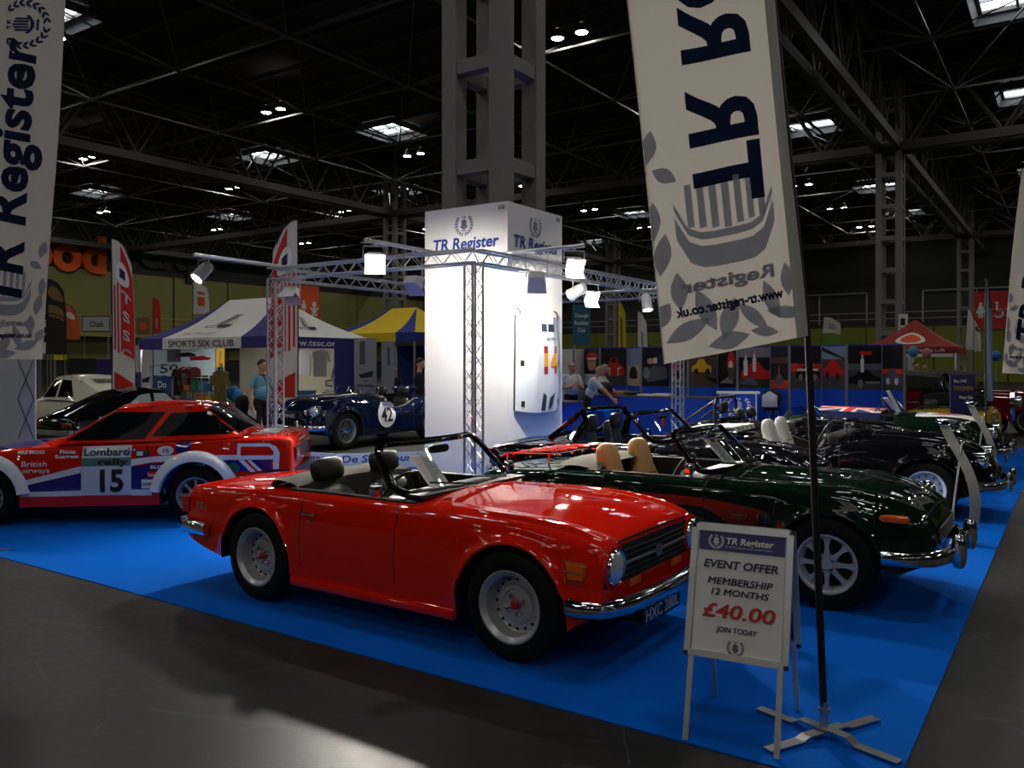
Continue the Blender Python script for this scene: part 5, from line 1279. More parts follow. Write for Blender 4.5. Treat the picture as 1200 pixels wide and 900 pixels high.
    bumper(root, [(.6, .82, .42), (.8, .78, .42), (.92, .5, .42), (.94, 0, .42), (.92, -.5, .42), (.8, -.78, .42), (.6, -.82, .42)], .07, .05, blackp)
    bumper(root, [(-2.9, -.82, .50), (-3.15, -.78, .50), (-3.24, -.4, .50), (-3.24, .4, .50), (-3.15, .78, .50), (-2.9, .82, .50)], .07, .05, blackp)
    q = MB(); q.box(-3.215, -3.19, -.68, .68, .66, .80); q.build('tail_panel', blackp, root, smooth=False)
    for s in (1, -1): q = MB(); q.box(-3.225, -3.21, s * .52 - .14, s * .52 + .14, .68, .78); q.build('tail_lamp', redlens, root, smooth=False)
    q = MB(); q.cyl((-2.2, .0, 1.27), (-2.28, 0, 1.5), .004, n=4); q.build('aerial', blackp, root)
    decal('roof_mark', [ell(-1.98, .35, .08, .03, .3)], wh, root, None, lambda co: Vector((co.x, co.y, 1.292)), .2)
    decal('window_sticker', [[(-2.33, 1.14), (-2.50, 1.02), (-2.42, 1.02)]], mat('yellow_print', srgb(214, 180, 40), .5), root, None, lambda co: Vector((co.x, .50, co.y + .01)), 1)
    decal('boot_print', [rect(-2.98, -.45, -2.75, .45)], wh, root, None, top_warp(o['bvh'], .005), .08)
    return root
rally_car()
GT6 = dict(keys=[(-3.02, .58, .66, .68), (-2.98, .64, .70, .72), (-2.8, .68, .74, .76), (-2.11, .72, .80, .84), (-1.4, .725, .80, .86), (-.7, .725, .80, .87), (0, .72, .80, .86), (.4, .69, .73, .79), (.62, .60, .62, .67), (.70, .48, .54, .57)],
    bottom=[(-3.02, .38), (-2.8, .32), (-1.8, .2), (-.3, .2), (.4, .26), (.7, .36)], sill=.2, wb=2.11, arch=.35, archz=.31, door=(-1.45, -.55), bonnet=(-.5, .6), rs=.08, tumble=.05, tuck=.06, zbulge=.45, flare=.015, bonnet_y=.9)
def fastback():
    root = thing('coupe', 'glossy black fastback coupe parked behind the rally car', 'car', (-15.62, 10.95, 0), PI / 2, 'classic cars around the stand')
    pm = paint('black_paint', (.004, .004, .006), .18); o = car_body(GT6, root, pm)
    cabin(root, [(-.55, .86, .62, 'g'), (-1.0, 1.20, .50, 'p'), (-1.35, 1.24, .50, 'p'), (-1.7, 1.20, .49, 'p'), (-1.85, 1.17, .48, 'g'), (-2.6, .86, .50, 'p'), (-2.9, .76, .54, 'p')], [(-.5, .82, .70), (-1.5, .82, .69), (-2.9, .74, .62)], pm,
        [[(-.78, .87), (-1.05, 1.14), (-1.32, 1.15), (-1.36, .88)], [(-1.42, .89), (-1.40, 1.15), (-1.62, 1.12), (-1.9, .93), (-1.85, .90)]], sg=mat('pale_window', srgb(150, 160, 160), .1, spec=.6))
    for s in (1, -1):
        for ax in (0, -2.11): wheel(root, ax, s * .60, s, 'wire', .31, .15, steel, .2)
        q = MB(); q.pill((-3.0, s * .50, .60), (.03, .15, .05), .4, 12); q.build('tail_lamp', mat('dim_red_lens', srgb(90, 30, 24), .3), root)
    bumper(root, [(-2.7, -.73, .48), (-2.98, -.70, .48), (-3.1, -.5, .48), (-3.12, 0, .48), (-3.1, .5, .48), (-2.98, .70, .48), (-2.7, .73, .48)], .045, .05)
    return root
fastback()
HER = dict(keys=[(-3.0, .60, .72, .74), (-2.95, .66, .78, .80), (-2.3, .74, .84, .87), (-1.2, .75, .86, .90), (0, .75, .85, .90), (.5, .72, .78, .84), (.68, .62, .66, .7)], bottom=[(-3, .36), (-2.5, .25), (.4, .25), (.68, .36)], sill=.22, wb=2.32, arch=.34, archz=.31, door=(-1.5, -.55), bonnet=(-.4, .6), rs=.07, tumble=.05, tuck=.06, zbulge=.5, flare=.01, bonnet_y=.85)
def white_car():
    root = thing('coupe', 'white fastback car with dark side windows behind the black coupe', 'car', (-21.0, 10.85, 0), PI, 'classic cars around the stand')
    pm = paint('cream_white', srgb(224, 220, 204), .35); o = car_body(HER, root, pm)
    cabin(root, [(-.4, .9, .66, 'g'), (-.9, 1.40, .56, 'p'), (-1.3, 1.45, .56, 'p'), (-1.7, 1.43, .56, 'p'), (-2.1, 1.33, .55, 'p'), (-3.1, 1.02, .56, 'p')], [(-.4, .88, .74), (-1.5, .88, .74), (-3.1, .80, .70)], pm, [[(-.65, .93), (-.98, 1.34), (-1.25, 1.36), (-1.25, .95)], [(-1.35, .95), (-1.35, 1.36), (-1.72, 1.34), (-2.0, .97)]])
    decal('roof_vents', [rect(-2.35 + .1 * i, -.35, -2.30 + .1 * i, .35) for i in range(3)], blackm, root, None, lambda co: Vector((co.x, co.y, 1.33 + (co.x + 2.1) * .31 + .04)), .3)
    for s in (1, -1):
        for ax in (0, -2.32): wheel(root, ax, s * .62, s, 'chromecap', .30, .15, white, .19)
    return root
white_car()
# ------------------------------------------------------------------ turntable platform with the blue racing car
PC = Vector((-11.04, 11.67)); PRr = 2.3
plat = thing('platform', 'low octagonal white display platform under the racing car', 'platform', (PC.x, PC.y, 0))
vv = [(PRr * math.cos(math.radians(-62.4 + 45 * k)), PRr * math.sin(math.radians(-62.4 + 45 * k))) for k in range(8)]
q = MB(); q.prism([(x * .985, y * .985) for x, y in vv], .25, T((0, 0, .006))); q.build('deck', mat('platform_black', (.02, .02, .02), .6), plat, smooth=False)
fasc = mat('fascia_white', srgb(196, 214, 232), .5)
for k in range(8):
    a, b = Vector((*vv[k], 0)), Vector((*vv[(k + 1) % 8], 0)); d = (b - a).normalized()
    q = MB(); q.box(0, (b - a).length, -.01, .01, .008, .262, 0, basis(a, d, Vector((-d.y, d.x, 0)), (0, 0, 1))); q.build('fascia_panel', fasc, plat, smooth=False)
    n = Vector((d.y, -d.x, 0)); c = (a + b) / 2 + n * .016
    if k == 0: text("De Selincourt's Le", .115, mat('tower_blue', srgb(30, 62, 140), .5), plat, face_front((c.x, c.y, .115), d), bold=.03, shear=.12, width=1.62)
    if k == 7: text('developed TR3', .07, mat('tower_blue', srgb(30, 62, 140), .5), plat, face_front((c.x + d.x * .1, c.y + d.y * .1, .13), d), bold=.02, width=1.1)
def race_car():
    root = thing('racing_roadster', 'dark blue racing roadster numbered 42 on the display platform', 'car', (-10.34 - .67, 10.22, .256), -PI / 2, 'classic cars on the blue carpet')
    pm = paint('midnight_blue', (.004, .007, .024), .2)
    o = tr3_common(root, pm, 'wire', steel, blackp, leather_b, False, True, False)
    w_, pt = windscreen(root, -.78, .91, .56, -.86, 1.06, .52, .10, .05, .008, chrome)
    for y in (-.16, .16):
        q = MB(); q.pill((-2.25, y, .99), (.18, .07, .07), .8, 10); q.build('head_fairing', pm, root)
    wsd = side_warp(o['bvh'], 1, .004)
    decal('number_roundel', [ell(-.98, .56, .235, .235, 0, 36)], whitep, root, None, wsd, .05)
    text('42', .25, blackprint, root, Matrix(((-1, 0, 0, -.98), (0, 1, 0, .435), (0, 0, 1, 0), (0, 0, 0, 1))), bold=.03, width=.30, warp=side_warp(o['bvh'], 1, .008), cell=.05, name='race_number')
    for s in (1, -1):
        q = MB(); q.lathe([(.04, -.06), (.07, -.04), (.078, .0), (.07, .012), (.001, .02)], 18, 0, T((.74, s * .3, .40)) @ R(PI / 2, 'Y')); q.build('spot_lamp', chrome, root)
        q = MB(); q.tube([(-.62, s * .30, .93), (.3, s * .28, .90)], .012, 5); q.build('bonnet_strap', leather_b, root)
    q = MB(); q.box(.70, .76, -.34, .34, .555, .66); pb = q.build('plate_board', plate_b, root, smooth=False)
    text('STONK', .06, plate_s, pb, basis((.765, 0, .575), (0, 1, 0), (0, 0, 1), (1, 0, 0)), bold=.02, width=.5)
    return root
race_car()
# ------------------------------------------------------------------ people
skinm = mat('skin', srgb(206, 150, 122), .55); hair_g = mat('hair_grey', srgb(150, 146, 140), .7); hair_d = mat('hair_dark', (.02, .015, .012), .6); hair_b = mat('hair_blonde', srgb(176, 146, 100), .7)
eyem = mat('eye_dark', (.02, .015, .012), .3)
def cloth(n, c): return mat(n, c, .85, bump=.25, bscale=40)
trs = cloth('dark_trousers', (.012, .012, .018)); shoe = mat('black_shoe', (.01, .01, .01), .4)
def person(loc, rz, label, shirt, trousers, hair, arms, lean=0., yaw=0., pitch=0., H=1.76, belly=0., sleeve=.55, skin=None, long_hair=False, bald=False, voxel=.013, stride=.0, legs=True, collar=None):
    """one continuous figure; arms = ((elbow, hand) for left, right) in body axes x forward, y left, z up from a 1.75 m figure"""
    k = H / 1.75; root = thing('person', label, 'person', loc, rz)
    ML = T((0, 0, .95)) @ R(lean, 'Y') @ T((0, 0, -.95))
    prims = []   # kind, data, material
    up = lambda p: tuple(ML @ Vector(p))
    def E(c, d, m, rot=None): prims.append(('e', c, d, m))
    def Cp(a, b, ra, rb, m): prims.append(('c', a, b, ra, rb, m))
    E((0, 0, .95), (.115 + belly * .3, .165, .12), 2)
    E(up((.01 + belly * .5, 0, 1.10)), (.115 + belly, .155 + belly * .5, .15), 1); E(up((0, 0, 1.28)), (.115 + belly * .3, .175, .18), 1)
    Cp(up((-.005, -.145, 1.405)), up((-.005, .145, 1.405)), .066, .066, 1); Cp(up((0, 0, 1.42)), up((.02, 0, 1.55)), .058, .052, 0)
    hc = Vector(up((.035, 0, 1.645))); MH = T(hc) @ R(yaw, 'Z') @ R(pitch + lean * .3, 'Y'); h_ = lambda x, y, z: tuple(MH @ Vector((x, y, z)))
    E(h_(0, 0, .0), (.098, .078, .115), 0); E(h_(.035, 0, -.065), (.058, .055, .05), 0); Cp(h_(.085, 0, .01), h_(.112, 0, -.022), .012, .017, 0); Cp(h_(.09, -.018, -.058), h_(.09, .018, -.058), .011, .011, 0)
    for s in (-1, 1): E(h_(-.005, s * .078, -.01), (.022, .012, .032), 0)
    fing = []
    for s, (el, ha) in zip((1, -1), arms):
        sh = Vector(up((-.005, s * .185, 1.395))); el, ha = Vector(el), Vector(ha)
        mid = sh.lerp(el, sleeve) if sleeve <= 1 else el
        Cp(tuple(sh), tuple(mid), .06, .054, 1)
        if sleeve > 1: Cp(tuple(el), tuple(ha), .048, .036, 1); Cp(tuple(sh), tuple(el), .058, .048, 1)
        else: Cp(tuple(sh), tuple(el), .046, .04, 0); Cp(tuple(el), tuple(ha), .04, .028, 0)
        d = (ha - el).normalized(); sd = d.cross(Vector((0, s, 0))); sd = sd.normalized() if sd.length > .1 else Vector((1, 0, 0)); sd = sd if sd.x >= 0 else -sd
        pc = ha + d * .05; Cp(tuple(ha), tuple(pc + d * .02), .03, .032, 0); Cp(tuple(pc - sd * .022), tuple(pc + sd * .022), .02, .02, 0)
        nrm = d.cross(sd).normalized() * (-s)
        for i, L in enumerate((.068, .078, .072, .056)):
            o = pc + sd * (.033 - .022 * i) + d * .028; mid_ = o + d * L * .55; tip = mid_ + (d * .6 + nrm * .7).normalized() * L * .5; Cp(tuple(o), tuple(mid_), .0112, .0105, 0); Cp(tuple(mid_), tuple(tip), .0105, .009, 0)
        o = ha + sd * .03 + d * .02; Cp(tuple(o), tuple(o + (d * .6 + sd * .7) * .035), .013, .012, 0); Cp(tuple(o + (d * .6 + sd * .7) * .035), tuple(o + (d * 1.2 + sd * .7 + nrm * .3) * .05), .012, .0095, 0)
    if legs:
        for s in (-1, 1):
            dx = s * stride; Cp((0, s * .088, .92), (.02 + dx * .5, s * .095, .5), .092, .064, 2); Cp((.02 + dx * .5, s * .095, .5), (dx - .01, s * .1, .1), .062, .05, 2)
            Cp((dx - .03, s * .1, .045), (dx + .15, s * .105, .038), .044, .036, 3)
    mb_ = MB()
    for p in prims:
        if p[0] == 'e': mb_.pill(p[1], p[2], 1, 16)
        else:
            a, b = Vector(p[1]), Vector(p[2]); mb_.pill(p[1], (p[3],) * 3, 1, 10); mb_.pill(p[2], (p[4],) * 3, 1, 10); mb_.tube([a, b], [p[3], p[4]], 10)
    me = mb_.mesh('body', [skin or skinm, shirt, trousers, shoe]); tmp = bpy.data.objects.new('tmp', me); COL.objects.link(tmp)
    rm = tmp.modifiers.new('r', 'REMESH'); rm.mode = 'VOXEL'; rm.voxel_size = voxel; sm = tmp.modifiers.new('s', 'SMOOTH'); sm.iterations = 3; sm.factor = .45
    bpy.context.view_layer.update(); me2 = bpy.data.meshes.new_from_object(tmp.evaluated_get(bpy.context.evaluated_depsgraph_get())); bpy.data.objects.remove(tmp)
    n = len(me2.polygons); ce = np.empty(n * 3); me2.polygons.foreach_get('center', ce); ce = ce.reshape(-1, 3); best = np.full(n, 1e9); mi = np.zeros(n, int)
    for p in prims:
        if p[0] == 'e': d = (np.linalg.norm((ce - np.array(p[1])) / np.array(p[2]), axis=1) - 1) * min(p[2])
        else:
            a, b = np.array(p[1]), np.array(p[2]); ab = b - a; t = np.clip(((ce - a) @ ab) / (ab @ ab), 0, 1); d = np.linalg.norm(ce - a - t[:, None] * ab, axis=1) - (p[3] + (p[4] - p[3]) * t)
        m_ = p[-1]; d = d - (.006 if m_ == 1 else 0); u = d < best; best[u] = d[u]; mi[u] = m_
    me2.materials.clear()
    for m_ in (skin or skinm, shirt, trousers, shoe): me2.materials.append(m_)
    me2.polygons.foreach_set('material_index', mi.tolist()); me2.polygons.foreach_set('use_smooth', [True] * n); me2.transform(Matrix.Scale(k, 4)); me2.name = 'body'; me2.update()
    o = bpy.data.objects.new('body', me2); COL.objects.link(o); o.parent = root
    q = MB(); n1, n2 = 18, 10; vs = []
    for i in range(n2 + 1):
        for j in range(n1):
            b = 2 * PI * j / n1; fr = max(0, math.cos(b)); lim = (1.62 if not bald else 1.9) - (.75 if not bald else .35) * fr - .22 * abs(math.sin(b)) ** 3 - (0 if not long_hair else -.5 * (1 - fr)); a = lim * i / n2
            if bald: a = 1.15 + (lim - 1.15) * i / n2
            r = 1.05 + (.03 if i < n2 - 1 else (-.02 if i == n2 - 1 else -.09))
            vs.append(h_(.098 * r * math.sin(a) * math.cos(b) - .004, .078 * r * 1.04 * math.sin(a) * math.sin(b), .115 * r * math.cos(a) + .004))
    q.add(vs, [(i * n1 + j, i * n1 + (j + 1) % n1, (i + 1) * n1 + (j + 1) % n1, (i + 1) * n1 + j) for i in range(n2) for j in range(n1)], 0, Matrix.Scale(k, 4)); q.build('hair', hair, root)
    for s in (-1, 1): q = MB(); q.pill(h_(.088, s * .032, .018), (.008, .012, .007), 1, 8, 0, Matrix.Scale(k, 4)); q.build('eye', eyem, root)
    if collar:
        q = MB(); q.tube([up((.055 * math.cos(a) + .01, .062 * math.sin(a), 1.462 - .012 * math.cos(a))) for a in np.linspace(0, 2 * PI, 15)[:-1]], .014, 5, closed=True, M=Matrix.Scale(k, 4)); q.cyl(up((.075, 0, 1.45)), up((.125, 0, 1.34)), .012, n=5, M=Matrix.Scale(k, 4)); q.build('collar', collar, root)
    return root
HANG = (((.02, .27, 1.12), (.10, .27, .87)), ((.02, -.27, 1.12), (.10, -.27, .87)))
fa = math.atan2(RGT.y, RGT.x)                         # heading that walks to the right of the picture
ft = lambda px, d: (lambda p: Vector((p.x, p.y, 0)))(dp(px, 425, d))
polo = ft(306, 16.9)
person(polo, fa - .55, 'man in a light blue polo shirt holding a white carrier bag', cloth('blue_polo', srgb(112, 172, 190)), trs, hair_d, (((.03, .30, 1.12), (.20, .30, .93)), ((.0, -.31, 1.13), (.10, -.33, .88))), 0., .45, 0, 1.80, .07, collar=cloth('navy_collar', (.02, .02, .04)))
Mp = T(polo) @ R(fa - .55, 'Z')
bag = Mp @ Vector((.12, -.34, .40)); bg = thing('carrier_bag', "white plastic carrier bag hanging from the polo-shirted man's hand", 'bag', bag, fa - .75)
q = MB(); q.grid(lambda u, v: (.18 * (2 * u - 1) * (1 - .25 * v ** 3) + .01 * math.sin(9 * v), -.05 * math.sin(PI * u) * (1 - .7 * v) + .012 * math.sin(14 * u + 6 * v), .40 * v), 14, 10); q.grid(lambda u, v: (.18 * (2 * u - 1) * (1 - .25 * v ** 3), .05 * math.sin(PI * u) * (1 - .7 * v), .40 * v), 14, 10); q.build('bag_body', mat('white_plastic', (.72, .72, .72), .4), bg)
q = MB(); q.tube([(-.09, 0, .39), (-.05, 0, .46), (0, 0, .49), (.05, 0, .46), (.09, 0, .39)], .012, 6); q.build('handles', mat('white_plastic', (.72, .72, .72), .4), bg)
decal('bag_print', [[(-.07, .12), (.0, .08), (.07, .12), (.07, .17), (-.07, .17)]], redprint, bg, face_front((0, -.066, 0), (1, 0, 0))); decal('bag_emblem', [rect(-.08, .18, .08, .27)], greyprint, bg, face_front((0, -.066, 0), (1, 0, 0)))
wsh = cloth('white_polo', (.74, .74, .74))
person(ft(669, 20.2), fa - 1.45, 'grey-haired man in a white shirt behind the counter, facing the camera', wsh, trs, hair_g, (((.10, .27, 1.12), (.26, .12, 1.20)), ((.06, -.27, 1.12), (.26, -.10, 1.16))), .06, .2, .15, 1.76, .04, bald=True)
person(ft(688, 19.0), fa - .15, 'fair-haired woman in a white shirt bending over the counter', wsh, trs, hair_b, (((.42, .22, 1.12), (.58, .16, .94)), ((.42, -.22, 1.10), (.60, -.14, .93))), .38, 0, .25, 1.72, 0, long_hair=True)
person(ft(700, 20.4), fa - .5, 'man in a white shirt partly hidden behind the bending woman', wsh, trs, hair_g, (((.30, .24, 1.12), (.48, .14, 1.0)), ((.30, -.24, 1.12), (.46, -.16, 1.0))), .22, 0, .3, 1.72, .03)
dkj = cloth('black_jacket', (.012, .012, .014))
person(ft(463, 22.5), fa - 2.0, 'bald man in a patterned dark jacket beside the racing car', dkj, trs, hair_g, (((.05, .27, 1.12), (.25, .12, 1.02)), ((.05, -.27, 1.12), (.25, -.12, 1.02))), 0, 0, .3, 1.62, .03, 1.2, bald=True)
person(ft(491, 18.6), fa + .1, 'dark-haired man in black walking right at the tower edge', dkj, trs, hair_d, HANG, 0, 0, 0, 1.84, 0, 1.2)
person(ft(84, 30.), fa - .3, 'grey-haired person in a dark red top beyond the white car', cloth('dark_red_top', srgb(110, 28, 34)), trs, hair_g, HANG, 0, 0, 0, 1.7, .03, 1.2)
person(ft(284, 18.6), fa + 2.6, 'person in a blue top bending over beside the olive jacket', cloth('bright_blue_top', srgb(40, 120, 190)), trs, hair_d, (((.55, .2, .95), (.62, .2, .72)), ((.55, -.2, .95), (.62, -.2, .72))), 1.15, 0, 0, 1.7, 0, .6)
person(ft(1072, 27), fa - 1.2, 'dark-haired visitor beside the blue balloon', cloth('grey_top', srgb(110, 112, 116)), trs, hair_d, HANG, 0, .4, 0, 1.76, 0, 1.2)
person(ft(1084, 28.5), fa - 2.0, 'visitor half hidden behind another in front of the red tent', dkj, trs, hair_d, HANG, 0, 0, 0, 1.72, 0, 1.2)
# ------------------------------------------------------------------ pop-up tents
tent_w = mat('tent_white', (.74, .73, .70), .8, bump=.2, bscale=3.); tent_p = mat('tent_purple', srgb(58, 50, 120), .8, bump=.2, bscale=3.); wallw = mat('tent_wall', srgb(222, 214, 190), .8, bump=.25, bscale=2.)
def tent(cx, cy, sx, sy, z0, z1, z2, rx, mats, label, split=False, walls=True, leg_m=None):
    """near right corner at cx, cy; runs sx to -X and sy to +Y; eaves z0..z1, ridge z2 half length rx"""
    r = thing('canopy_tent', label, 'tent', (cx, cy, 0), 0, 'pop-up canopy tents'); main, acc = mats
    A, B, C_, D = Vector((-sx, 0, z1)), Vector((0, 0, z1)), Vector((0, sy, z1)), Vector((-sx, sy, z1)); P, Q = Vector((-sx / 2 - rx, sy / 2, z2)), Vector((-sx / 2 + rx, sy / 2, z2))
    def slope(a, b, c, d, m_, nm='roof_panel'):
        q = MB(); q.grid(lambda u, v: (a.lerp(b, u)).lerp(d.lerp(c, u), v) - Vector((0, 0, .10 * math.sin(PI * v) * (1 - .3 * math.sin(PI * u)))), 10, 8); return q.build(nm, m_, r)
    if split:
        a1, b1 = A.lerp(B, .2), A.lerp(B, .80)
        slope(a1, b1, Q, P, main); slope(A, a1, P, P, acc); slope(b1, B, Q, Q, acc); slope(B, C_, Q, Q, main); slope(C_, D, P, Q, acc); slope(D, A, P, P, acc)
    else:
        slope(A, B, Q, P, main); slope(B, C_, Q, Q, acc); slope(C_, D, P, Q, main); slope(D, A, P, P, acc)
    for a, b, m_ in ((A, B, main), (B, C_, acc), (C_, D, main), (D, A, acc)):
        if split and (a, b) == (A, B):
            for t0, t1, mm in ((0, .2, acc), (.2, .8, main), (.8, 1, acc)): q = MB(); p0, p1 = A.lerp(B, t0), A.lerp(B, t1); q.grid(lambda u, v: p0.lerp(p1, u) - Vector((0, 0, (z1 - z0) * v)), 8, 2); q.build('valance', mm, r)
        else: q = MB(); q.grid(lambda u, v: a.lerp(b, u) - Vector((0, 0, (z1 - z0) * v)), 8, 2); q.build('valance', m_, r)
    for x, y in ((-sx + .03, .03), (-.03, .03), (-.03, sy - .03), (-sx + .03, sy - .03)): q = MB(); q.box(x - .025, x + .025, y - .025, y + .025, 0, z1 - .03); q.build('leg', leg_m or steel, r, smooth=False)
    if walls: q = MB(); q.grid(lambda u, v: (-sx + .06 + (sx - .12) * u, sy - .08 + .02 * math.sin(20 * u), z1 * v), 30, 2); q.build('back_wall', wallw, r)
    return r
TCX, TCY, TSX, TSY = -14.6, 12.13, 5.0, 3.1
tt = tent(TCX, TCY, TSX, TSY, 2.08, 2.34, 3.36, .95, (tent_w, tent_p), 'white and purple club tent with sports six lettering on its valance', True)
def front_slope(u, v, off=.012):    # u along the eave from left, v up the front slope
    A, B = Vector((-TSX, 0, 2.34)), Vector((0, 0, 2.34)); P, Q = Vector((-TSX / 2 - .95, TSY / 2, 3.36)), Vector((-TSX / 2 + .95, TSY / 2, 3.36))
    return A.lerp(B, u).lerp(P.lerp(Q, u), v) - Vector((0, .02, .10 * math.sin(PI * v) * (1 - .3 * math.sin(PI * u)) - off))
def right_slope(u, v, off=.012):
    B, C_ = Vector((0, 0, 2.34)), Vector((0, TSY, 2.34)); Q = Vector((-TSX / 2 + .95, TSY / 2, 3.36))
    return B.lerp(C_, u).lerp(Q, v) - Vector((-.02, 0, .10 * math.sin(PI * v) * (1 - .3 * math.sin(PI * u)) - off))
wfs = lambda f: (lambda co: f(co.x, co.y)); boot_logo_d = mat('logo_grey', srgb(90, 90, 100), .6); boot_logo_n = mat('logo_navy', srgb(24, 26, 60), .6)
def logo(parent, f, cx, cy, s, M=None):
    sh = .5
    bars = [[(cx - .10 * s + sh * s * .0, cy), (cx - .03 * s, cy), (cx + .17 * s, cy + .6 * s), (cx + .10 * s, cy + .6 * s)], [(cx + .0 * s, cy), (cx + .03 * s, cy), (cx + .25 * s, cy + .6 * s), (cx + .215 * s, cy + .6 * s)], [(cx + .05 * s, cy + .05 * s), (cx + .06 * s, cy + .05 * s), (cx + .31 * s, cy + .6 * s), (cx + .295 * s, cy + .6 * s)]]
    sole = [[(cx - .02 * s, cy - .02 * s), (cx + .28 * s, cy + .02 * s), (cx + .26 * s, cy - .10 * s), (cx + .16 * s, cy - .2 * s), (cx + .0 * s, cy - .2 * s)]]
    toe = [[(cx - .28 * s, cy - .06 * s), (cx - .04 * s, cy - .02 * s), (cx - .04 * s, cy - .05 * s), (cx - .24 * s, cy - .08 * s), (cx - .24 * s, cy - .16 * s), (cx - .04 * s, cy - .17 * s), (cx - .04 * s, cy - .2 * s), (cx - .28 * s, cy - .18 * s)]]
    for P, m_ in ((bars, boot_logo_d), (sole, boot_logo_n), (toe, boot_logo_n)): decal('boot_emblem', P, m_, parent, M, f, .1)
logo(tt, wfs(front_slope), .50, .38, .42); logo(tt, wfs(right_slope), .45, .30, .42)
text('the Triumph', .07, boot_logo_n, tt, T((.44, .09, 0)), shear=.3, width=.26, warp=wfs(front_slope), cell=.08)
M_ = face_front((-TSX / 2, -.012, 2.13), (1, 0, 0)); text('SPORTS SIX CLUB', .15, boot_logo_n, tt, M_, bold=.01, width=2.5)
text('www.tssc.org.uk', .14, whitep, tt, face_front((.012, TSY * .45, 2.14), (0, 1, 0)), bold=.02, width=2.1)
M_ = face_front((-1.15, TSY - .12, 1.25), (1, 0, 0)); logo(tt, None, 0, .1, 1.1, M_); text('TRIUMPH', .1, boot_logo_n, tt, M_ @ T((0, -.30, .002)), width=.7)
q = MB(); q.box(-.02, .02, 1.9, 2.9, .02, 2.3); o = q.build('side_wall', tent_p, tt, smooth=False)
def strip_light(x, y, z, L, pw, label):
    r = thing('strip_light', label, 'lamp', (x, y, z), 0, 'lights inside the tents')
    q = MB(); q.box(-L / 2, L / 2, -.04, .04, .02, .06); q.build('housing', white, r, smooth=False); q = MB(); q.box(-L / 2 + .02, L / 2 - .02, -.03, .03, 0, .02); q.build('tube', mat('strip_tube_%d' % pw, (1, 1, 1), .4, emit=pw, ecol=(1, .97, .9)), r, smooth=False)
    q = MB(); q.cyl((-L * .4, 0, .06), (-L * .4, 0, .28), .004, n=4); q.cyl((L * .4, 0, .06), (L * .4, 0, .28), .004, n=4); q.build('hanger', steel, r)
strip_light(TCX - 3.3, TCY + .9, 2.12, 1.1, 60, 'white strip light under the left half of the club tent'); strip_light(TCX - 1.5, TCY + .9, 2.12, 1.1, 60, 'white strip light under the right half of the club tent')
yel, ylb = mat('tent_yellow', srgb(222, 190, 30), .8, bump=.2, bscale=3.), mat('tent_blue', srgb(30, 50, 130), .8, bump=.2, bscale=3.)
b = dp(486, 425, 23.5); yt = tent(b.x, b.y, 3.6, 3.2, 2.35, 2.62, 3.45, .5, (yel, ylb), 'yellow and blue tent just left of the white tower', True)
q = MB(); q.box(-3.4, -1.2, 3.05, 3.1, 0, 2.3); q.build('blue_back_wall', ylb, yt, smooth=False)
rdt = mat('tent_red', srgb(150, 44, 36), .8, bump=.2, bscale=3.)
b = dp(1121, 425, 28.3); rt_ = tent(b.x, b.y, 3.0, 3.0, 2.08, 2.3, 3.3, .05, (rdt, rdt), 'dark red pyramid tent of a car club at the right', False, False)
Mr = lambda u, v: (Vector((-3, 0, 2.3)).lerp(Vector((0, 0, 2.3)), u)).lerp(Vector((-1.5, 1.5, 3.3)), v) + Vector((0, -.03, .02 - .1 * math.sin(PI * v)))
decal('white_oval', [ell(.5, .36, .24, .24, 0, 24)], whitep, rt_, None, lambda co: Mr(co.x, co.y) + Vector((0, 0, 0)), .06); decal('red_oval', [ell(.5, .36, .17, .16, 0, 24)], orange, rt_, None, lambda co: Mr(co.x, co.y) + Vector((0, -.02, .012)), .06)
text('THE ROVER P6 CLUB', .10, whitep, rt_, face_front((-1.5, -.012, 2.13), (1, 0, 0)), width=2.3); q = MB(); q.box(-2.9, -.1, -.01, .02, 1.95, 2.06); q.build('white_banner_rail', whitep, rt_, smooth=False)
# ------------------------------------------------------------------ feather flags and boards
def feather(px0, px1, py0, py1, d, m_, label, accents=(), txt=None, lean=0., curve=.5, tm=None, tsize=.16, txt_b=.3, left_pole=True, bold=.03, extra=None):
    a = dp(px0, py1, d); W = (px1 - px0) / F * d; Hh = (py1 - py0) / F * d
    base = Vector((a.x, a.y, 0)) if left_pole else Vector((a.x, a.y, 0)) + RGT * W
    r = thing('feather_flag', label, 'flag', base, fa, 'feather flags around the hall'); z0 = max(.3, a.z); s = 1 if left_pole else -1
    def cl(u, v, off=0.):
        top = Hh * (1 - curve * (.35 if True else 0) * u ** 2.5)
        return Vector((s * u * W * (1 - .25 * curve * v ** 3) + lean * v * Hh, .02 * math.sin(6 * u + 4 * v) - off, z0 + top * v))
    q = MB(); q.grid(cl, 8, 24); q.build('cloth', m_, r)
    q = MB(); q.tube([(0, 0, 0)] + [cl(0, v) for v in np.linspace(0, 1, 10)] + [cl(u, 1) for u in (.3, .6, .9)], .014, 6); q.build('pole', blackp, r)
    q = MB(); q.cyl((0, 0, 0), (0, 0, .05), .16, n=16); q.build('base', blackp, r)
    for P, am in accents: decal('print', [P], am, r, None, lambda co: cl(co.x, co.y, .006), .1)
    if txt:
        MT = Matrix(((0, -s * 1 / W, 0, .5 + .0), (1 / Hh, 0, 0, txt_b), (0, 0, 1, 0), (0, 0, 0, 1))); MT = MT @ T((0, -tsize / 2, 0))
        text(txt, tsize, tm or whitep, r, MT, bold=bold, align='LEFT', warp=lambda co: cl(co.x, co.y, .010), cell=.12, spacing=1.1)
    if extra: extra(r, cl, W, Hh)
    return r
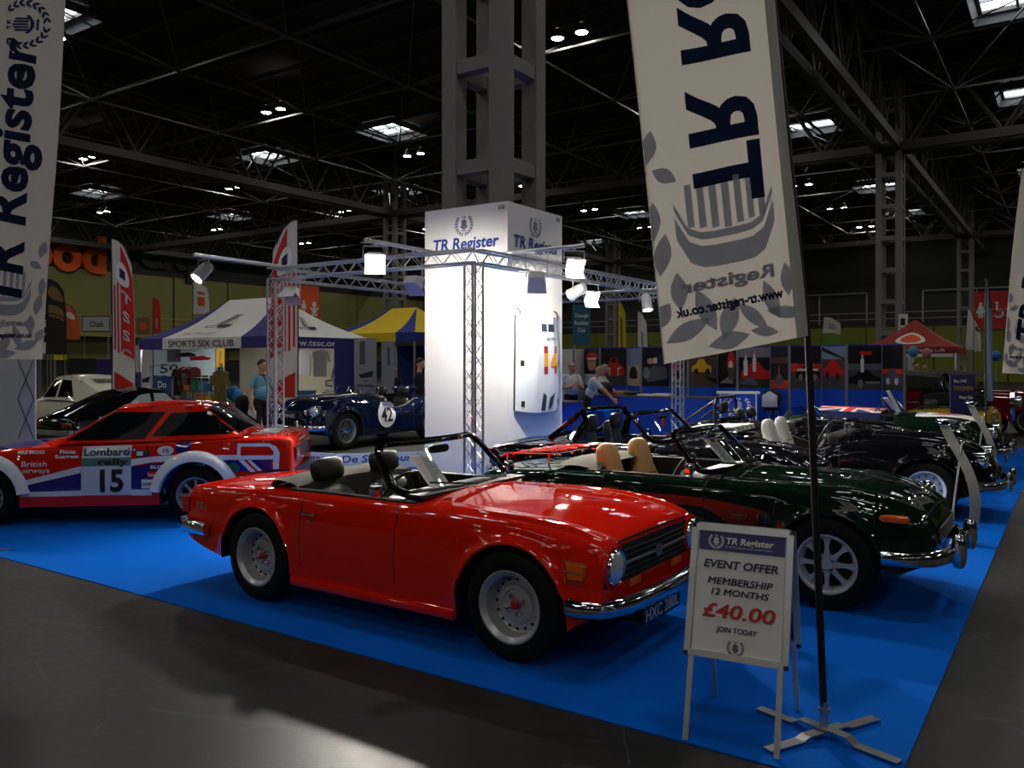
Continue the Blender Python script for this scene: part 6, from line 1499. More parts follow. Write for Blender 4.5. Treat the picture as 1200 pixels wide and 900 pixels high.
fred, fwht = mat('flag_red_cloth', srgb(196, 40, 32), .8), mat('flag_white_cloth', (.66, .65, .62), .8); fblk, forg = mat('flag_black_cloth', (.02, .018, .016), .8), mat('flag_orange_cloth', srgb(206, 92, 40), .8); brz = mat('bronze_print', srgb(130, 100, 60), .7)
def tssc(r, cl, W, Hh):
    for i, ch in enumerate('TSSC'):
        MT = Matrix(((1 / W, 0, 0, .66), (0, 1 / Hh, 0, .63 - i * .125), (0, 0, 1, 0), (0, 0, 0, 1))); text(ch, .22, whitep, r, MT, bold=.04, warp=lambda co: cl(co.x, co.y, .012), cell=.12)
    decal('ring_emblem', [ell(.5, .80, .30, .075, 0, 20)], whitep, r, None, lambda co: cl(co.x, co.y, .010), .1); decal('inner_emblem', [rect(.38, .77, .62, .83)], UJ_b, r, None, lambda co: cl(co.x, co.y, .014), .1)
accT = [([(.42, .28), (.98, .28), (.98, .90), (.42, .98)], fred), ([(.10, .30), (.18, .30), (.18, .72), (.10, .70)], fred), ([(.26, .28), (.34, .28), (.34, .74), (.26, .72)], fred), ([(.1, .02), (.95, .02), (.95, .1), (.1, .16)], fred)]
feather(131, 158, 280, 465, 17.7, fwht, 'red and white feather flag with vertical club initials by the tent', accT, None, 0, .5, None, .2, .3, True, .03, tssc)
feather(316, 349, 258, 470, 17.8, fwht, 'red and white feather flag behind the left truss leg', accT, None, .0, .5, None, .2, .3, False, .03, tssc)
feather(27, 46, 330, 412, 24, fblk, 'narrow black feather flag with bronze print, left of its pair', [(ell(.5, .82, .4, .09), brz), (rect(.15, .5, .85, .6), brz)])
feather(54, 78, 327, 415, 23, fblk, 'black feather flag with bronze round emblem, right of its pair', [(ell(.5, .83, .4, .09), brz), (rect(.12, .55, .88, .66), brz), (rect(.12, .5, .88, .53), brz)])
feather(75, 94, 356, 398, 27, forg, 'orange teardrop flag behind the black flags', [(ell(.45, .7, .3, .1), fwht)], None, 0, .9)
feather(179, 188, 349, 390, 34, fred, 'small red feather flag above the purple corner of the tent', [], 'racing', 0, .5, whitep, .1, .15)
feather(226, 245, 330, 368, 27, fwht, 'small white feather flag with orange letters behind the tent ridge', [(rect(.3, .25, .75, .55), forg), (rect(.3, .62, .75, .72), forg)])
feather(724, 734, 352, 440, 30, mat('flag_yellow', srgb(200, 190, 40), .8), 'tall narrow yellow feather flag right of the tower', [(rect(.3, .3, .6, .8), brz)])
feather(747, 759, 365, 440, 27, fwht, 'narrow white feather flag left of the large mirrored flag', [(rect(.35, .1, .6, .7), greyprint)])
feather(961, 983, 371, 415, 31, mat('flag_lime', srgb(110, 150, 60), .8), 'green and white feather flag above the poster boards', [([(.0, .55), (1, .62), (1, .98), (0, .98)], fwht), (rect(.3, .68, .75, .85), greyprint)], None, .1)
feather(1155, 1164, 327, 470, 12.3, mat('flag_pale_blue', srgb(120, 140, 156), .8), 'pale blue sail-shaped flag pole near the right edge', [], None, 0, .9)
feather(1131, 1142, 362, 410, 33, fwht, 'small white flag behind the red tent, left one', [], None, .06, .9); feather(1141, 1150, 375, 412, 32, fwht, 'small white flag behind the red tent, right one', [(ell(.5, .75, .3, .08), blackp)], None, 0, .9)
def board(px0, px1, py0, py1, d, m_, label, texts=(), thick=.04, stand=True, name='display_board', cat='sign', yaw=0., polys=(), floor=False, group=None):
    """upright board seen between pixels; local x right, z up"""
    a = dp((px0 + px1) / 2, py1, d); W = (px1 - px0) / F * d; Hh = (py1 - py0) / F * d; zb = 0. if floor else a.z
    r = thing(name, label, cat, (a.x, a.y, 0), fa + yaw, group)
    q = MB(); q.box(-W / 2, W / 2, 0, thick, max(zb, .02), a.z + Hh); q.build('board', m_, r, smooth=False)
    if stand and not floor and zb > .05:
        for x in (-W * .4, W * .4): q = MB(); q.box(x - .02, x + .02, .0, thick, 0, zb); q.build('leg', steel, r, smooth=False)
    if floor or stand: q = MB(); q.box(-W * .45, W * .45, -.15, .2, 0, .02); q.build('foot', steel, r, smooth=False)
    for s, cx, cy, h, wd, tm in texts: text(s, h * Hh, tm, r, face_front((cx * W, -.006, a.z + cy * Hh), (1, 0, 0)), width=wd * W if wd else None, bold=.02)
    for nm, P, pm_ in polys: decal(nm, [[(x * W, y * Hh) for x, y in p] for p in P], pm_, r, face_front((0, -.004, a.z), (1, 0, 0)))
    return r
lg = mat('light_grey_board', (.52, .52, .53), .6); skyb = mat('sky_blue_board', srgb(186, 208, 218), .6); dbl = mat('deep_blue_board', srgb(34, 56, 120), .6)
LOGOP = [('emblem', [[(-.28, .45), (-.06, .45), (-.06, .85), (-.28, .85)]], boot_logo_d), ('emblem', [[(-.28, .30), (.4, .36), (.3, .24), (-.2, .24)]], boot_logo_n)]
board(159, 178, 405, 462, 22.0, lg, 'grey exhibition board with boot emblem at the left end of the tent', [('TRIUMPH', 0, .04, .07, .8, boot_logo_n)], polys=LOGOP, floor=True)
board(180, 252, 405, 440, 22.0, skyb, 'pale blue fiftieth anniversary board under the tent', [('50', -.25, .08, .30, .30, boot_logo_n)], polys=LOGOP[:1] + [('car_picture', [[(.08, .62), (.3, .66), (.44, .58), (.4, .52), (.1, .5)]], sp_red), ('car_picture', [[(-.12, .74), (.08, .78), (.2, .70), (.16, .64), (-.1, .62)]], blackp)])
board(180, 200, 441, 476, 20.2, dbl, 'deep blue board with white script under the anniversary board', [('Do', .0, .62, .22, .5, whitep), ('Y', .25, .18, .25, .3, whitep)], floor=True)
board(253, 263, 407, 430, 21.9, mat('yellow_board', srgb(216, 170, 30), .6), 'yellow poster with a thin black figure under the tent', polys=[('figure', [[(-.1, .1), (.3, .1), (.3, .18), (-.02, .18), (.1, .8), (.02, .8)]], blackp)])
rollm = mat('roll_up_grey', srgb(150, 152, 158), .6)
board(415, 441, 396, 470, 20.0, rollm, 'grey roll-up banner with boot emblem beside the racing car', [('THE', 0, .30, .03, .2, boot_logo_n), ('TRIUMPH', 0, .22, .05, .75, boot_logo_n), ('CLUB', 0, .08, .05, .45, boot_logo_n)], polys=[('emblem', [[(-.25, .58), (.0, .58), (.0, .95), (-.25, .95)]], boot_logo_d), ('emblem', [[(-.3, .42), (.4, .48), (.3, .38), (-.2, .36)]], boot_logo_n)], floor=True)
board(447, 463, 400, 470, 21.0, rollm, 'second grey roll-up banner, half turned, by the yellow tent', polys=[('emblem', [[(-.1, .6), (.15, .6), (.15, .9), (-.1, .9)]], boot_logo_d)], floor=True, yaw=.6)
board(95, 130, 370, 389, 40, mat('grey_sign', (.42, .42, .40), .6), 'grey framed sign reading Oak on the far stand', [('Oak', .02, .32, .34, .5, blackprint)], polys=[('border', [rect(-.48, .0, .48, .06), rect(-.48, .94, .48, 1.0), rect(-.48, .06, -.45, .94), rect(.45, .06, .48, .94)], blackp)], floor=False)
board(42, 58, 368, 390, 38, blackp, 'black far stand sign reading EDGE', [('EDGE', 0, .3, .4, .8, whitep)], yaw=-.3)
board(160, 175, 372, 392, 42, mat('poster_brown', srgb(120, 80, 60), .6), 'small framed poster on the far stand', polys=[('picture', [ell(0, .5, .3, .25)], forg)])
board(-6, 21, 420, 535, 13.0, mat('white_partition', (.52, .52, .5), .6), 'pale partition at the far left edge of the picture', floor=True, name='partition', cat='partition')
pd = board(21, 41, 389, 520, 12.6, mat('popup_fabric', (.46, .46, .48), .6), 'grey pop-up display panel with cross bracing at the left', floor=True, name='pop_up_display', cat='display')
q = MB()
for z0_, z1_ in ((.6, 1.2), (1.2, 1.8)): q.cyl((-.12, -.02, z0_), (.12, -.02, z1_), .006, n=4); q.cyl((.12, -.02, z0_), (-.12, -.02, z1_), .006, n=4)
q.build('bracing', blackp, pd)
# clothes, shelves and tables under the tent
def garment(px, py, d, m_, label, w_=.5, h_=.75, sleeve=True, hang=True, yaw=0., cat='jacket', nm='jacket', legs_=False):
    a = dp(px, py, d); r = thing(nm, label, cat, a, fa + yaw, 'clothes for sale in the tent')
    out = [(-w_ * .12, 0), (-w_ * .36, -.05), (-w_ * .52, -h_ * .42), (-w_ * .40, -h_ * .44), (-w_ * .30, -h_ * .2), (-w_ * .31, -h_), (w_ * .31, -h_), (w_ * .30, -h_ * .2), (w_ * .40, -h_ * .44), (w_ * .52, -h_ * .42), (w_ * .36, -.05), (w_ * .12, 0)]
    q = MB(); q.prism(out, .06, face_front((0, .03, 0), (1, 0, 0))); q.build('cloth', m_, r, smooth=False)
    q = MB(); q.tube([(0, 0, .08), (0, 0, .03), (-.02, 0, .0), (-.18, 0, -.06)], .006, 5); q.tube([(0, 0, .03), (.18, 0, -.06)], .006, 5); q.build('hanger', steel, r)
    return r
rk = ft(212, 20.5); rck = thing('clothes_rail', 'steel clothes rail holding dark and maroon jackets', 'clothes rail', rk, fa)
q = MB(); q.tube([(-.75, 0, 0), (-.75, 0, 1.68), (.5, 0, 1.68), (.5, 0, 0)], .014, 6); q.build('rail', steel, rck)
for x in (-.75, .5): q = MB(); q.box(x - .02, x + .02, -.25, .25, 0, .03); q.build('foot', steel, rck, smooth=False)
mar = cloth('maroon_cloth', srgb(84, 20, 30)); olv = cloth('olive_cloth', srgb(112, 100, 50)); tsw = cloth('white_tshirt', (.62, .62, .60))
garment(202, 434, 20.5, tsw, 'long white garment at the left end of the clothes rail', .34, .85, nm='shirt', cat='shirt')
garment(209, 431, 20.5, dkj, 'black jacket second from the left on the clothes rail', .36, .68, yaw=.5)
for px, l in ((215, 'maroon jacket next to the black one on the clothes rail'), (222, 'maroon jacket in the middle of the clothes rail'), (228, 'maroon jacket at the right end of the clothes rail')): garment(px, 430, 20.5, mar, l, .34, .58, yaw=.6)
garment(258, 434, 18.45, olv, 'long olive jacket hanging beside the merchandise shelves', .42, .9, yaw=.2)
garment(356, 410, 20.2, tsw, 'white t-shirt on the tent back wall, left of two', .5, .62, nm='t_shirt', cat='t-shirt'); garment(375, 410, 20.4, tsw, 'white t-shirt on the tent back wall, right of two', .5, .66, nm='t_shirt', cat='t-shirt')
cs = thing('coat_stand', 'thin coat stand holding the olive jacket', 'coat stand', ft(258, 18.5), fa)
q = MB(); q.cyl((0, .06, 0), (0, .06, 1.72), .014, n=8); q.tube([(0, .06, 1.70), (0, .0, 1.70), (0, -.02, 1.66)], .008, 6); q.build('post', steel, cs)
q = MB(); q.cyl((0, .06, 0), (0, .06, .025), .16, n=20); q.build('foot', steel, cs)
sh_ = ft(242, 19.5); shf = thing('merchandise_shelf', 'black shelving with small coloured boxes under the tent', 'shelf', sh_, fa)
for z in (.35, .75, 1.1, 1.4): q = MB(); q.box(-.55, .35, -.15, .15, z - .015, z); q.build('shelf_board', blackp, shf, smooth=False)
for x in (-.55, .33): q = MB(); q.box(x, x + .02, -.15, .15, 0, 1.5); q.build('side_frame', blackp, shf, smooth=False)
bc = [srgb(210, 110, 40), srgb(60, 110, 180), srgb(225, 200, 60), srgb(60, 140, 90), srgb(220, 220, 215), srgb(190, 60, 50), srgb(110, 170, 200), srgb(230, 150, 60)]
nmz = ('orange', 'blue', 'yellow', 'green', 'white', 'red', 'pale blue', 'amber'); k = 0
for z, ps in ((1.1, 'upper'), (.75, 'middle'), (.35, 'lower')):
    for i in range(5):
        o = sh_ + RGT * (-.44 + i * .17); hh = .12 + .05 * ((i * 3 + k) % 4); c = (i * 3 + k) % 8; q = MB(); q.box(-.065, .065, -.09, .09, 0, hh)
        bx_ = q.build('box', mat('box_' + nmz[c].replace(' ', '_'), bc[c], .5), None, smooth=False, loc=(o.x, o.y, z)); bx_.rotation_euler.z = fa
        tag(bx_, '%s box, %s from the left on the %s merchandise shelf' % (nmz[c], ('first', 'second', 'third', 'fourth', 'fifth')[i], ps), 'box', 'boxes on the merchandise shelves')
    k += 1
def table(px, d, W, D, H, m_, label, yaw=0., top=None, front=True, nm='table'):
    r = thing(nm, label, 'table', ft(px, d), fa + yaw)
    q = MB(); q.box(-W / 2, W / 2, -D / 2, D / 2, H - .03, H); q.build('table_top', top or m_, r, smooth=False)
    if front: q = MB(); q.grid(lambda u, v: (-W / 2 + W * u, -D / 2 - .01 + .008 * math.sin(40 * u), (H - .03) * v), 30, 2); q.grid(lambda u, v: (W / 2 + .01, -D / 2 + D * u, (H - .03) * v), 4, 2); q.build('table_cloth', m_, r)
    for x in (-W / 2 + .04, W / 2 - .04):
        for y in (-D / 2 + .05, D / 2 - .05): q = MB(); q.box(x - .02, x + .02, y - .02, y + .02, 0, H - .03); q.build('leg', steel, r, smooth=False)
    return r
table(358, 19.0, 1.5, .6, .92, blackp, 'black-draped merchandise table at the right of the club tent', 0)
def small(nm, px, d, z, W, D, H, m_, label, cat, group=None, pts=None):
    p = ft(px, d); q = MB(); q.box(-W / 2, W / 2, -D / 2, D / 2, 0, H * .92); q.box(-W / 2 * .97, W / 2 * .97, -D / 2 * .97, D / 2 * .97, H * .92, H); o = q.build(nm, m_, None, smooth=False, loc=(p.x, p.y, z)); o.rotation_euler.z = fa; return tag(o, label, cat, group)
small('storage_box', 358, 18.95, .92, .42, .3, .2, mat('teal_box', srgb(60, 110, 140), .5), 'teal storage box on the merchandise table', 'box')
small('literature_holder', 339, 18.95, .92, .22, .1, .34, paper, 'white literature holder at the left end of the merchandise table', 'holder'); small('blue_carton', 380, 18.95, .92, .07, .07, .16, mat('blue_carton', srgb(40, 70, 160), .5), 'small blue carton at the right end of the merchandise table', 'carton')
table(158, 18.6, .95, .5, 1.0, mat('navy_drape', srgb(30, 34, 60), .8), 'navy-draped table with a slanted price board, behind the rally car', 0)
pb_ = board(141, 166, 436, 464.5, 18.35, mat('slate_blue', srgb(70, 80, 110), .5), 'slanted blue board of round badges on the navy table', stand=False, yaw=-.15, polys=[('badge', [ell(x, y, .1, .09) for x in (-.3, 0, .3) for y in (.3, .55, .8)], navy)])
pb_.location.z = 0
small('white_carton', 168, 18.6, 1.0, .26, .2, .2, paper, 'white carton on the navy table beside the badge board', 'carton')
for px0, px1, y0, y1, c, l in ((113, 140, 421, 452, srgb(60, 42, 110), 'purple drape across a far stand front'), (80, 112, 420, 448, (.02, .02, .022), 'black drape of a far stand')):
    board(px0, px1, y0, y1, 28, mat('drape_' + l.split()[0], c, .9, bump=.3, bscale=5.), l, floor=True, name='drape', cat='drape')
for px0, px1, y0, y1, m_, l in ((46, 61, 401, 414, paper, 'white box front on the far left stand, left of two'), (62, 77, 401, 414, paper, 'white box front on the far left stand, right of two'), (63, 77, 416, 422, yel, 'yellow strip sign below the white box fronts')):
    board(px0, px1, y0, y1, 31 if m_ is paper else 30.6, m_, l, stand=True, name='stand_panel', cat='panel')
# ------------------------------------------------------------------ poster boards along the back of the stand
cobalt = mat('cobalt_panel', srgb(16, 74, 190), .6); postg = mat('panel_post', (.30, .31, .33), .4, .5)
PX = [(658, 672, 'c'), (672, 685, 'c'), (685, 703, 'cap'), (703, 735, 'red'), (735, 751, 'sand'), (751, 785, 'grp'), (785, 806, 'track'), (806, 841, 'yel'), (841, 864, 'wheel'), (864, 903, 'crowd'), (903, 925, 'drv'), (925, 963, 'race'), (963, 992, 'road'), (992, 1034, 'man'), (1034, 1060, 'dark')]
pc = {k: mat('photo_' + k, srgb(*v), .35) for k, v in dict(sky=(120, 140, 165), sand=(176, 158, 120), brown=(84, 66, 54), dark=(26, 24, 28), tar=(70, 66, 64), red=(190, 34, 28), orange=(214, 66, 34), yellow=(214, 170, 30), white=(206, 204, 200), grey=(120, 120, 124), skin=(190, 140, 115), black=(12, 12, 14), steel=(84, 90, 100), green=(44, 60, 34), navyb=(30, 40, 90)).items()}
def car_poly(cx, cy, w_, h_): return [(cx - w_ / 2, cy), (cx - w_ / 2, cy + h_ * .45), (cx - w_ * .32, cy + h_ * .55), (cx - w_ * .15, cy + h_ * .95), (cx + w_ * .1, cy + h_), (cx + w_ * .25, cy + h_ * .6), (cx + w_ * .5, cy + h_ * .42), (cx + w_ / 2, cy)]
def person_poly(cx, cy, h_): return [(cx - h_ * .12, cy), (cx - h_ * .14, cy + h_ * .7), (cx - h_ * .06, cy + h_ * .8), (cx - h_ * .06, cy + h_), (cx + h_ * .06, cy + h_), (cx + h_ * .06, cy + h_ * .8), (cx + h_ * .14, cy + h_ * .7), (cx + h_ * .12, cy)]
def rb(y0, y1): return rect(0, y0, 1, y1)
PIC = {'cap': [(rb(0, 1), 'dark'), (ell(.5, .6, .3, .2), 'skin'), (ell(.5, .78, .42, .12), 'red'), (rect(.2, .7, .8, .76), 'white'), (rb(0, .3), 'white')],
 'red': [(rb(0, 1), 'dark'), (rb(0, .28), 'tar'), ([(.05, .32), (.12, .5), (.3, .6), (.38, .76), (.62, .76), (.7, .6), (.88, .5), (.95, .32), (.8, .26), (.2, .26)], 'red'), ([(.22, .5), (.36, .48), (.36, .28), (.3, .28), (.31, .44), (.22, .46)], 'white'), ([(.78, .5), (.64, .48), (.64, .28), (.7, .28), (.69, .44), (.78, .46)], 'white'), (ell(.5, .68, .1, .06), 'black')],
 'sand': [(rb(0, 1), 'sand'), (rb(.55, 1), 'sky'), (ell(.5, .35, .3, .17), 'dark'), (rect(.2, .2, .4, .3), 'black'), (rect(.6, .2, .8, .3), 'black')],
 'grp': [(rb(0, 1), 'dark'), (ell(.25, .8, .2, .12), 'black'), (ell(.3, .66, .12, .08), 'skin'), (ell(.7, .7, .2, .15), 'navyb'), ([(.1, .3), (.4, .55), (.9, .5), (.95, .2), (.2, .1)], 'steel'), (ell(.15, .35, .12, .16), 'grey'), (rect(.4, .6, .55, .75), 'white')],
 'track': [(rb(0, 1), 'dark'), (ell(.3, .5, .25, .2), 'red'), (rb(0, .25), 'tar')],
 'yel': [(rb(0, 1), 'brown'), (rb(.7, 1), 'tar'), (car_poly(.45, .38, .7, .34), 'yellow'), (ell(.25, .4, .08, .07), 'black'), (ell(.66, .4, .08, .07), 'black'), ([(.45, .3), (.9, .1), (1, .1), (1, .2)], 'dark')],
 'wheel': [(rb(0, 1), 'black'), (ell(.75, .6, .22, .3), 'red'), (ell(.72, .55, .12, .12), 'white'), ([(.1, .1), (.7, .3), (.9, .1)], 'grey'), (rect(.6, .2, .95, .5), 'brown')],
 'crowd': [(rb(0, 1), 'dark'), (rb(0, .22), 'green'), (rb(.75, 1), 'grey'), (car_poly(.55, .22, .95, .42), 'red'), (person_poly(.22, .3, .5), 'white'), (person_poly(.5, .4, .45), 'white'), (ell(.24, .82, .035, .05), 'skin'), (ell(.5, .87, .035, .05), 'skin'), ([(.0, .1), (.4, .3), (.6, .12), (.55, .05)], 'steel')],
 'drv': [(rb(0, 1), 'dark'), (rb(0, .2), 'orange'), (ell(.5, .2, .25, .14), 'steel'), (person_poly(.5, .25, .3), 'grey'), (rb(.6, .75), 'brown')],
 'race': [(rb(0, 1), 'tar'), (rb(.62, 1), 'dark'), (rect(0, .40, .2, .6), 'orange'), (rect(.2, .46, 1, .58), 'red'), (car_poly(.55, .25, .8, .32), 'black'), (rect(.2, .42, .9, .48), 'white'), (ell(.32, .27, .07, .08), 'grey'), (ell(.8, .27, .07, .08), 'grey')],
 'road': [(rb(0, 1), 'tar'), (rb(.7, 1), 'sky'), (rb(.55, .7), 'brown'), (car_poly(.5, .3, .9, .4), 'red'), (ell(.25, .33, .08, .09), 'black'), (ell(.7, .3, .08, .09), 'black'), ([(0, .9), (1, .68), (1, .72), (0, 1)], 'dark')],
 'man': [(rb(0, 1), 'tar'), (rb(.5, 1), 'dark'), (rb(.45, .6), 'steel'), (car_poly(.5, .14, .98, .32), 'black'), (person_poly(.42, .4, .4), 'white'), (rect(.35, .8, .7, .88), 'red'), (ell(.36, .14, .08, .1), 'grey'), (rect(.5, .14, .95, .19), 'grey')],
 'dark': [(rb(0, 1), 'tar'), (rb(.48, 1), 'dark'), (rb(.36, .48), 'orange'), (car_poly(.5, .16, .85, .34), 'steel'), (ell(.28, .2, .1, .08), 'white'), (ell(.7, .2, .1, .08), 'white')]}
WHAT = {'c': None, 'cap': 'photo of a person in a red cap', 'red': 'photo of a red sports car with white stripes', 'sand': 'photo of a dark car on a sandy track', 'grp': 'dark group photo at a racing car', 'track': 'track photo behind the truss leg', 'yel': 'photo of a yellow car on brown ground', 'wheel': 'dark photo of a red helmet and wheels', 'crowd': 'photo of a red open car with people in white', 'drv': 'photo with a low orange band', 'race': 'photo of a black and white racer over a red band', 'road': 'photo of a red car on a mountain road', 'man': 'photo of a man standing behind a dark roadster', 'dark': 'photo of a grey car before an orange band'}
YA, YB = 18.45, 18.95
for i, (a, b, kd) in enumerate(PX):
    wide = i % 2 == 1; y0, y1 = (YA, YB) if wide else (YB, YA)
    p, q_ = wp(a, 404, Y=y0), wp(b, 404, Y=y1); p.z = q_.z = 0; d = (q_ - p); W = d.length; d = d.normalized()
    lb = 'plain cream display panel beside the white tower, %s of two' % ('left' if i == 0 else 'right') if kd == 'c' else 'tall display panel with a ' + WHAT[kd]
    r = thing('poster_stand', lb, 'poster stand', p, math.atan2(d.y, d.x), 'poster panels behind the cars')
    q = MB(); q.box(.02, W - .02, -.01, .02, .05, 2.1); q.build('panel_board', cobalt if kd != 'c' else mat('cream_panel', srgb(206, 204, 190), .6), r, smooth=False)
    for x in (0., W - .02): q = MB(); q.box(x, x + .02, -.02, .03, 0, 2.13); q.build('post', postg, r, smooth=False)
    if kd != 'c':
        Mq = face_front((.03, -.014, 1.18), (1, 0, 0)); w_, h_ = W - .06, .92
        decal('poster_header', [rect(0, .92, w_, .955)], mat('poster_navy', srgb(40, 50, 130), .5), r, Mq)
        for k, (P, c) in enumerate(PIC[kd]): decal('poster' if k == 0 else 'poster_shape', [[(min(max(x, 0), 1) * w_, min(max(y, 0), 1) * h_) for x, y in P]], pc[c], r, Mq @ T((0, 0, .0015 * k)))
# counters
def counter(xa, xb, y, H, D, label, m_=cobalt):
    r = thing('counter', label, 'counter', (xa, y, .006), 0); W = xb - xa
    q = MB(); q.box(0, W, 0, D, .02, H - .04); q.build('front_panel', m_, r, smooth=False)
    q = MB(); q.box(-.03, W + .03, -.04, D + .03, H - .04, H); q.build('worktop', mat('counter_top', (.10, .10, .11), .4), r, smooth=False)
    q = MB(); q.box(.02, W - .02, .03, D - .03, 0, .02); q.build('plinth', blackp, r, smooth=False)
    return r
counter(-9.35, -6.2, 17.15, 1.0, .6, 'long blue sales counter at the back of the stand')
p = wp(661, 470, Y=13.6); counter(p.x - .25, p.x + .22, 13.4, 1.02, .5, 'small blue counter block beside the white tower')
def onc(nm, px, z, W, D, H, m_, label, cat, e=.35, y=17.4):
    p = wp(px, 462, Y=y); q = MB(); q.pill((0, 0, H / 2), (W / 2, D / 2, H / 2), e, 14); o = q.build(nm, m_, None, loc=(p.x, p.y, z)); return tag(o, label, cat, 'goods on the sales counter')
ct = 1.006
onc('shoulder_bag', 709, ct, .34, .3, .3, blackp, 'black bag standing at the left of the sales counter', 'bag', .6); onc('folder', 721, ct, .3, .22, .05, sp_red, 'red folder on the sales counter beside the black bag', 'folder', .2)
onc('magazine_stack', 730, ct, .3, .24, .10, mat('brown_card', srgb(150, 110, 80), .6), 'brown stack of magazines on the sales counter', 'magazines', .15); onc('cap_pile', 741, ct, .42, .3, .09, blackp, 'low pile of black caps on the sales counter', 'caps', .6)
onc('leaflet_pile', 757, ct, .36, .24, .03, paper, 'flat pile of white leaflets on the sales counter', 'leaflets', .12); onc('leaflet_pile', 776, ct, .4, .26, .05, paper, 'thicker pile of white leaflets at the right of the counter', 'leaflets', .12)
pcn = thing('pop_up_counter', 'blue pop-up counter with white laurel emblem and white edges', 'counter', wp(865, 470, Y=16.3).xy.to_3d() + Vector((0, 0, .006)), fa - .25)
q = MB(); q.box(-.34, .34, 0, .4, .02, 1.12); q.build('box', cobalt, pcn, smooth=False); q = MB(); q.box(-.42, .42, -.03, .46, 1.12, 1.16); q.build('worktop', white, pcn, smooth=False)
for x in (-.36, .33): q = MB(); q.box(x, x + .03, -.012, .02, 0, 1.12); q.build('edge', white, pcn, smooth=False)
decal('crest', crest(0, .86, .46), whitep, pcn, face_front((0, -.006, 0), (1, 0, 0)))
p = wp(905, 470, Y=18.05); ch = thing('stool', 'black stool beside the pop-up counter, piled with coats', 'stool', (p.x, p.y, .006), fa)
q = MB(); q.cyl((0, 0, .72), (0, 0, .77), .18, n=20); q.build('seat', blackp, ch)
for k in range(4): a = PI / 4 + k * PI / 2; q = MB(); q.cyl((.2 * math.cos(a), .2 * math.sin(a), 0), (.12 * math.cos(a), .12 * math.sin(a), .72), .012, n=6); q.build('leg', steel, ch)
q = MB(); q.pill((0, 0, .2), (.19, .16, .22), .8, 16); tag(q.build('folded_coat', cloth('dark_blue_coat', (.012, .014, .03)), None, loc=(p.x, p.y, .776)), 'dark blue coat heaped on the black stool', 'coat')
q = MB(); q.grid(lambda u, v: (-.16 + .32 * u, -.20 - .03 * math.sin(PI * u), .05 + .34 * v * (1 - .3 * abs(2 * u - 1))), 10, 6); q.grid(lambda u, v: (-.16 + .32 * u, -.165, .05 + .34 * v * (1 - .3 * abs(2 * u - 1))), 10, 6); tag(q.build('paper_bag', mat('white_plastic', (.72, .72, .72), .4), None, loc=(p.x, p.y, .75)), 'white bag leaning against the coat on the stool', 'bag')
# signs further back
board(671, 692, 357, 404, 30, mat('teal_banner', srgb(44, 104, 130), .6), 'teal banner of a roadster club above the cream panels', [('Triumph', 0, .68, .10, .75, whitep), ('Roadster', 0, .50, .10, .8, whitep), ('Club', 0, .32, .10, .42, whitep)], floor=False)
board(1114, 1143, 439, 482, 14.25, mat('purple_banner', srgb(44, 42, 92), .6), 'dark purple roll-up banner of a motor club at the right', [('Pre-1940', -.12, .78, .09, .5, whitep), ('TRIUMPH', 0, .56, .13, .8, mat('gold_print', srgb(170, 140, 80), .5)), ('Motor Club', .12, .34, .08, .55, whitep)], floor=True)
board(1053, 1064, 368, 401, 36, fwht, 'narrow white and black banner behind the right column', polys=[('print', [rect(-.3, .3, .3, .5), rect(-.3, .6, .2, .85)], blackp)])
kp = wp(1034, 405, Y=COLS_Y[1] - .6); kk = thing('column_plinth', 'pale square box around the foot of the right column', 'plinth', (GX, COLS_Y[1], 0))
for b in ((-.9, .9, -.9, -.8), (-.9, .9, .8, .9), (-.9, -.8, -.8, .8), (.8, .9, -.8, .8)): q = MB(); q.box(*b, 0, 2.55); q.build('panel', mat('plinth_grey', (.42, .42, .40), .6), kk, smooth=False)
for px, py, d, c, l in ((1070, 412, 25.5, srgb(70, 130, 180), 'blue balloon at the left of the red tent'), (1167, 417, 27.5, srgb(40, 110, 200), 'blue balloon at the right of the red tent'), (1086, 414, 27.5, srgb(190, 120, 130), 'pink balloon beside the visitors')):
    a = dp(px, py, d); r = thing('balloon', l, 'balloon', (a.x, a.y, 0)); q = MB(); q.pill((0, 0, a.z), (.15, .15, .18), 1, 16); q.build('skin', mat('balloon_' + l.split()[0] + str(px), c, .25, coat=.5), r); q = MB(); q.cyl((0, 0, 0), (0, 0, a.z - .17), .004, n=4); q.build('string', whitep, r); q = MB(); q.cyl((0, 0, 0), (0, 0, .06), .06, n=10); q.build('weight', blackp, r)
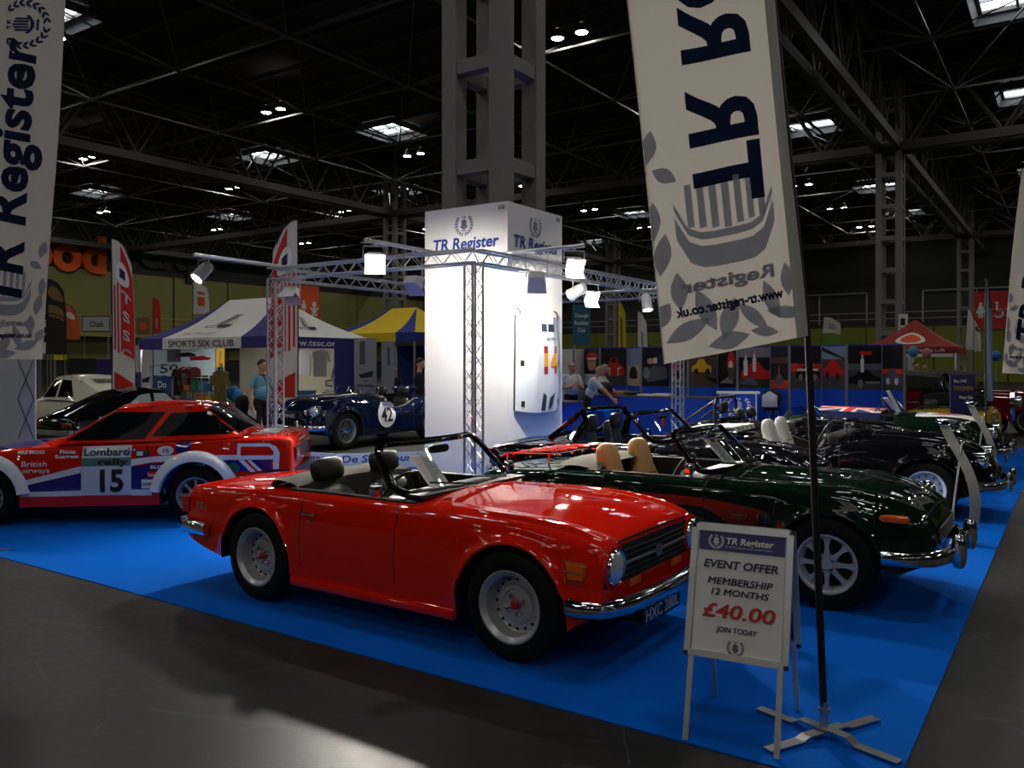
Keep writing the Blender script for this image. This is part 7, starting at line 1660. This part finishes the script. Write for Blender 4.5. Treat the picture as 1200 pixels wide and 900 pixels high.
# ------------------------------------------------------------------ pre-war cars at the right
def vintage(loc, rz, label, pm, roof=True, L=4.1):
    r = thing('vintage_car', label, 'car', loc, rz, 'vintage cars beyond the stand')
    q = MB()
    sec = [(-2.9, .55, .5, 1.0), (-2.4, .66, .4, 1.12), (-1.2, .66, .4, 1.12), (-.75, .60, .4, 1.1), (.2, .40, .45, 1.08), (.55, .34, .45, 1.06)]
    n = 14; vs = []
    for x, w_, zb, zt in sec:
        for j in range(n):
            a = PI * j / (n - 1); vs.append((x, w_ * math.copysign(abs(math.cos(a)) ** .45, math.cos(a)), zb + (zt - zb) * (max(0., math.sin(a)) ** .45)))
    q.add(vs, [(i * n + j, i * n + n + j, i * n + n + j + 1, i * n + j + 1) for i in range(len(sec) - 1) for j in range(n - 1)] + [tuple(range(n)), tuple((len(sec) - 1) * n + j for j in range(n))]); q.build('body', pm, r)
    rd = thing_part('radiator', r, (0, 0, 0)); q = MB(); q.prism([(-.26, .45), (.26, .45), (.30, .95), (.2, 1.08), (0, 1.12), (-.2, 1.08), (-.30, .95)], .08, basis((.55, 0, 0), (0, 1, 0), (0, 0, 1), (1, 0, 0))); q.build('shell', chrome, rd, smooth=False)
    for y in np.linspace(-.2, .2, 7): q = MB(); q.box(.631, .64, y - .008, y + .008, .5, .98); q.build('slat', blackp if int(y * 100) % 2 else chrome, rd, smooth=False)
    for s in (1, -1):
        for ax, R_ in ((.1, .42), (-2.35, .42)):
            wheel(r, ax, s * .62, s, 'wire', .36, .13, steel, .24)
            q = MB(); vs = []; m = 16
            for k in range(m + 1):
                a = PI * (-.02 + 1.02 * k / m) if ax > -1 else PI * (.0 + 1.0 * k / m); rr = R_ + (.12 * (k / m) ** 2 if ax > -1 else 0)
                for e in (-.5, -.3, 0, .3, .5): vs.append((ax + .05 + rr * math.cos(a) * 1.05, s * (.62 + e * .30), .36 + (R_ - .16 * abs(e * 2) ** 2.5) * math.sin(a) * 1.05))
            q.add(vs, [(i * 5 + j, i * 5 + j + 1, i * 5 + 6 + j, i * 5 + 5 + j) for i in range(m) for j in range(4)]); q.build('wing', pm, r)
        q = MB(); q.box(-1.9, -.35, s * .62 - .12, s * .62 + .12, .30, .34); q.build('running_board', blackp, r, smooth=False)
        headlamp(r, .72, s * .36, .86, .115, depth=.16); q = MB(); q.cyl((.62, s * .36, .72), (.62, s * .18, .66), .014, n=6); q.cyl((.62, s * .36, .66), (.62, s * .36, .80), .014, n=6); q.build('lamp_bracket', chrome, r)
        q = MB(); q.tube([(-.5, s * .60, .80), (-1.9, s * .68, .84)], .012, 5); q.build('chrome_strip', chrome, r)
    bumper(r, [(.85, -.7, .46), (.95, -.3, .46), (.97, 0, .46), (.95, .3, .46), (.85, .7, .46)], .04, .03)
    windscreen(r, -.72, 1.10, .56, -.85, 1.50, .52, .02, .03, .016, chrome)
    if roof:
        q = MB(); q.grid(lambda u, v: (-.8 - 1.9 * u, -.6 + 1.2 * v, 1.50 + .06 * math.sin(PI * u) - .10 * abs(2 * v - 1) ** 4 - .12 * max(0, u - .8) * 5 * .4), 12, 10)
        for s in (0, 1): q.grid(lambda u, v: (-1.75 - .95 * u, (-.6 if s else .6), 1.1 + .36 * v), 4, 3)
        q.grid(lambda u, v: (-2.7, -.6 + 1.2 * u, 1.08 + .36 * v), 6, 3); q.build('hood', hood_d, r)
    else:
        for s in (1, -1): seat(r, -1.5, s * .28, leather_b, .5, False, False, .22)
    steering(r, -1.0, -.28, 1.1)
    return r
vred = paint('claret', srgb(92, 12, 18), .25); vblk = paint('black_paint', (.004, .004, .006), .18)
p = wp(1152, 470, Y=21.9); vintage((p.x, 21.9, 0), .0, 'dark red vintage tourer with black hood and chrome lamps', vred)
p2 = wp(1202, 470, Y=24.0); vintage((p2.x, p2.y, 0), .0, 'claret vintage car with big headlamps at the right edge', vred, True)
p = wp(1110, 440, Y=27.2); vintage((p.x, p.y, 0), 0., 'black hooded vintage tourer furthest back at the right', vblk)
finish_texts()
